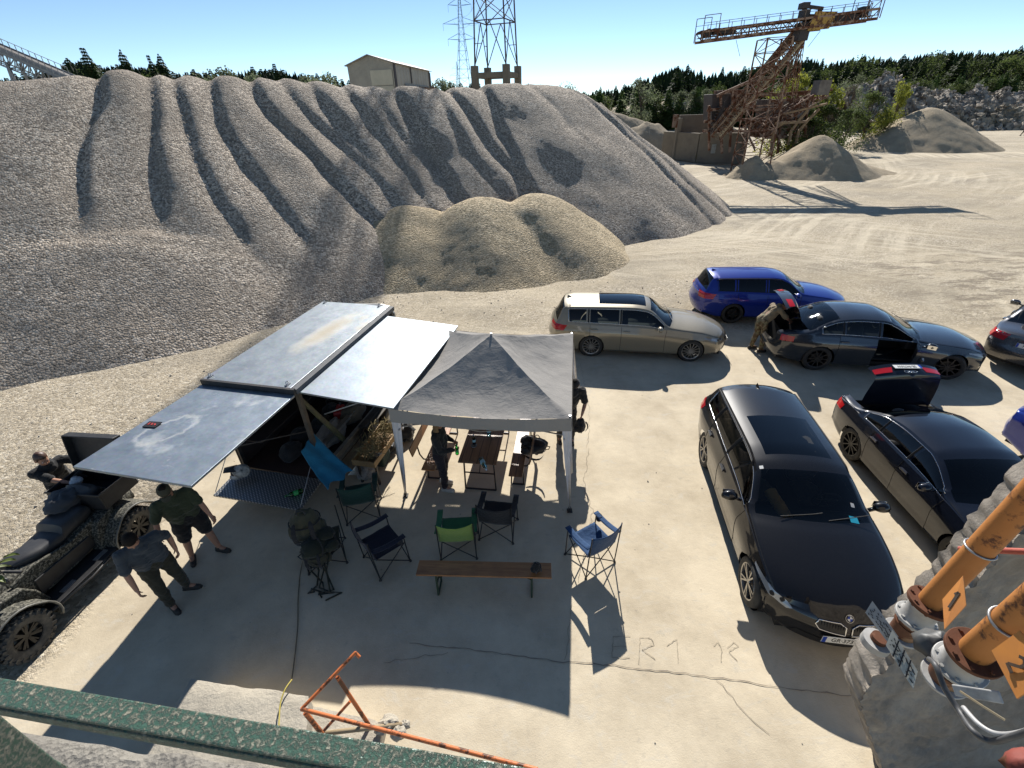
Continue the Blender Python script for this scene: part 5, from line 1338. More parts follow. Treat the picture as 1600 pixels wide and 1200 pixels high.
# --- black estate nearest
bm = Car(**wagon(L=4.53, W=1.81, wb=2.81, fo=.68, H=1.43, cowlx=.86, sun=(-1.02, -.02), rim=rims, spokes=5, split=True, r=.33, rails=dark_trim, gl=(glass_l, glass_d)))
bm.build('parked_car', 'black estate car in the foreground facing the camera with kidney shaped twin grilles', (3.69, 6.95), (3.23, 4.06), mat=black_c)
front_lamps(bm); rear_lamps(bm)
kid = worn('grille_black', (.006, .006, .006), (.02, .02, .02), 30, .35)
for sd in (1, -1):
    pts = [(sd * .035, .52), (sd * .30, .53), (sd * .34, .58), (sd * .31, .64), (sd * .10, .655), (sd * .035, .62)]
    q = grille(bm, pts if sd > 0 else pts[::-1], mt=kid)
    rim_pts = []
    for a, c in zip(pts, pts[1:] + pts[:1]):
        for k in range(5): rim_pts.append((lerp(a[0], c[0], k / 5), lerp(a[1], c[1], k / 5)))
    P3 = []
    for y, z in rim_pts:
        h = bm.bvh.ray_cast(Vector((4, y, z)), Vector((-1, 0, 0)))[0]; P3.append((h or Vector((bm.xf, y, z))) + Vector((.012, 0, 0)))
    o = MB(); o.tube(P3, .008, 5, True); o.build('surround', chrome, q, smooth=True)
    o = MB()
    for k in range(9):
        y = sd * (.06 + .028 * k); h = bm.bvh.ray_cast(Vector((4, y, .59)), Vector((-1, 0, 0)))[0]
        if h: o.bar(h + Vector((.012, 0, -.055)), h + Vector((.012 - .012, 0, .05)), .006, .01)
    o.build('slat', dark_trim, q)
grille(bm, [(-.55, .26), (.55, .26), (.48, .37), (-.48, .37)], name='air_intake')
h = bm.bvh.ray_cast(Vector((bm.xf - .10, 0, 3)), Vector((0, 0, -1)))[0]
o = MB(); nr = Vector((.75, 0, .66)).normalized(); ax = Vector((0, 1, 0)); ay = nr.cross(ax)
hc = bm.bvh.ray_cast(Vector((4, 0, .70)), Vector((-1, 0, 0)))[0] or h
for k, (r0, mt) in enumerate(((.046, chrome), (.041, ink_m))):
    o = MB(); c0 = hc + nr * (.008 + .003 * k); o.cyl(c0, c0 + nr * .003, r0, n=24); bd_ = o.build('badge', mt, bm.t)
o = MB(); c0 = hc + nr * .0155
for q in range(4):
    ps = [c0] + [c0 + (ax * cos(a) + ay * sin(a)) * .028 for a in [q * pi / 2 + i * pi / 12 for i in range(7)]]
    ob = MB(); ob.add(ps, [(0, i, i + 1) for i in range(1, 7)]); ob.build('badge_quarter', eu_m if q % 2 else white_p, bd_)
text_mesh('BMW', .014, white_p, bd_, mat_frame(hc + nr * .0155 - ay * .034 * -1, ax, -ay if ay.z < 0 else ay), 'badge_text', .0005)
bm.plate('GR·373 GP', 0, .43, True)
for (py_, pz, w_, h_, mt, nm) in ((.62, .06, .05, .04, white_p, 'sticker'), (-.52, .10, .10, .08, plain('sticker_blue', (.02, .30, .45), .4), 'sticker'), (-.60, .3, .05, .035, white_p, 'sticker')):
    u = lerp(bm.cowl - .02, bm.roof_f, pz if nm else 0)
for yy, fr_, w_, h_, mt in ((.50, .04, .11, .09, plain('sticker_blue', (.02, .30, .45), .4)), (.54, .34, .05, .05, white_p), (-.56, .97, .05, .05, white_p)):
    xx = lerp(bm.cowl, bm.roof_f, fr_) - .08
    bm.decal('sticker', [(-h_ / 2, -w_ / 2), (h_ / 2, -w_ / 2), (h_ / 2, w_ / 2), (-h_ / 2, w_ / 2)], (0, 0, -1), (Vector((xx, yy, 3)), Vector((1, 0, 0)), Vector((0, 1, 0))), mt, off=.004, res=.05)
# rolled mat and hat on the dashboard, seen through the glass
Mb = bm.t.matrix_basis if False else None
def on(car, p):
    t = car.t; M = Matrix.Translation(t.location) @ Matrix.Rotation(t.rotation_euler.z, 4, 'Z') @ Matrix.Scale(t.scale.x, 4); return M @ Vector(p)
tan_c = cloth('tan_mat', (.42, .26, .10), (.33, .19, .07), .8)
p = on(bm, (bm.cowl - .55, -.42, .95)); q2 = on(bm, (bm.cowl - .12, -.30, .92))
o = MB(); o.cyl(p + Vector((0, 0, .08)), q2, .085, n=18); o.tube([p.lerp(q2, .5) + Vector((.09 * cos(a), 0, .04 + .09 * sin(a))) for a in [i * pi / 6 for i in range(12)]], .006, 4, True)
tag(o.build('rolled_mat', tan_c, smooth=True, ang=50), 'tan rolled sleeping mat lying on the dashboard behind the windscreen of the black estate', 'rolled mat')
# --- black coupe like saloon with boot open
fa = at(1479, 895); 
a5 = Car(**sedan(L=4.71, W=1.85, wb=2.81, fo=.87, H=1.39, cowlx=.92, rim=rimb, spokes=10, gl=(glass_m, glass_d)))
a5.build('parked_car', 'black low saloon with its boot lid standing upright, next to the foreground estate', (6.59, 7.01), (fa.x, fa.y), mat=black2, openlid=1)
front_lamps(a5)
rear_small(a5)
plq = a5.plate('SE-947NW', 0, .80, False, par=a5.parts['lid'])
o = MB(); hx = a5.bvh.ray_cast(Vector((-5, 0, .93)), Vector((1, 0, 0)))[0]
for k in range(4): o.tube([hx + Vector((-.012, -.075 + .05 * k + .033 * cos(a), .033 * sin(a))) for a in [i * pi / 8 for i in range(16)]], .005, 5, True)
o.build('badge', chrome, a5.parts['lid'], smooth=True)
a5.swing('lid', Vector((a5.glass_r - .02, 0, a5.ztop(a5.glass_r))), (0, 1, 0), radians(98))
for c in (a6, a5):
    o = MB(); o.box(((c.xr + c.glass_r) / 2 + .08, 0, .62), (c.glass_r - c.xr - .25, 1.2, .5)); qq = o.build('boot_well', dark_trim, c.t)
    for f in qq.data.polygons: pass
    bmx = bmesh.new(); bmx.from_mesh(qq.data); bmesh.ops.delete(bmx, geom=[f for f in bmx.faces if f.normal.z > .9], context='FACES'); bmx.to_mesh(qq.data); bmx.free()
# --- dark grey car at the right edge (rear towards us) and blue car below it
e1 = at(1545, 548); 
ge = Car(**sedan(L=4.8, W=1.85, wb=2.8, fo=.9, cowlx=.6, rim=rims, lid=None, gl=(glass_d, glass_d)))
hh_ = radians(33); ge.scale = 1.0; hv = Vector((cos(hh_), sin(hh_), 0)); rv = Vector((sin(hh_), -cos(hh_), 0)); p0 = at(1536, 536, .55) + hv * 1.02 + rv * 1.72
ge.build('parked_car', 'graphite car cut by the right edge, its rear bumper towards the open saloon', (p0.x, p0.y), (p0.x + cos(hh_) * 2.8, p0.y + sin(hh_) * 2.8), mat=dgrey, side=-1)
rear_lamps(ge); ge.plate('HB·413BS', 0, .78, False)
be = Car(**wagon(L=4.5, W=1.8, wb=2.65, fo=.85, rim=rimb, gl=(glass_d, glass_d)))
p0 = at(1640, 760); hh_ = radians(-80)
be.scale = 1.0
p0 = at(1622, 752); be.build('parked_car', 'bright blue car just entering at the right edge behind the black saloon', (p0.x + .1, p0.y + .1), (p0.x + .1 + cos(hh_) * 2.65, p0.y + .1 + sin(hh_) * 2.65), mat=blue_p, side=-1)
# ================================================================ people
skin_m = NT('skin'); skin_m.set(col=skin_m.mix((.42, .23, .15), (.34, .17, .11), skin_m.noise(12, 4, .6)), rough=.55, spec=.4); skin_m.b.inputs['Subsurface Weight'].default_value = .08; skin_m = skin_m.m
hair_d = worn('dark_hair', (.008, .006, .005), (.016, .011, .008), 30, .8, spec=.2); hair_b = worn('blond_hair', (.26, .16, .07), (.14, .08, .035), 25, .6); eye_w = plain('eye_white', (.7, .68, .66), .2)
wrt = bpy.data.textures.new('wrinkle', 'CLOUDS'); wrt.noise_scale = .09; wrt.noise_depth = 2
def caps(mb, a, b, r0, r1, n=16):
    a = Vector(a); b = Vector(b); mb.ball(a, r0, n, 10); mb.ball(b, r1, n, 10); mb.cyl(a, b, r0, r1, n)
def chain(mb, pts, rs, n=14):
    for i in range(len(pts) - 1): caps(mb, pts[i], pts[i + 1], rs[i], rs[i + 1], n)
def remesh(o, vox, it=6, wr=0):
    q = o.modifiers.new('r', 'REMESH'); q.mode = 'VOXEL'; q.voxel_size = vox; q.use_smooth_shade = True
    q = o.modifiers.new('s', 'SMOOTH'); q.factor = .5; q.iterations = it
    if wr: q = o.modifiers.new('d', 'DISPLACE'); q.texture = wrt; q.strength = wr; q.mid_level = .5; q.texture_coords = 'LOCAL'
    return o
def ik(a, b, l1, l2, pole):
    a = Vector(a); b = Vector(b); d = b - a; L = min(d.length, (l1 + l2) * .995); dn = d.normalized(); b2 = a + dn * L
    x = (l1 * l1 - l2 * l2 + L * L) / (2 * L); h = sqrt(max(0, l1 * l1 - x * x)); p = Vector(pole); p = (p - dn * p.dot(dn))
    p = p.normalized() if p.length > 1e-4 else dn.orthogonal().normalized()
    return a + dn * x + p * h, b2
def hand(mb, wr, d, pal, side, curl=.6, s=1.0):
    """palm and five fingers. d: pointing direction, pal: palm normal"""
    d = Vector(d).normalized(); pal = Vector(pal); pal = (pal - d * pal.dot(d)).normalized(); sd = d.cross(pal) * side
    pc = wr + d * .045 * s
    for k in (-1, -.33, .33, 1): caps(mb, wr + sd * k * .014 * s, wr + d * .085 * s + sd * k * .028 * s, .017 * s, .0125 * s, 8)
    for k, l in ((-1.05, .060), (-.35, .074), (.35, .070), (1.05, .055)):
        p = wr + d * .088 * s + sd * k * .027 * s; dd = d.copy(); r = .0095 * s; pts = [p]
        for j in range(3):
            dd = (dd * cos(curl * .9) + pal * sin(curl * .9)); dd.normalize(); p = p + dd * l * s * (.45, .32, .23)[j]; pts.append(p)
        chain(mb, pts, [r, r * .95, r * .88, r * .75], 8)
    p = wr + d * .02 * s - sd * .028 * s; t1 = p + (d * .6 - sd * .7 + pal * .25).normalized() * .042 * s; t2 = t1 + (d * .85 - sd * .25 + pal * .45).normalized() * .03 * s; t3 = t2 + (d * .8 + pal * .6).normalized() * .022 * s
    chain(mb, [p, t1, t2, t3], [.014 * s, .012 * s, .0105 * s, .008 * s], 8)
def person(label, base, fwd, hips, chest, head, hands, feet, top, legs, shoes, hair, cap=None, long_sleeve=False, shorts=False, look=None, curl=.7, palms=None, s=1.0, girth=1.0, hairlen=0, fdir=None, toe=None, group=None, elbow=None):
    """all points are world coordinates; fwd = facing direction on the ground"""
    base = Vector(base); t = thing('person', label, 'person', base); rel = lambda p: Vector(p) - base
    f = Vector((*fwd, 0)).normalized(); r = Vector((f.y, -f.x, 0)); up = Vector((0, 0, 1))
    hips, chest, head = rel(hips), rel(chest), rel(head); spine = (chest - hips).normalized()
    lk = Vector(look).normalized() if look else (f - up * .3).normalized()
    cu = (spine - r * spine.dot(r)).normalized(); cf = r.cross(cu) * -1
    if cf.dot(f) < 0: cf = -cf
    sh = [chest + r * sd * .185 * s * girth**.5 + cu * .0 for sd in (-1, 1)]; hp = [hips + r * sd * .095 * s for sd in (-1, 1)]
    body = MB(); G = girth
    neck0 = chest + cu * .05; hd_up = (head - neck0).normalized()
    caps(body, neck0, head - hd_up * .07, .062 * s, .055 * s)
    # head: skull, jaw, nose, ears
    hu = (up - lk * up.dot(lk)).normalized(); hr = lk.cross(hu); Rm = Matrix((hr, lk, hu)).transposed()
    H3 = lambda x, y, z: head + Rm @ (Vector((x, y, z)) * s)
    body.ball(head + Rm @ Vector((0, -.01, .02)), (.076 * s, .094 * s, .098 * s), 20, 14, rot=Rm)
    body.ball(H3(0, .025, -.045), (.056 * s, .064 * s, .068 * s), 18, 12, rot=Rm)
    body.ball(H3(0, .055, -.088), (.027 * s, .022 * s, .02 * s), 12, 8, rot=Rm)
    chain(body, [H3(0, .083, .02), H3(0, .104, -.018)], [.009 * s, .0145 * s], 10)
    for q in (-1, 1):
        body.ball(H3(q * .078, -.005, -.005), (.01 * s, .022 * s, .033 * s), 10, 8, rot=Rm); body.ball(H3(q * .013, .096, -.022), (.009 * s,) * 3, 8, 6)
        chain(body, [H3(q * .012, .088, .032), H3(q * .048, .074, .030)], [.009 * s, .008 * s], 8); body.ball(H3(q * .04, .06, -.025), (.024 * s, .022 * s, .022 * s), 10, 8)
    chain(body, [H3(-.022, .083, -.054), H3(.022, .083, -.054)], [.008 * s, .008 * s], 8)
    # trunk (under clothes)
    chain(body, [hips, hips.lerp(chest, .5), chest - cu * .04], [.10 * s * G, .095 * s * G, .085 * s]); caps(body, sh[0], sh[1], .052 * s, .052 * s)
    arms = []
    for i, sd in enumerate((-1, 1)):
        h = rel(hands[i]); pole = (Vector(elbow[i]) if elbow else (-cf * .8 + r * sd * .6 - up * .3)); el, wr = ik(sh[i], h, .285 * s, .255 * s, pole); arms.append((sh[i], el, wr))
        chain(body, [sh[i], sh[i].lerp(el, .45), el, el.lerp(wr, .35), wr], [.055 * s, .049 * s, .038 * s, .038 * s, .026 * s])
        d = (wr - el).normalized(); hand(body, wr, d, palms[i] if palms else -r * sd, sd, curl, s)
    legp = []
    for i, sd in enumerate((-1, 1)):
        an = rel(feet[i]) + up * .085; kn, an = ik(hp[i], an, .43 * s, .42 * s, f + r * sd * .15); legp.append((hp[i], kn, an))
        td = Vector((*(toe[i] if toe else fwd), 0)).normalized()
        chain(body, [hp[i], hp[i].lerp(kn, .4), kn, kn.lerp(an, .3), an], [.088 * s * G**.5, .078 * s * G**.5, .055 * s, .056 * s, .037 * s]); chain(body, [an, an + td * .12 - up * .045], [.036 * s, .03 * s])
    ob = remesh(body.build('body', skin_m, t), .0085, 3)
    # eyes
    for q in (-1, 1):
        e = MB(); e.ball(H3(q * .03, .076, .013), .0125 * s, 12, 8); e.build('eye', eye_w, t, smooth=True)
        e = MB(); e.ball(H3(q * .03, .0845, .012), .0062 * s, 10, 6); e.build('iris', black_p, t, smooth=True)
    # shirt
    m = MB(); c = .018
    belly = hips.lerp(chest, .5) + cf * .02 * G
    for q in (-1, 1):
        o_ = r * q * .065 * s * G
        chain(m, [hips + o_ * .9 + cu * .02, belly + o_, chest + o_ * 1.1 - cu * .10, chest + o_ * 1.0 - cu * .01], [(.105 + c) * s * G, (.102 + c) * s * G, (.10 + c) * s * G**.5, (.075 + c) * s])
    caps(m, sh[0], sh[1], .066 * s + c * .6, .066 * s + c * .6); caps(m, chest - cu * .03, neck0 + cu * .025, .115 * s, .078 * s); m.ball(chest - cu * .02, (.135 * s, .135 * s, .10 * s), 16, 10)
    for a_, e_, w_ in arms:
        if long_sleeve: chain(m, [a_, a_.lerp(e_, .5), e_, e_.lerp(w_, .4), e_.lerp(w_, .93)], [.073 * s, .066 * s, .055 * s, .052 * s, .04 * s])
        else: chain(m, [a_, a_.lerp(e_, .45), a_.lerp(e_, .78)], [.074 * s, .072 * s, .072 * s])
    remesh(m.build('shirt', top, t), .011, 5, .035)
    # trousers
    m = MB(); chain(m, [hips + cu * .05, hips - up * .04], [.135 * s * G, .13 * s * G])
    for q in (-1, 1): m.ball(hips + r * q * .06 * G - up * .01, (.115 * s * G,) * 3, 14, 10)
    for h_, k_, a_ in legp:
        if shorts: chain(m, [h_, h_.lerp(k_, .5), h_.lerp(k_, .88)], [.11 * s * G**.5, .112 * s * G**.5, .098 * s])
        else: chain(m, [h_, h_.lerp(k_, .4), k_, k_.lerp(a_, .35), k_.lerp(a_, .92)], [.106 * s * G**.5, .096 * s * G**.5, .074 * s, .071 * s, .060 * s])
    remesh(m.build('shorts' if shorts else 'trousers', legs, t), .011, 5, .035)
    for i in (0, 1):
        a_ = legp[i][2]; td = Vector((*(toe[i] if toe else fwd), 0)).normalized(); m = MB()
        chain(m, [a_ - td * .045 - up * .045, a_ + td * .05 - up * .045, a_ + td * .15 - up * .052], [.042, .045, .035]); chain(m, [a_ - up * .01, a_ - up * .03], [.045, .045])
        m.prism([(-.085, -.034), (.02, -.04), (.14, -.044), (.185, -.02), (.19, .02), (.14, .044), (.02, .04), (-.085, .034)], (Vector((a_.x, a_.y, a_.z - .078)), td, up.cross(td)), .022)
        sm = remesh(m.build('shoe', shoes, t), .008, 3)
    if hair:
        m = MB(); m.ball(H3(0, -.018, .034), (.083 * s, .096 * s, .096 * s), 20, 14, rot=Rm)
        m2 = MB()
        for v in m.v:
            q = Rm.transposed() @ (v - head); 
            if q.y > .045 and q.z < .075: v += Rm @ Vector((0, -.05, 0))
            elif q.z < -.02 and q.y > -.03: v += Rm @ Vector((-.02 * (1 if q.x > 0 else -1), -.03, .02))
            v += Rm @ Vector((0, 0, 0)) + noise.noise_vector(v * 30) * .004
        if hairlen:
            for k in range(46):
                a = R.uniform(-2.3, 2.3); p = H3(.075 * sin(a), -.03 - .065 * cos(a), .03); ps = [p]
                for j in range(1, 7): ps.append(p + Rm @ Vector((.03 * sin(a) * j * .25 + R.gauss(0, .008), -.012 * j * (.3), 0)) - up * hairlen * j / 6 + Vector((sin(j * 2 + k) * .01, cos(j * 2 + k) * .01, 0)))
                m.tube(ps, [.014, .016, .016, .015, .013, .01, .004], 6)
        m.build('hair', hair, t, smooth=True)
    if cap:
        m = MB(); m.ball(H3(0, -.012, .045), (.086 * s, .102 * s, .082 * s), 22, 14, rot=Rm)
        m.v = [v if (Rm.transposed() @ (v - head)).z > .028 else head + Rm @ Vector(((Rm.transposed() @ (v - head)).x * .98, (Rm.transposed() @ (v - head)).y * .98, .026)) for v in m.v]
        cp_ = m.build('cap', cap, t, smooth=True)
        m = MB()
        def fn(u, v): a = lerp(-1.0, 1.0, u); return H3(.080 * sin(a) * (1 - .12 * v), .035 + .055 * cos(a) + .075 * v * cos(a * .8), .040 - .018 * v - .012 * sin(a) ** 2)
        m.grid(14, 6, fn); m.build('brim', cap, cp_, smooth=True, solid=.004)
    return t, arms, (f, r, up, Rm)
V_ = Vector
tee_o = cloth('olive_tee', (.045, .055, .028), (.035, .044, .022), .85); tee_g = cloth('grey_tee', (.05, .06, .07), (.04, .047, .055), .85); blk_t = cloth('black_tee', (.012, .012, .013), (.02, .02, .02), .8); sh_blk = cloth('black_shorts', (.012, .012, .012), (.02, .018, .018), .85)
shoe_k = worn('black_shoe', (.015, .015, .015), (.04, .035, .03), 20, .7); shoe_w = worn('white_shoe', (.5, .47, .43), (.35, .32, .28), 20, .7); tr_ol = cloth('olive_trousers', (.05, .042, .024), (.036, .03, .018), .85); tan_t = cloth('tan_shirt', (.26, .20, .12), (.20, .15, .09), .85)
mcam = camo('camo_trousers', ((.16, .15, .08), (.10, .065, .035), (.22, .18, .11)), 9); ccap = worn('olive_cap', (.05, .05, .03), (.04, .035, .02), 15, .8)
person('man in olive t-shirt, black shorts and cap stepping over the slab edge', (-5.05, 5.05, 0), (.75, -.66), (-5.06, 5.08, .93), (-4.98, 4.93, 1.40), (-4.93, 4.84, 1.62), [(-4.62, 5.03, .86), (-5.18, 4.62, .84)], [(-4.86, 5.14, 0), (-5.22, 4.98, 0)], tee_o, sh_blk, shoe_k, hair_d, cap=ccap, shorts=True, look=(.35, -.55, -.6), girth=1.18, toe=[(.97, -.2), (.5, -.86)], palms=[(-1, 0, 0), (.7, .6, 0)])
person('man in grey t-shirt and olive trousers with bowed dark head', (-5.02, 4.25, 0), (.80, -.60), (-5.05, 4.27, .92), (-4.92, 4.10, 1.38), (-4.84, 4.00, 1.60), [(-4.80, 4.42, .92), (-4.95, 3.80, .80)], [(-4.98, 4.45, 0), (-5.02, 4.13, 0)], tee_g, tr_ol, shoe_k, hair_d, look=(.35, -.4, -.8), girth=1.15, toe=[(.97, .1), (.8, -.55)])
pb, arms_, _ = person('person with tied brown hair in black t-shirt leaning over the quad bike', (-7.75, 5.95, 0), (.9, -.35), (-7.74, 5.98, .93), (-7.55, 5.80, 1.34), (-7.46, 5.72, 1.56), [(-7.12, 5.95, 1.22), (-7.10, 5.62, 1.12)], [(-7.80, 6.15, 0), (-7.78, 5.80, 0)], blk_t, sh_blk, shoe_k, worn('brown_hair', (.10, .05, .03), (.06, .03, .02), 25, .5), look=(.8, -.3, -.55), curl=1.0, elbow=[(-.2, .9, -.4), (-.2, -.9, -.5)])
pw, arms_w, _ = person('woman with long blond curls and black clothes standing by the beer table', (-1.32, 6.42, 0), (.95, -.2), (-1.33, 6.43, .90), (-1.30, 6.42, 1.34), (-1.27, 6.40, 1.55), [(-1.08, 6.56, 1.02), (-1.05, 6.30, 1.03)], [(-1.36, 6.60, 0), (-1.30, 6.36, 0)], blk_t, cloth('dark_trousers', (.022, .016, .02), (.03, .022, .026)), shoe_w, hair_b, long_sleeve=True, hairlen=.36, look=(.9, -.2, -.25), s=.95, curl=1.1, elbow=[(-.7, .5, -.5), (-.7, -.5, -.5)])
bottle('drink_bottle', 'green plastic bottle held in the hand of the woman by the table', (-1.0, 6.33, .90), grn, .22, .033)
pm, arms_m, _ = person('person in black t-shirt and black cap behind the right leg of the tent', (1.12, 7.72, 0), (.1, -1), (1.10, 7.72, .92), (1.17, 7.55, 1.38), (1.20, 7.46, 1.58), [(1.34, 7.32, .98), (1.02, 7.22, 1.02)], [(1.22, 7.75, 0), (.97, 7.80, 0)], blk_t, sh_blk, shoe_k, hair_d, cap=blk_cloth, look=(-.2, -.7, -.6), curl=1.1)
backpack('black backpack held by its strap by the person in the black cap', (1.30, 7.24, .62), .6, blk_cloth, .62, seed=55)
pc_, _, _ = person('man in tan shirt and camouflage trousers bending into the open boot', (6.95, 11.60, 0), (1, .05), (6.92, 11.62, .94), (7.24, 11.66, 1.26), (7.46, 11.66, 1.33), [(7.62, 11.90, .98), (7.60, 11.44, .95)], [(6.88, 11.76, 0), (7.02, 11.50, 0)], tan_t, mcam, shoe_k, hair_d, cap=ccap, look=(.8, 0, -.6), long_sleeve=False, curl=.9)
fp = at(1596, 213)
person('tiny figure in dark clothes walking at the far right edge of the quarry', (fp.x, fp.y, ground_z(fp.x, fp.y)), (.3, -1), fp + V_((0, 0, .95)), fp + V_((.1, -.1, 1.38)), fp + V_((.12, -.14, 1.6)), [fp + V_((-.28, -.1, .85)), fp + V_((.35, -.15, .95))], [fp + V_((-.2, .1, 0)), fp + V_((.15, -.3, 0))], blk_t, sh_blk, shoe_k, hair_d)
# what the quad rider holds
t = thing('toy_rifle', 'short black airsoft gun held up over the quad bike', 'airsoft gun', (-7.08, 5.80, 1.22), radians(-20)); t.rotation_euler = (0, radians(-35), radians(40))
o = MB(); o.box((0, 0, 0), (.34, .045, .07)); o.box((.04, 0, .05), (.16, .03, .03)); o.build('receiver', blk_steel, t, bevel=.008)
o = MB(); o.cyl((.16, 0, .01), (.40, 0, .01), .012); o.build('barrel', blk_steel, t)
o = MB(); o.box((-.22, 0, -.01), (.12, .035, .09)); o.build('stock', black_p, t, bevel=.01)
o = MB(); o.box((-.05, 0, -.08), (.04, .03, .12)); o.build('grip', black_p, t, bevel=.008); o = MB(); o.box((.06, 0, -.10), (.05, .028, .16)); o.build('magazine', black_p, t, bevel=.006)
o = MB(); lump(o, (0, 0, 0), (.09, .09, .055), 3, .08); o.cyl((0, 0, .02), (0, 0, .07), .05, .045); q = o.build('bowl', worn('white_plastic', (.6, .6, .6), (.5, .5, .5), 9, .35), smooth=True, loc=(-7.03, 5.62, 1.17)); tag(q, 'white rounded cup held in front of the black t-shirt by the quad bike', 'cup')
# ================================================================ quad bike
cam_q = camo('quad_camo', ((.075, .072, .055), (.03, .03, .025), (.17, .16, .13)), 22)
matt_k = worn('quad_plastic', (.014, .014, .016), (.03, .03, .03), 10, .5); seat_q = worn('quad_seat', (.03, .03, .033), (.05, .05, .05), 8, .45)
ra_, fa_ = V_((-6.33, 5.42, 0)), V_((-6.56, 3.58, 0)); dq = (fa_ - ra_).normalized(); nq = V_((-dq.y, dq.x, 0)); hq = atan2(dq.y, dq.x); mq = (ra_ + fa_) / 2 - nq * .48
qb = thing('quad_bike', 'camouflage patterned quad bike with knobbly tyres and a cargo box', 'quad bike', mq, hq)
WB = (fa_ - ra_).length; RW = .33
def qwheel(x, y, steer=0):
    s = 1 if y > 0 else -1; w = .27; h = w / 2
    o = MB(); o.cyl((0, -.06, 0), (0, .06, 0), .07, n=20); hub = o.build('wheel', matt_k, qb, smooth=True, ang=40, loc=(x, y, RW)); hub.rotation_euler = (0, 0, steer)
    o = MB(); prof = [(.17, -h * .8), (.21, -h * .95), (.27, -h), (.298, -h * .85), (.305, -h * .3), (.308, 0), (.305, h * .3), (.298, h * .85), (.27, h), (.21, h * .95), (.17, h * .8)]; o.lathe(prof, 40, axis='Y')
    for k in range(22):
        a = 2 * pi * k / 22
        for row, (yo, da) in enumerate(((-.095, 0), (-.035, .5), (.035, 0), (.095, .5))):
            aa = a + da * 2 * pi / 22; c = V_((cos(aa) * .315, yo, sin(aa) * .315)); M = Matrix.Rotation(-aa, 3, 'Y') @ Matrix.Rotation((.35 if row % 2 else -.35), 3, 'X'); o.box(c, (.034, .052, .048), M)
        for sg in (-1, 1):
            aa = a + .25 * 2 * pi / 22; c = V_((cos(aa) * .285, sg * (h * .98), sin(aa) * .285)); o.box(c, (.055, .02, .026), Matrix.Rotation(-aa, 3, 'Y'))
    o.build('tyre', worn('knobbly_tyre', (.035, .035, .035), (.13, .12, .10), 12, .85, 0, .5), hub, smooth=True, ang=30)
    o = MB(); e = s * h; o.lathe([(.178, -e * .8), (.165, -e * .3), (.160, e * .55), (.178, e * .85), (.186, e * .80)], 36, axis='Y'); o.lathe([(0, e * .62), (.045, e * .62), (.05, e * .4), (.05, 0)], 20, axis='Y')
    for k in range(7):
        a = 2 * pi * k / 7; o.bar((cos(a) * .03, e * .55, sin(a) * .03), (cos(a + .12) * .165, e * .66, sin(a + .12) * .165), .035, .025, up=(0, 1, 0)); o.bar((cos(a) * .03, e * .55, sin(a) * .03), (cos(a - .16) * .165, e * .66, sin(a - .16) * .165), .018, .02, up=(0, 1, 0))
    o.build('rim', rimb, hub, smooth=True, ang=35)
for x, y in ((WB / 2, .48), (WB / 2, -.48), (-WB / 2, .48), (-WB / 2, -.48)): qwheel(x, y)
for xa, ang0, ang1 in ((WB / 2, -.15, pi + .35), (-WB / 2, -.3, pi - .2)):
    for s in (1, -1):
        o = MB()
        def fn(u, v, xa=xa, s=s, ang0=ang0, ang1=ang1):
            a = lerp(ang0, ang1, u); rr = .41 + .03 * abs(cos(2 * a)); y = lerp(.20, .60, v); return V_((xa + cos(a) * (rr + .0), s * y, RW + max(sin(a), -.3) * (rr - .02) + .03 * (1 - v) + .0))
        o.grid(18, 6, fn); fd = o.build('fender', cam_q, qb, smooth=True, solid=.015, ang=30)
        o = MB(); sx_ = -1 if xa > 0 else 1; o.prism([(xa + sx_ * .40, .30), (xa + sx_ * .52, .36), (xa + sx_ * .46, .62), (xa + sx_ * .36, .80), (xa + sx_ * .05, .86), (xa + sx_ * .08, .72), (xa + sx_ * .32, .62)], ((0, s * .30, 0), (1, 0, 0), (0, 0, 1)), .20); o.build('splash_guard', cam_q, fd, bevel=.02)
        o = MB(); o.tube([fn(u / 17, 1.0) for u in range(18)], .014, 6); o.build('fender_edge', worn('quad_edge', (.10, .10, .09), (.2, .19, .16), 9, .5), qb, smooth=True)
def qloft(name, secs, mt, n=14, **k):
    o = MB(); vs = []
    for x, w, z0, z1, p in secs:
        for i in range(n):
            a = 2 * pi * i / n; c, s_ = cos(a), sin(a); vs.append(V_((x, w * math.copysign(abs(c) ** p, c), (z0 + z1) / 2 + (z1 - z0) / 2 * math.copysign(abs(s_) ** p, s_))))
    m = len(secs); o.add(vs, [(i * n + k2, (i + 1) * n + k2, (i + 1) * n + (k2 + 1) % n, i * n + (k2 + 1) % n) for i in range(m - 1) for k2 in range(n)] + [tuple(range(n)), tuple(reversed(range((m - 1) * n, m * n)))])
    return o.build(name, mt, qb, smooth=True, ang=50, **k)
h2 = WB / 2
qloft('body', [(h2 + .42, .20, .50, .66, .6), (h2 + .3, .26, .45, .80, .6), (h2 - .05, .27, .45, .92, .6), (h2 - .35, .20, .45, .98, .6), (h2 - .6, .24, .42, .90, .6), (-.1, .25, .42, .80, .6), (-.5, .30, .45, .84, .6), (-h2 - .3, .26, .5, .80, .6), (-h2 - .42, .24, .52, .74, .6)], cam_q)
qloft('seat', [(.36, .10, .90, .96, .6), (.26, .16, .80, 1.0, .6), (.05, .20, .74, .95, .6), (-.22, .23, .74, .95, .6), (-.27, .23, .76, 1.06, .6), (-.62, .24, .80, 1.08, .6), (-.70, .22, .84, 1.02, .6)], seat_q)
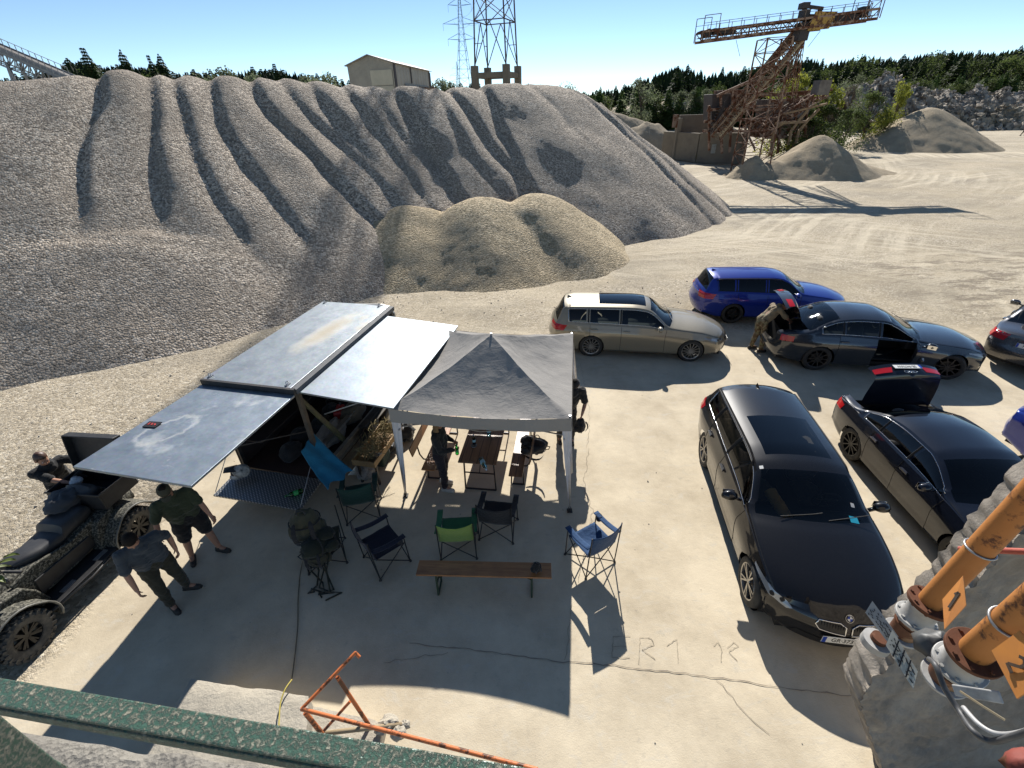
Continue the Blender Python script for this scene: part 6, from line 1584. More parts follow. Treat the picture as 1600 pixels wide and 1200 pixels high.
for s in (1, -1):
    o = MB(); o.prism([(.55, .50), (.60, .86), (.30, .90), (-.2, .78), (-.62, .84), (-.66, .48), (-.2, .40), (.3, .40)], ((0, s * .27, 0), (1, 0, 0), (0, 0, 1)), .05); o.build('side_panel', cam_q, qb, bevel=.015)
    o = MB(); o.prism([(.42, .46), (.40, .70), (-.42, .66), (-.48, .44)], ((0, s * .305, 0), (1, 0, 0), (0, 0, 1)), .03); o.build('side_cover', matt_k, qb, bevel=.01)
qloft('backrest', [(-.74, .22, .86, 1.18, .6), (-.86, .25, .82, 1.28, .6), (-.96, .24, .84, 1.22, .6)], seat_q)
qloft('engine', [(.45, .20, .26, .62, .5), (0, .24, .24, .66, .5), (-.45, .20, .26, .62, .5)], matt_k)
for s in (1, -1):
    o = MB(); o.prism([(h2 - .36, s * .22), (h2 - .30, s * .56), (-h2 + .34, s * .58), (-h2 + .38, s * .22)], ((0, 0, .34), (1, 0, 0), (0, 1, 0)), .03); fw = o.build('footwell', matt_k, qb, bevel=.01)
    for x in (.22, -.32): o = MB(); o.box((x, s * .45, .362), (.20, .07, .012)); o.build('tread_plate', pole_m, fw)
    o = MB(); o.tube([(h2 - .34, s * .56, .33), (.0, s * .60, .30), (-h2 + .36, s * .58, .33)], .018, 6); o.build('side_bar', matt_k, qb, smooth=True)
o = MB(); o.tube([(h2 - .42, -.42, 1.06), (h2 - .36, -.30, 1.12), (h2 - .28, -.10, 1.05), (h2 - .28, .10, 1.05), (h2 - .36, .30, 1.12), (h2 - .42, .42, 1.06)], .013, 8)
hb = o.build('handlebar', blk_steel, qb, smooth=True)
for s in (1, -1):
    o = MB(); o.cyl((h2 - .37, s * .31, 1.115), (h2 - .43, s * .46, 1.05), .020, n=12); o.build('grip', black_p, hb, smooth=True, ang=40)
    o = MB(); lump(o, (h2 - .26, s * .40, 1.10), (.035, .11, .07), 3, .1); o.build('hand_guard', black_p, hb, smooth=True)
    o = MB(); o.tube([(h2 - .34, s * .34, 1.1), (h2 - .30, s * .42, 1.25), (h2 - .30, s * .46, 1.30)], .006, 6); lump(o, (h2 - .30, s * .48, 1.34), (.02, .08, .05), 3, .1); o.build('mirror', black_p, hb, smooth=True)
qloft('front_pod', [(h2 - .35, .10, .96, 1.10, .7), (h2 - .22, .13, .92, 1.12, .7), (h2 - .08, .10, .90, 1.0, .7)], matt_k)
for nm, x0, x1, z in (('front_rack', h2 - .05, h2 + .40, .95), ('rear_rack', -h2 - .42, -h2 + .15, .88)):
    o = MB()
    for k in range(5): o.cyl((x0, -.32 + .16 * k, z), (x1, -.32 + .16 * k, z), .011, n=8)
    for x in (x0, x1): o.cyl((x, -.36, z), (x, .36, z), .013, n=8); o.cyl((x, .2, z), (x, .2, z - .2), .012, n=8); o.cyl((x, -.2, z), (x, -.2, z - .2), .012, n=8)
    o.build(nm, blk_steel, qb)
t = thing('cargo_box', 'open black plastic cargo box on the rear rack of the quad bike', 'cargo box', mq - dq * (h2 + .12) + V_((0, 0, .90)), hq)
def tray(mb, x, y, z, w, d, h, th=.02):
    mb.box((x, y, z + th / 2), (w, d, th))
    for sx in (-1, 1): mb.box((x + sx * (w / 2 - th / 2), y, z + h / 2), (th, d, h - .002))
    for sy in (-1, 1): mb.box((x, y + sy * (d / 2 - th / 2), z + h / 2 + .001), (w - 2 * th, th, h))
o = MB(); tray(o, 0, 0, 0, .62, .92, .30); o.build('box', matt_k, t, bevel=.012)
o = MB(); o.tube([(-.31, -.46, .29), (.31, -.46, .29), (.31, .46, .29), (-.31, .46, .29)], .018, 6, True); o.build('rim_band', matt_k, t, smooth=True)
o = MB(); Mx = Matrix.Translation(V_((-.31, 0, .30))) @ Matrix.Rotation(radians(-100), 4, 'Y'); tray(o, .31, 0, -.02, .62, .92, .14); o.v = [Mx @ V_((v.x, v.y, -v.z)) for v in o.v]; o.build('lid', matt_k, t, bevel=.012)
for y in (-.3, 0, .3): o = MB(); o.cyl((-.325, y - .05, .30), (-.325, y + .05, .30), .02); o.build('hinge', matt_k, t)
bt = t.location
o = MB(); lump(o, (0, 0, .0), (.22, .26, .16), 61, .25, 22, 14, 8); tag(o.build('rolled_jacket', cloth('grey_jacket', (.07, .075, .08), (.04, .04, .045)), smooth=True, loc=bt + dq * .36 + V_((-.1, 0, .22))), 'dark grey jacket stuffed between the seat and the cargo box of the quad', 'jacket')
o = MB()
for k in range(5): o.tube([bt + V_((.12 * cos(a) - .15 + .01 * k, .12 * sin(a) - .12, .10 + .03 * k)) for a in [i * pi / 8 for i in range(16)]], .012, 6, True)
tag(o.build('cable_coil', worn('cable_grey', (.10, .10, .10)), smooth=True), 'coil of grey cable inside the open cargo box', 'cable coil')
sack('small olive pouch inside the open cargo box', bt + V_((.1, -.1, .03)), (.1, .13, .09), olive_c, 77, 'pouch', 'pouch')
# ================================================================ foreground
def chipped(name, base, chips, dust, sc=60):
    t = NT(name); O = t.obj()
    sp = t.ramp(t.noise(sc, 7, .75, t.mapp(O, (1, 1, 1)), .35), [(.48, 0.0), (.58, 1.0)])
    big = t.ramp(t.noise(6, 5, .65), [(.35, .35), (.65, 1.0)])
    f = t.math('MULTIPLY', sp, big)
    c = t.mix(t.mix(base, tuple(x * .6 for x in base), t.noise(9, 5, .7)), dust, t.math('MULTIPLY', f, .75))
    r = t.ramp(t.noise(16, 8, .75), [(.66, 0.0), (.69, 1.0)]); c = t.mix(c, chips, r)
    t.set(col=c, rough=t.ramp(f, [(0, .32), (1, .85)])); t.bump(t.math('ADD', sp, t.noise(200, 3, .6)), .0012); return t.m
green_p = chipped('green_rail_paint', (.07, .14, .10), (.20, .10, .05), (.42, .36, .27), 150)
pa, pb = at(-90, 1066, 5.55), at(900, 1240, 5.55)
t = thing('guard_rail', 'green painted steel guard rail speckled with dried dirt along the bottom of the view', 'railing', (pa.x, pa.y, 4.5))
o0 = V_((pa.x, pa.y, 4.5))
o = MB(); o.bar(pa - o0, pb - o0, .028, .006); dr = (pb - pa).normalized(); sd_ = V_((dr.y, -dr.x, 0))
a0, a1 = pa - o0 + sd_ * .0135 - V_((0, 0, .012)), pb - o0 + sd_ * .0135 - V_((0, 0, .012)); o.bar(a0, a1, .005, .018)
o.build('top_rail', green_p, t, bevel=.002)
for px in (-150,):
    q = at(px, 1100, 5.5); 
for k in (-.12, 1.02):
    q = pa.lerp(pb, k) - o0; o = MB(); o.bar(V_((q.x, q.y, 0)), V_((q.x, q.y, 1.04)), .05, .05); o.build('post', green_p, t, bevel=.003)
ka, kb = at(-40, 1150, 4.75), at(90, 1215, 4.75)
o = MB(); o.bar(ka - o0, kb - o0, .045, .05); o.build('lower_rail', green_p, t, bevel=.003)
conc = NT('rough_concrete'); O = conc.obj()
cc = conc.mix((.34, .315, .27), (.21, .195, .17), conc.ramp(conc.noise(1.6, 8, .7), [(.35, 0.0), (.65, 1.0)])); cc = conc.mix(cc, (.13, .12, .105), conc.ramp(conc.noise(38, 5, .8), [(.55, 0.0), (.66, .8)]))
conc.set(col=cc, rough=.95, spec=.2); conc.bump(conc.math('ADD', conc.noise(6, 9, .78), conc.math('MULTIPLY', conc.voro(60), .3)), .03); conc = conc.m
def rough_slab(name, label, cat, poly, z0, z1, mat, step=.08, amp=.015, kind=None):
    """box like block with a chipped top, poly = 4 world xy corners in order"""
    P = [V_((*p[:2], 0)) for p in poly]; o = MB(); n = max(6, int((P[1] - P[0]).length / step)); m = max(6, int((P[3] - P[0]).length / step))
    def top(u, v):
        p = P[0].lerp(P[1], u).lerp(P[3].lerp(P[2], u), v); e = min(u, 1 - u, v, 1 - v); p.z = z1 + amp * fbm(p.x * 3, p.y * 3, z1) - (.02 if e == 0 else 0) * (1 + noise.noise(p * 8))
        p += noise.noise_vector(p * 5) * amp * (1 if e == 0 else .3); return p
    def bt(p): q = p.copy(); q.z = z0; return q
    o.grid(n, m, top)
    for pts in ([top(i / (n - 1), 0) for i in range(n)], [top(1, j / (m - 1)) for j in range(m)], [top(1 - i / (n - 1), 1) for i in range(n)], [top(0, 1 - j / (m - 1)) for j in range(m)]):
        vs = [v for p in pts for v in (p, p.lerp(bt(p), .5) + noise.noise_vector(p * 4) * amp * 0, bt(p))]
        o.add(vs, [(3 * i, 3 * i + 1, 3 * i + 4, 3 * i + 3) for i in range(len(pts) - 1)] + [(3 * i + 1, 3 * i + 2, 3 * i + 5, 3 * i + 4) for i in range(len(pts) - 1)])
    q = o.build(name, mat, smooth=True, weld=.0005, ang=45); return tag(q, label, cat, kind=kind)
e0, e1 = at(-60, 1132, 4.5), at(520, 1222, 4.5)
rough_slab('platform_ledge', 'dark gritty concrete ledge of the viewing platform under the green rail', 'ledge', [(e0.x - .5, e0.y + .08), (e1.x + .9, e1.y - .12), (e1.x + .9, -.9), (e0.x - .5, -.9)], 4.25, 4.5, conc, .03, .012)
stc = NT('step_concrete'); stc.set(col=stc.mix(stc.mix((.50, .45, .36), (.40, .36, .29), stc.ramp(stc.noise(2.2, 8, .72), [(.35, 0.0), (.65, 1.0)])), (.30, .27, .22), stc.ramp(stc.noise(24, 6, .8), [(.56, 0.0), (.7, .7)])), rough=.93, spec=.25); stc.bump(stc.noise(9, 9, .75), .03); stc = stc.m
A, B2, C2, D = at(298, 1060, .45), at(482, 1086, .45), at(500, 1250, .45), at(170, 1240, .45)
rough_slab('concrete_step', 'pale upper concrete step block left of the orange handrail', 'step', [(D.x, D.y - 1), (C2.x + .1, C2.y - 1), (B2.x, B2.y), (A.x, A.y)], -.05, .45, stc, .07, .02)
A, B2 = at(478, 1100, .22), at(600, 1128, .22)
rough_slab('concrete_step', 'low pale concrete step under the foot of the orange handrail', 'step', [(A.x - .05, A.y - 2.4), (B2.x, B2.y - 2.2), (B2.x, B2.y), (A.x + .01, A.y)], -.05, .22, stc, .07, .02)
# orange handrail
org = rusty('orange_tube', (.55, .16, .05), .42, 7, .45)
t = thing('handrail', 'orange welded tube handrail frame rising beside the concrete steps', 'handrail', (-2.1, 2.3, 0)); o0 = V_((-2.1, 2.3, 0))
Ja, Jb, Jc = at(556, 1019, 1.15), at(471, 1108, 1.0), at(840, 1203, 1.3)
def seg(nm, pts, r=.02):
    o = MB(); o.tube([p - o0 for p in pts], r, 10); return o.build(nm, org, t, smooth=True, ang=50)
seg('upper_tube', [at(562, 1027, 1.10), Ja + V_((-.01, 0, .0)), Ja, Jb], .018)
seg('long_tube', [Jb, Jc], .020)
seg('post', [at(527, 1058, 1.05), at(576, 1132, .25)], .022)
seg('post', [at(477, 1114, .95), at(503, 1146, .6)], .024)
seg('brace', [at(547, 1096, .65), at(505, 1143, .45)], .016)
t = thing('wooden_pole', 'short wooden pole lying against the foot of the orange handrail', 'pole', at(505, 1146, .32))
o = MB(); o.tube([V_((0, 0, 0)), at(565, 1139, .36) - at(505, 1146, .32), at(628, 1132, .30) - at(505, 1146, .32)], [.024, .026, .022], 10); o.build('shaft', wood('pole_wood', (.42, .33, .2), (.3, .22, .13), .7), t, smooth=True)
for i, (px, py, s_) in enumerate(((607, 1130, .11), (622, 1145, .09), (595, 1140, .07), (633, 1132, .06))):
    o = MB(); lump(o, (0, 0, 0), (s_, s_ * .8, s_ * .6), i * 7, .45, 12, 8); q = o.build('broken_block', stc, smooth=True, loc=at(px, py, .28), ang=30); tag(q, ['largest broken block among the rubble by the orange handrail', 'broken block in front of the largest one by the orange handrail', 'small broken block left of the largest one by the handrail', 'smallest broken block at the right of the rubble by the handrail'][i], 'rubble')
# concrete hopper wall on the right
yw = 1.9
tp = [(1342, 1098), (1352, 1075), (1372, 1058), (1397, 1043), (1412, 1015), (1440, 992), (1470, 965), (1500, 938), (1530, 903), (1560, 870), (1590, 838), (1640, 790), (1760, 700)]
top = [aty(x, y, yw) for x, y in tp]; bot0 = aty(1378, 1200, yw)
o = MB(); NP = 90; 
zlo = -.3; zhi = top[-1].z
def xleft(z):
    if z <= top[0].z: return lerp(bot0.x, top[0].x, (z - bot0.z) / (top[0].z - bot0.z))
    for a, b_ in zip(top, top[1:]):
        if a.z <= z <= b_.z: return lerp(a.x, b_.x, (z - a.z) / (b_.z - a.z))
    return top[-1].x
def wfn(u, v):
    z = lerp(zlo, zhi, v); xl = xleft(z); x = lerp(xl, 6.5, u ** 1.6); e = 1 if u == 0 else .35
    return V_((x + .03 * e * fbm(z * 13, 2, 9) , yw + .05 * fbm(x * 2.5, z * 2.5, 4) + .02 * fbm(x * 12, z * 12, 6), z + .014 * e * fbm(x * 14, z * 14, 1)))
o.grid(80, 170, wfn)
edge = [wfn(0, j_ / 169) for j_ in range(170)]; rows = [[p + V_((.05 * (k / 6) ** 2 + .015 * fbm(p.z * 9, k, 3), .30 * k / 6, 0)) for p in edge] for k in range(7)]; rows[0] = edge
vs = [p for r_ in rows for p in r_]; o.add(vs, [(k * 170 + i, (k + 1) * 170 + i, (k + 1) * 170 + i + 1, k * 170 + i + 1) for k in range(6) for i in range(169)])
hw = NT('hopper_concrete'); c = hw.mix((.42, .37, .31), (.25, .22, .185), hw.ramp(hw.noise(2.4, 8, .72, hw.mapp(hw.obj(), (1.4, 1, .6), (0, radians(30), 0))), [(.36, 0.0), (.64, 1.0)])); c = hw.mix(c, (.52, .47, .39), hw.ramp(hw.noise(9, 8, .8), [(.6, 0.0), (.72, .6)]))
hw.set(col=c, rough=.95, spec=.2); hw.bump(hw.noise(8, 9, .78), .035)
q = o.build('hopper_wall', hw.m, smooth=True, weld=.001); tag(q, 'leaning rough concrete wall behind the orange pipes at the right corner', 'concrete wall')
# orange pipes with flanged couplings
orp = rusty('orange_pipe', (.44, .175, .045), .25, 6, .6); rst = rusty('rust', (.20, .10, .06), .9, 6, .8); gry = worn('grey_cast', (.48, .48, .46), (.30, .29, .27), 7, .55, .1, .5, .002, 30); brn = rusty('brown_cast', (.26, .15, .08), .4, 5, .6)
def pipe(label, e, fr, r, sg):
    q_ = r / .075
    e = V_(e); fr = V_(fr); u = (fr - e).normalized(); t = thing('pipe', label, 'pipe', e)
    o = MB(); o.cyl(u * .0, fr - e, r, n=36); o.build('tube', orp, t, smooth=True, ang=40)
    k = u * ((fr - e).length * .40); o = MB(); o.tube([k + (V_(u.orthogonal().normalized()) * cos(a) + u.cross(u.orthogonal().normalized()) * sin(a)) * (r + .004) for a in [i * pi / 14 for i in range(28)]], .004, 6, True); o.build('clamp', pole_m, t, smooth=True)
    x = u.orthogonal().normalized(); y = u.cross(x)
    def fl(nm, d, rr, th, mt, bolts=8):
        o = MB(); o.cyl(u * d, u * (d - th), rr, n=36); f = o.build(nm, mt, t, smooth=True, ang=40, bevel=.002)
        for i in range(bolts):
            a = 2 * pi * i / bolts; c = (x * cos(a) + y * sin(a)) * rr * .84; o = MB(); o.cyl(c + u * (d + .008), c + u * (d - th - .008), .006, n=6); o.build('bolt', rst if mt is rst else gry, f)
    fl('flange', .012, r * 1.8, .016, rst); 
    o = MB(); o.lathe([(r * 1.5, 0), (r * 1.3, .02), (r * 1.28, .062), (r * 1.5, .08)], 30); M = mat_frame(-u * .012, x, y); o.v = [M @ V_((v.x, v.y, -v.z)) for v in o.v]; o.build('coupling', gry, t, smooth=True)
    fl('flange', -.09, r * 1.75, .013, gry)
    o = MB(); o.cyl(-u * .10, -u * .20, r * 1.25, r * 1.15, 30); o.cyl(-u * .135, -u * .145, r * 1.32, n=30); o.build('collar', brn, t, smooth=True, ang=40)
    fl('flange', -.20, r * 1.6, .012, gry, 0)
    return t, u
P1 = atd(1452, 943, 2.55); F1 = atd(1690, 690, 2.15); P2 = atd(1522, 1020, 2.15); F2 = atd(1690, 880, 1.75)
p1, u1 = pipe('upper orange pipe with a bolted flange, marked by the plate reading 1', P1, F1, .040, 1)
p2, u2 = pipe('lower orange pipe nearest the camera, by the plate with the bigger number', P2, F2, .040, 1)
orplate = worn('orange_plate', (.60, .24, .05), (.48, .19, .05), 6, .5)
def sign(label, cs, dist, txt, tsz, rot=0, loc=None):
    pts = [atd(x, y, d) for (x, y), d in zip(cs, dist)]; c = sum(pts, V_((0, 0, 0))) / 4; t = thing('number_sign', label, 'sign', c)
    n = (pts[1] - pts[0]).cross(pts[2] - pts[0]).normalized()
    if n.dot(EYE - c) < 0: n = -n
    o = MB(); vs = [p - c - n * .002 for p in pts] + [p - c - n * .006 for p in pts]; o.add(vs, [(0, 1, 2, 3), (7, 6, 5, 4)] + [(i, (i + 1) % 4, (i + 1) % 4 + 4, i + 4) for i in range(4)])
    pl = o.build('plate', orplate, t)
    return t, c, n, pts
t1, c1, n1, q1 = sign('small orange plate with the stencilled figure 1 fixed to the upper pipe', [(1504, 899), (1509, 945), (1475, 983), (1472, 936)], [2.35, 2.32, 2.32, 2.36], '1', .1)
def stencil(t, c, n, strokes, px0, w, dist, mt=ink_m):
    o = MB()
    for (a, b_) in strokes:
        P = []
        for p in (a, b_):
            d = ray(*p); k = (c - EYE).dot(n) / d.dot(n); P.append(EYE + d * k + n * .002 - c)
        o.bar(P[0], P[1], w, .003, up=n)
    o.build('figure', mt, t)
stencil(t1, c1, n1, [((1499, 926), (1483, 950)), ((1499, 926), (1492, 929))], 0, .008, 0, worn('stencil_ink', (.03, .025, .02), (.08, .05, .03), 30, .7))
t2, c2, n2, q2 = sign('large orange plate with the stencilled figure 2 hanging below the lower pipe', [(1591, 985), (1548, 1016), (1587, 1091), (1650, 1050)], [1.9, 1.95, 1.9, 1.82], '2', .2)
stencil(t2, c2, n2, [((1575, 1036), (1582, 1052)), ((1577, 1037), (1596, 1043)), ((1596, 1043), (1604, 1040)), ((1604, 1040), (1602, 1030)), ((1602, 1030), (1594, 1026))], 0, .008, 0, MC['stencil_ink'])
t = thing('label_board', 'narrow grey board with rows of small black print bolted before the flanges', 'sign', atd(1395, 1000, 2.3)); c = V_(t.location)
gp2 = worn('board_grey', (.40, .40, .37), (.28, .28, .26), 8, .55); gp3 = worn('board_cream', (.55, .52, .42), (.42, .40, .33), 8, .55)
for cs, mt, ds in (([(1352, 957), (1363, 939), (1404, 995), (1394, 1013)], gp2, 2.35), ([(1384, 1008), (1394, 984), (1434, 1049), (1427, 1077)], gp3, 2.28)):
    pts = [atd(x, y, ds) - c for x, y in cs]; n = (pts[1] - pts[0]).cross(pts[3] - pts[0]).normalized(); n = n if n.dot(EYE - c) > 0 else -n
    o = MB(); o.add(pts + [p - n * .012 for p in pts], [(0, 1, 2, 3), (7, 6, 5, 4)] + [(i, (i + 1) % 4, (i + 1) % 4 + 4, i + 4) for i in range(4)]); pl = o.build('board', mt, t)
    o = MB(); R3 = random.Random(int(ds * 100))
    for i in range(14):
        for j in (.25, .5, .75):
            if R3.random() < .25: continue
            u = .06 + .88 * (i + R3.random() * .5) / 14; a = pts[0].lerp(pts[3], u).lerp(pts[1].lerp(pts[2], u), j + R3.uniform(-.06, .06)); d = (pts[3] - pts[0]).normalized()
            o.bar(a + n * .002, a + n * .002 + d * R3.uniform(.004, .011) + (pts[1] - pts[0]) * R3.uniform(-.08, .08), .0025, .001, up=n)
    for k in (.27, .5, .74): 
        if mt is gp3: a, b_ = pts[0].lerp(pts[3], k), pts[1].lerp(pts[2], k); o.bar(a + n * .002, b_ + n * .002, .004, .001, up=n)
    o.build('print', ink_m, pl)
t = thing('spare_flange', 'pale worn cast flange standing on edge behind the label board', 'flange', atd(1372, 1000, 2.5)); o = MB(); o.cyl((0, 0, 0), u1 * -.03, .05, n=30); o.build('disc', gry, t, smooth=True, ang=40)
o = MB(); o.cyl(u1 * .001, u1 * .02, .028, n=24); o.build('hub', rst, t, smooth=True, ang=40)
o = MB(); lump(o, (0, 0, 0), (.06, .05, .045), 91, .4, 16, 10); lump(o, (.03, .02, -.04), (.04, .04, .04), 95, .4, 14, 9); tag(o.build('valve_body', worn('dark_valve', (.05, .055, .055), (.09, .085, .08), 9, .5), smooth=True, loc=atd(1462, 1008, 2.35)), 'dark dusty valve housing between the two flanged pipes', 'valve')
cab = worn('cable_dark', (.03, .032, .035), (.10, .10, .10), 12, .5)
o = MB(); o.tube(smooth_path([atd(1452, 1030, 2.0), atd(1462, 1040, 1.95), atd(1476, 1075, 1.95), atd(1498, 1110, 1.95), atd(1520, 1142, 1.9), atd(1548, 1158, 1.9), atd(1585, 1150, 1.85), atd(1640, 1130, 1.8)]), .0075, 8)
tag(o.build('cable', cab, smooth=True), 'dark cable sagging in a loop below the lower orange pipe', 'cable')
o = MB(); o.tube(smooth_path([atd(1505, 1105, 1.94), atd(1530, 1132, 1.9), atd(1560, 1147, 1.88), atd(1600, 1143, 1.85), atd(1650, 1120, 1.8)]), .006, 8)
tag(o.build('cable', worn('cable_light', (.45, .44, .42), (.3, .3, .3), 12, .4), smooth=True), 'light grey cable lying just above the dark looped one', 'cable')
o = MB(); o.tube([atd(1500, 1080, 2.0), atd(1535, 1103, 1.98), atd(1570, 1125, 1.97)], .003, 5); tag(o.build('wire_stub', plain('copper_wire', (.45, .36, .22), .4, .5)), 'stiff pale wire end pointing right under the lower pipe', 'wire')
o = MB(); a = atd(1490, 1078, 2.1); b_ = atd(1565, 1090, 2.05); o.bar(a, b_, .03, .008, up=(0, -1, 1)); tag(o.build('steel_bracket', worn('bracket_white', (.55, .55, .53), (.12, .12, .12), 7, .5), bevel=.003), 'whitish flat steel bracket under the lower pipe flange', 'bracket')
o = MB(); o.cyl(atd(1500, 858, 2.6), atd(1660, 864, 2.4), .011, n=14); tag(o.build('steel_bar', rusty('red_bar', (.40, .10, .07), .3, 8, .6), smooth=True, ang=40), 'thin rusty red bar crossing behind the upper orange pipe', 'bar')
o = MB(); a = atd(1600, 1196, 1.7); lump(o, (0, 0, 0), (.035, .03, .03), 12, .3, 14, 8); tag(o.build('red_bracket', rusty('red_bracket_paint', (.22, .05, .035), .5, 6, .7), smooth=True, loc=a), 'dark red painted lug in the bottom right corner', 'bracket')
# leaves poking in at the left edge
lv = NT('near_leaf'); lv.set(col=lv.mix((.06, .09, .015), (.13, .15, .03), lv.noise(20, 3, .6)), rough=.5); lv = lv.m
for c0, nl, l in (((2, 790), 3, 'green leaves of a branch poking in at the left edge, the upper pair'), ((4, 872), 7, 'bunch of yellow green leaves at the left edge above the quad')):
    c = atd(c0[0] - 14, c0[1], 3.0); t = thing('leafy_twig', l, 'twig', c); o = MB(); o.tube([V_((-.5, -.1, -.3)), V_((-.2, -.03, -.06)), V_((0, 0, 0))], .004, 5); o.build('stem', bark, t)
    for k in range(nl):
        d = V_((R.uniform(.2, 1), R.uniform(-.5, .6), R.uniform(-.4, .3))).normalized(); b0 = V_((R.uniform(-.12, .0), R.uniform(-.05, .05), R.uniform(-.1, .05))); s2 = d.cross(V_((0, .3, 1))).normalized(); L_ = R.uniform(.05, .08); o = MB()
        o.grid(6, 5, lambda u, v: b0 + d * L_ * u + s2 * (v - .5) * L_ * .5 * sin(pi * min(1, u * .97 + .03)) + V_((0, 0, -.02 * u * u + .015 * abs(v - .5)))); o.build('leaf', lv, t, smooth=True)
# loose stones on the slab and the yard edge
o = MB(); Rs = random.Random(5)
for _ in range(900):
    x = Rs.uniform(-12, 12); y = Rs.uniform(1.5, 18); m_ = pad_mask(x, y)
    if Rs.random() < m_ * .86: continue
    s_ = Rs.uniform(.006, .02) * (1 if m_ > .5 else 1.7); block(o, V_((x, y, ground_z(x, y) + s_ * .3)), s_)
tag(o.build('loose_stones', worn('pebble', (.42, .39, .33), (.24, .22, .19), 3, .95)), 'small loose stones scattered over the slab and yard', 'stones', kind='stuff')
# ================================================================ far structures
rs1 = rusty('rusty_steel', (.30, .20, .14), .55, 2.5, .85); rs2 = rusty('brown_steel', (.22, .165, .12), .5, 2, .85); ylw = rusty('yellow_box', (.42, .25, .06), .4, 3, .7); dks = worn('dark_machine', (.035, .03, .028), (.06, .045, .04), 3, .7); gsteel = worn('dull_galvanised', (.28, .28, .27), (.2, .19, .18), 3, .5, .5)
def lattice(mb, a, b, w, d, n, r=.05, side=None, brace=.03, up=(0, 0, 1), w2=None, d2=None):
    """four chord truss from a to b"""
    a = V_(a); b = V_(b); ax = (b - a).normalized(); sx = V_(side) if side else ax.cross(V_(up)).normalized(); sx = (sx - ax * sx.dot(ax)).normalized(); sy = ax.cross(sx); w2 = w if w2 is None else w2; d2 = d if d2 is None else d2
    cor = lambda t, i: a.lerp(b, t) + sx * (lerp(w, w2, t) / 2 * (1, 1, -1, -1)[i]) + sy * (lerp(d, d2, t) / 2 * (1, -1, -1, 1)[i])
    for i in range(4): mb.bar(cor(0, i), cor(1, i), r)
    for k in range(n):
        for i in range(4):
            j = (i + 1) % 4; t0, t1 = k / n, (k + 1) / n
            mb.bar(cor(t0, i), cor(t0, j), brace)
            if (k + i) % 2: mb.bar(cor(t0, i), cor(t1, j), brace)
            else: mb.bar(cor(t0, j), cor(t1, i), brace)
    for i in range(4): mb.bar(cor(1, i), cor(1, (i + 1) % 4), brace)
Yc = 46
mb0 = aty(1173, 258, Yc); mb0.z = 0; mt = aty(1211, 60, Yc)
tw = thing('conveyor_tower', 'rusty lattice tower carrying a long level conveyor arm and a steep belt', 'tower', (mb0.x, mb0.y, 0)); O_ = V_((mb0.x, mb0.y, 0))
o = MB(); lattice(o, (0, 0, 0), mt - O_, 2.5, 2.2, 11, .10, (1, 0, 0), .05, w2=2.0, d2=1.8); o.build('mast', rs1, tw)
JL, JR = aty(1090, 66, Yc + .2) - O_, aty(1362, 31, Yc - .2) - O_; ax = (JR - JL).normalized()
o = MB(); up = V_((0, 0, 1)); sy = V_((0, 1, 0))
n = 22
for s in (-.65, .65):
    o.bar(JL + sy * s, JR + sy * s, .10, .18); o.bar(JL + sy * s + up * .6, JR + sy * s + up * .6, .09, .14)
    for k in range(n):
        a, b = JL.lerp(JR, k / n) + sy * s, JL.lerp(JR, (k + 1) / n) + sy * s
        o.bar(a, a + up * .6, .05); o.bar(a + up * (0 if k % 2 else .6), b + up * (.6 if k % 2 else 0), .05)
    o.bar(JR + sy * s, JR + sy * s + up * .6, .05)
o.build('arm', rs1, tw)
o = MB(); o.bar(JL + up * .68, JR + up * .68, 1.0, .05); o.bar(JL + up * .25, JR + up * .25, .9, .04); o.build('belt', dks, tw)
for k in range(16): 
    o = MB(); c = JL.lerp(JR, (k + .5) / 16); o.cyl(c + up * .60 - sy * .5, c + up * .60 + sy * .5, .05, n=10); o.build('roller', dks, tw)
o = MB(); o.box(JL + ax * 1.9 + up * .5, (1.8, .9, .36)); o.box(JR - ax * 2.6 + up * .35, (2.6, .9, .4)); o.box(JR - ax * .9 + up * .6, (.5, .7, .6)); o.cyl(JL + ax * .6 + up * .5 - sy * .5, JL + ax * .6 + up * .5 + sy * .5, .28, n=14); o.build('drive', dks, tw)
o = MB()
for s in (-.9, .9):
    for h in (1.12,): o.bar(JL + sy * s + up * h, JR + sy * s + up * (h), .03)
    for k in range(15): a = JL.lerp(JR, k / 14) + sy * s; o.bar(a + up * .6, a + up * 1.15, .035)
for e, q in ((JL, 1), (JR, -1)):
    for s in (-.9, .9): o.bar(e + sy * s, e + sy * s + up * 1.6, .05); o.bar(e + sy * s + up * 1.6, e + sy * s + up * 1.6 + ax * q * 1.2, .045); o.bar(e + sy * s + ax * q * 1.2, e + sy * s + up * 1.6 + ax * q * 1.2, .045)
tp_ = aty(1371, 2, Yc) - O_
for s in (-.5, .5): o.bar(JR + sy * s + up * .2, tp_ + sy * s, .06); o.bar(tp_ + sy * s, tp_ + sy * s - ax * 1.1 - up * .9, .045)
o.build('hand_rail', rs2, tw)
cI = aty(1257, 28, Yc) - O_
o = MB(); o.box(cI + V_((0, 0, -.9)), (.8, 1.1, 1.2)); o.box(cI + V_((-.1, 0, .15)), (.55, .8, .7)); o.box(cI + V_((-.25, 0, .75)), (.6, .7, .4)); o.bar(cI + V_((.1, 0, .7)), cI + V_((1.3, 0, .55)), .22); o.box(cI + V_((1.1, 0, .35)), (.25, .3, .5)); o.build('head_drive', dks, tw, bevel=.03)
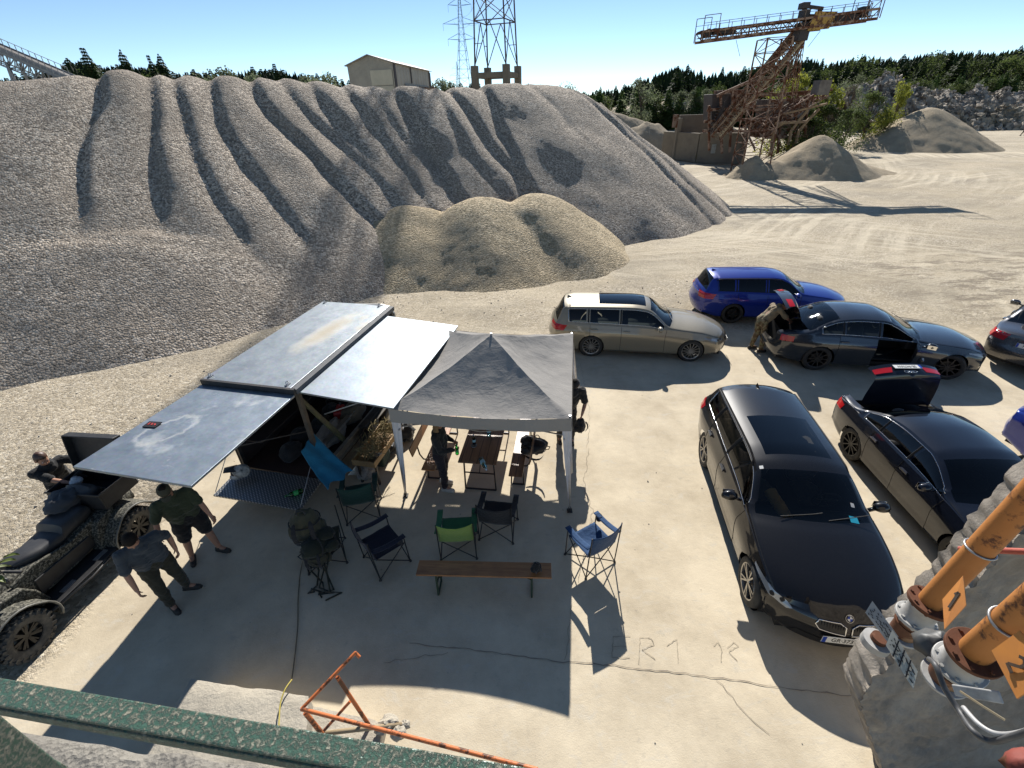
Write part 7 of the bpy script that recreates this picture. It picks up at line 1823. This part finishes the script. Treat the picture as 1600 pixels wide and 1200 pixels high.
o = MB(); o.prism([(-.9, -.55), (.75, -.45), (1.1, .6), (-.6, .65)], (cI + V_((1.0, -.7, -.35)), (1, 0, 0), (0, 0, 1)), .12); o.prism([(-.9, -.55), (.75, -.45), (1.1, .6), (-.6, .65)], (cI + V_((1.0, .5, -.35)), (1, 0, 0), (0, 0, 1)), .1); o.build('chute', ylw, tw)
# steep belt from the plant to the head
sb, st = aty(1118, 210, 53) - O_, aty(1246, 60, Yc + .5) - O_
o = MB(); lattice(o, sb, st, 1.1, 1.0, 18, .12, (0, 1, 0), .07); o.bar(sb + up * .6, st + up * .6, .95, .06); o.build('steep_belt_frame', rs2, tw)
o = MB(); o.bar(sb + V_((0, .2, 1.1)), st + V_((0, .2, 1.1)), .05); o.bar(sb + V_((0, -.8, 1.1)), st + V_((0, -.8, 1.1)), .05)
o.build('steep_belt_rail', rs1, tw)
o = MB(); o.bar(sb + V_((.2, -.6, -.1)), st + V_((.2, -.6, -.1)), .16, .3); o.build('side_plate', worn('pale_plate', (.42, .36, .25), (.25, .18, .12), 1.5, .8), tw)
for a, b in (((1256, 52), (1222, 150)), ((1254, 52), (1240, 150))):
    o = MB(); lattice(o, aty(*a, 47) - O_, aty(*b, 48.5) - O_, .35, .35, 6, .05, (1, 0, 0), .03); o.build('ladder_stay', rs1, tw)
for a, b in (((1150, 62), (1156, 88)), ((1265, 50), (1252, 72)), ((1282, 48), (1262, 74))):
    o = MB(); o.cyl(aty(*a, Yc) - O_, aty(*b, Yc) - O_, .018, n=5); o.build('hanging_rope', dks, tw)
# crushing plant behind the tower
pl = thing('crushing_plant', 'tangle of rusty platforms, stairs and chutes behind the tower', 'crushing plant', aty(1190, 240, 56)); PO = V_(pl.location); 
def W2(px, py, y): return aty(px, py, y) - PO
o = MB()
frames = [((1108, 235), (1108, 165)), ((1128, 240), (1126, 150)), ((1140, 238), (1145, 140)), ((1162, 232), (1172, 125)), ((1215, 240), (1222, 150)), ((1238, 240), (1247, 148)), ((1258, 212), (1262, 150)), ((1205, 235), (1212, 160))]
for (a, b) in frames:
    for y in (54, 58): o.bar(W2(*a, y), W2(*b, y), .2)
for (a, b) in (((1105, 172), (1180, 168)), ((1100, 190), (1190, 186)), ((1098, 205), (1200, 205)), ((1150, 150), (1262, 146)), ((1160, 172), (1265, 168)), ((1180, 190), (1260, 190)), ((1195, 215), (1262, 213)), ((1120, 150), (1170, 128)), ((1205, 158), (1292, 152)), ((1215, 148), (1300, 140))):
    for y in (54, 56, 58): o.bar(W2(*a, y), W2(*b, y), .18, .26)
o.build('frame', rs1, pl)
o = MB()
for (a, b) in (((1108, 205), (1128, 165)), ((1128, 205), (1146, 160)), ((1150, 190), (1172, 150)), ((1215, 190), (1240, 150)), ((1222, 168), (1258, 148)), ((1238, 213), (1262, 172)), ((1160, 232), (1180, 192)), ((1180, 236), (1160, 192)), ((1205, 232), (1222, 190))):
    o.bar(W2(*a, 54), W2(*b, 54), .12); o.bar(W2(b[0], a[1], 54.5), W2(a[0], b[1], 54.5), .10)
o.build('cross_bracing', rs2, pl)
for nm, (x, y, w, h, yy, m_) in {'hopper': (1150, 160, 3.4, 2.2, 56, rs1), 'crusher_housing': (1225, 175, 4.6, 2.4, 57, worn('dusty_steel', (.23, .20, .165), (.12, .10, .085), 1.4, .85)), 'engine_house': (1122, 170, 1.8, 2.6, 55.5, dks), 'sieve_box': (1205, 200, 3.5, 1.6, 55.5, rs2)}.items():
    c = W2(x, y, yy); o = MB(); o.prism([(-w / 2, -h / 2), (w / 2 - .5, -h / 2), (w / 2, h / 2), (-w / 2 - .4, h / 2)], (c, (1, 0, 0), (0, 0, 1)), 2.4); o.build(nm, m_, pl, bevel=.03)
o = MB()
for k in range(9): a = lerp(1115, 1130, k / 8); o.box(W2(a, lerp(205, 168, k / 8), 53.6), (.9, .6, .05))
o.bar(W2(1112, 208, 53.3), W2(1131, 166, 53.3), .08, .25); o.bar(W2(1118, 190, 53.3), W2(1137, 150, 53.3), .05); o.build('stair', dks, pl)
o = MB(); a, b = W2(1185, 205, 53.5), W2(1290, 142, 52); lattice(o, a, b, 1.0, .8, 10, .12, (0, 1, 0), .08); o.build('discharge_belt', rs1, pl)
o = MB(); o.box(W2(1283, 137, 52), (1.1, 1.2, 1.2)); o.build('discharge_head', worn('dusty_steel', (.2, .2, .2)), pl)
o = MB(); bn = worn('tan_steel', (.36, .24, .12), (.2, .12, .07), 2, .8)
for pts in ([(1232, 226), (1236, 205), (1248, 188), (1262, 172)], [(1243, 226), (1248, 205), (1262, 188), (1280, 170)], [(1205, 226), (1212, 200), (1228, 190)]):
    o.tube([W2(*p, 52) for p in pts], .14, 6)
o.bar(W2(1212, 193, 52), W2(1260, 190, 52), .3, .22); o.bar(W2(1225, 178, 52), W2(1292, 162, 52), .22, .16); o.build('branching_legs', bn, pl)
bc2 = worn('bunker_concrete', (.22, .19, .14), (.13, .11, .085), .5, .95, 0, .6, .02, 3)
t = thing('concrete_bunker', 'low tan concrete bunker wall in front of the crushing plant', 'bunker', aty(1125, 245, 57)); BO = V_(t.location); BO.z = 0; t.location = BO
a, b = aty(1090, 243, 58), aty(1162, 240, 55)
a.z = b.z = 0; hgt = aty(1120, 208, 56.5).z; d_b = (b - a); o = MB(); o.bar(a - BO + V_((0, 0, hgt / 2)), b - BO + V_((0, 0, hgt / 2)), .5, hgt); o.build('front_wall', bc2, t, bevel=.04)
o = MB(); o.bar(a - BO + V_((0, 0, hgt / 2)), a - BO + V_((-2.2, 6, hgt / 2)), .5, hgt - .1); o.build('side_wall', bc2, t, bevel=.04)
o = MB(); o.box(aty(1113, 232, 57.2) - BO + V_((.2, -.55, 0)), (1.0, .08, .9)); o.build('hatch', worn('pale_hatch', (.42, .42, .36)), t)
t = thing('retaining_wall', 'tall grey concrete wall panel at the left end of the crushing plant', 'wall', V_((aty(1090, 200, 62).x, 62, 0))); WO = V_(t.location)
c = aty(1088, 185, 62); o = MB(); o.box(V_((.8, 0, c.z / 2 + .1)), (6.2, .5, c.z + .6)); o.build('panel', bc2, t, bevel=.04); o = MB(); o.box(V_((-2.4, -.3, c.z / 2)), (.5, .8, c.z + .2)); o.build('pillar', bc2, t, bevel=.04)
o = MB(); o.box(V_((-2.9, -.4, c.z - .2)), (.5, .5, 1.3)); o.build('post_head', rs2, t)
# ---------------------------------------------------------------- hall
hallm = NT('corrugated'); hc_ = hallm.mix((.40, .37, .30), (.31, .285, .235), hallm.ramp(hallm.noise(.5, 6, .7), [(.35, 0.0), (.65, 1.0)])); hallm.set(col=hc_, rough=.7); hallm.bump(hallm.wave(2.2, dist=0, detail=0), .06); hallm = hallm.m
gl_, ga, gr_, fe = aty(542, 102, 63), aty(572, 87, 62), aty(613, 98, 60.5), aty(671, 111, 76)
t = thing('metal_hall', 'tall beige sheet metal hall rising behind the gravel heap left of the pylon', 'hall', V_((gl_.x, gl_.y, 0))); HO = V_(t.location)
z1 = (gl_.z + gr_.z) / 2; G0, G1 = V_((gl_.x, gl_.y, z1)), V_((gr_.x, gr_.y, z1)); dv = V_((fe.x - gr_.x, fe.y - gr_.y, 0)); G2, G3 = G1 + dv, G0 + dv; apx = (G0 + G1) / 2; apx.z = ga.z; apb = apx + dv
D0 = lambda p: V_((p.x, p.y, 0)) - HO
o = MB(); o.add([D0(G0), D0(G1), G1 - HO, apx - HO, G0 - HO], [(0, 1, 2, 3, 4)]); o.build('gable_wall', hallm, t)
o = MB(); o.add([D0(G1), D0(G2), G2 - HO, G1 - HO], [(0, 1, 2, 3)]); wl = o.build('side_wall', hallm, t)
o = MB(); o.add([D0(G2), D0(G3), G3 - HO, apb - HO, G2 - HO, D0(G3), D0(G0), G0 - HO, G3 - HO], [(0, 1, 2, 3, 4), (5, 6, 7, 8)]); o.build('rear_walls', hallm, t)
o = MB(); ov = (G1 - G0).normalized() * .25; fo_ = dv.normalized() * -.3
for e, sg in ((G0, -1), (G1, 1)):
    o.add([apx - HO + fo_ + V_((0, 0, .06)), e - HO + ov * sg + fo_ - V_((0, 0, .04)), e + dv - HO + ov * sg - fo_ - V_((0, 0, .04)), apb - HO - fo_ + V_((0, 0, .06))], [(0, 1, 2, 3)])
o.build('roof', worn('hall_roof', (.26, .25, .24), (.2, .19, .18), 1, .6), t, solid=.08)
nrm = dv.normalized().cross(V_((0, 0, 1))); 
if nrm.dot(EYE - G1) < 0: nrm = -nrm
def onwall(u0, u1, z0, z1_, nm, mt, off=.06):
    a = G1 + dv * u0 - HO + nrm * off; b = G1 + dv * u1 - HO + nrm * off; o = MB(); o.add([V_((a.x, a.y, z0)), V_((b.x, b.y, z0)), V_((b.x, b.y, z1_)), V_((a.x, a.y, z1_))], [(0, 1, 2, 3)]); return o.build(nm, mt, t, solid=.05)
onwall(.22, .9, z1 - 3.1, z1 - 1.8, 'window_band', worn('hall_glass', (.10, .095, .085), (.16, .15, .13), 2, .5))
onwall(.0, .04, 0, z1 - .1, 'door_gap', dks); onwall(.40, .42, z1 - 1.7, z1 - .1, 'panel_joint', dks); onwall(.95, 1.0, 0, z1 - .2, 'corner_strip', dks)
ng = (G1 - G0).normalized().cross(V_((0, 0, 1))); ng = ng if ng.dot(EYE - G0) > 0 else -ng
for k in range(3):
    a, b = G0.lerp(G1, .5) - HO + ng * .05, G0.lerp(G1, .97) - HO + ng * .05; z_ = z1 - .6 - 1.5 * k; o = MB(); o.add([V_((a.x, a.y, z_ - 1.4)), V_((b.x, b.y, z_ - 1.4)), V_((b.x, b.y, z_)), V_((a.x, a.y, z_))], [(0, 1, 2, 3)]); o.build('light_panel', worn('fibre_panel', (.48, .44, .33), (.40, .37, .28), 1, .6), t, solid=.04)
# ---------------------------------------------------------------- pylons
Yp = 70; pc = aty(777, 140, Yp); t = thing('lattice_pylon', 'big dark lattice pylon on four concrete columns whose top leaves the picture', 'pylon', (pc.x, Yp, 0)); TO_ = V_((pc.x, Yp, 0))
zc = aty(777, 103, Yp).z; zb_ = aty(777, 118, Yp).z; rad = 2.95; an0 = radians(24)
cs = [V_((cos(an0 + k * pi / 2) * rad, sin(an0 + k * pi / 2) * rad, 0)) for k in range(4)]
for c in cs:
    o = MB(); o.box(c + V_((0, 0, zc / 2)), (.75, .75, zc), an0 + .78); o.build('concrete_column', bc2, t, bevel=.03)
o = MB()
for k in range(4): o.bar(cs[k] + V_((0, 0, zb_)), cs[(k + 1) % 4] + V_((0, 0, zb_)), .4, .55)
o.build('ring_beam', bc2, t)
steel = worn('pylon_steel', (.07, .055, .05), (.12, .07, .05), 2, .7, .3)
o = MB(); Ht_ = 34
def pc_(k, z): q = cs[k % 4] * lerp(.98, .45, (z - zc) / Ht_); return V_((q.x, q.y, z))
for k in range(4): o.bar(pc_(k, zc - .3), pc_(k, zc + Ht_), .17)
o.build('legs', steel, t)
z = zc; lv_ = 0
while z < zc + 30:
    dz = 2.5 if lv_ else 4.4; o = MB()
    for k in range(4):
        if lv_ == 0:
            mid = (pc_(k, z + dz) + pc_(k + 1, z + dz)) / 2; o.bar(pc_(k, z), mid, .08); o.bar(pc_(k + 1, z), mid, .08); o.bar(pc_(k, z + dz), pc_(k + 1, z + dz), .1); o.bar(pc_(k, z + dz * .5), mid.lerp(pc_(k, z), .5), .06)
        else:
            o.bar(pc_(k, z), pc_(k + 1, z + dz), .075); o.bar(pc_(k + 1, z), pc_(k, z + dz), .075)
            if lv_ % 3 == 0: o.bar(pc_(k, z + dz), pc_(k + 1, z + dz), .07)
    o.build('bracing', steel, t); z += dz; lv_ += 1
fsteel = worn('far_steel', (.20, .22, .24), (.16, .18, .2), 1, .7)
def far_pylon(label, px, pyb, pyt, Y, k):
    b_ = aty(px + 7, pyb, Y); tt = aty(px - 1, pyt, Y); t = thing('power_pylon', label, 'pylon', (tt.x, Y, ground_z(tt.x, Y))); O2 = V_(t.location); H2 = tt.z - O2.z
    o = MB(); lattice(o, (0, 0, 0), (0, 0, H2 * .62), 8 * k, 8 * k, 9, .16 * k, (1, .3, 0), .07 * k, up=(0, 1, 0), w2=2.4 * k, d2=2.4 * k); lattice(o, (0, 0, H2 * .62), (0, 0, H2), 2.4 * k, 2.4 * k, 8, .13 * k, (1, .3, 0), .06 * k, up=(0, 1, 0), w2=.3, d2=.3); o.build('mast', fsteel, t)
    for fr_, w in ((.63, 5.5), (.74, 7.0), (.87, 4.5)):
        o = MB(); z_ = H2 * fr_
        for sg in (-1, 1):
            for d2 in (-.8, .8): o.bar((sg * .8 * k, d2 * k, z_), (sg * w * k, 0, z_ + .3), .10 * k); o.bar((sg * .8 * k, d2 * k, z_ + 2.2 * k), (sg * w * k, 0, z_ + .3), .07 * k)
            o.bar((sg * w * k, 0, z_ + .3), (sg * w * k, 0, z_ - 2.0 * k), .08 * k)
        o.build('cross_arm', fsteel, t)
    return t
far_pylon('distant slender power pylon with three cross arms left of the big pylon', 717, 150, -22, 230, 1.0)
far_pylon('smaller and even fainter pylon directly behind the slender one', 714, 150, 96, 420, .8)
o = MB()
for a, b in (((712, 12), (760, -60)), ((708, 33), (770, -50)), ((726, 33), (790, -70))):
    A, B3 = aty(*a, 230), aty(*b, 150); o.tube([A.lerp(B3, i / 12) - V_((0, 0, 6 * 4 * (i / 12) * (1 - i / 12))) for i in range(13)], .03, 4)
tag(o.build('power_lines', fsteel), 'thin sagging power lines running up from the slender pylon', 'power lines')
# ---------------------------------------------------------------- belt conveyor at the far left
c0, c1 = aty(-90, 40, 37), aty(128, 132, 38.5); t = thing('belt_conveyor', 'grey inclined belt conveyor with hand rail ending above the far left gravel', 'conveyor', V_((c0.x, 37, 0))); KO = V_(t.location)
a, b = c0 - KO, c1 - KO
o = MB(); lattice(o, a - V_((0, 0, .5)), b - V_((0, 0, .35)), .9, .75, 20, .08, (0, 1, 0), .045); o.build('truss', gsteel, t)
o = MB(); o.bar(a + V_((0, -.5, .1)), b + V_((0, -.5, .1)), .06, .38); o.bar(a + V_((0, .5, .1)), b + V_((0, .5, .1)), .06, .38); o.build('side_sheet', worn('grey_sheet', (.20, .21, .23), (.14, .145, .16), 2, .5), t)
o = MB(); o.bar(a + V_((0, 0, .26)), b + V_((0, 0, .26)), .9, .03); o.build('belt', dks, t)
o = MB(); o.bar(a + V_((0, -.7, .95)), b + V_((0, -.7, .95)), .035)
for k in range(22): p = a.lerp(b, k / 21); o.bar(p + V_((0, -.7, .1)), p + V_((0, -.7, .95)), .03)
o.build('hand_rail', gsteel, t)
for k in (.45, .8):
    p = a.lerp(b, k); o = MB(); o.bar(p + V_((0, -.5, -.5)), V_((p.x - .8, p.y - 1.2, 0)), .12); o.bar(p + V_((0, .5, -.5)), V_((p.x - .8, p.y + 1.2, 0)), .12); o.bar(p + V_((0, -.5, -.5)), V_((p.x + .9, p.y - 1.2, 0)), .12); o.bar(V_((p.x - .6, p.y - 1, p.z * .5)), V_((p.x - .6, p.y + 1, p.z * .5)), .08); o.build('support', gsteel, t)
# odd beams and dark scrap on the ridge left of the pylon
o = MB(); o.bar(aty(690, 150, 45), aty(712, 138, 45), .12, .35); tag(o.build('steel_beam', dks), 'dark steel beam sticking out above the gravel ridge right of the hall', 'beam')
o = MB()
for k in range(14): block(o, aty(650 + R.uniform(-6, 26), 150 - R.uniform(0, 6), 52), R.uniform(.4, .9))
tag(o.build('scrap_heap', rs2), 'low reddish scrap heap on the ridge at the foot of the hall', 'scrap')
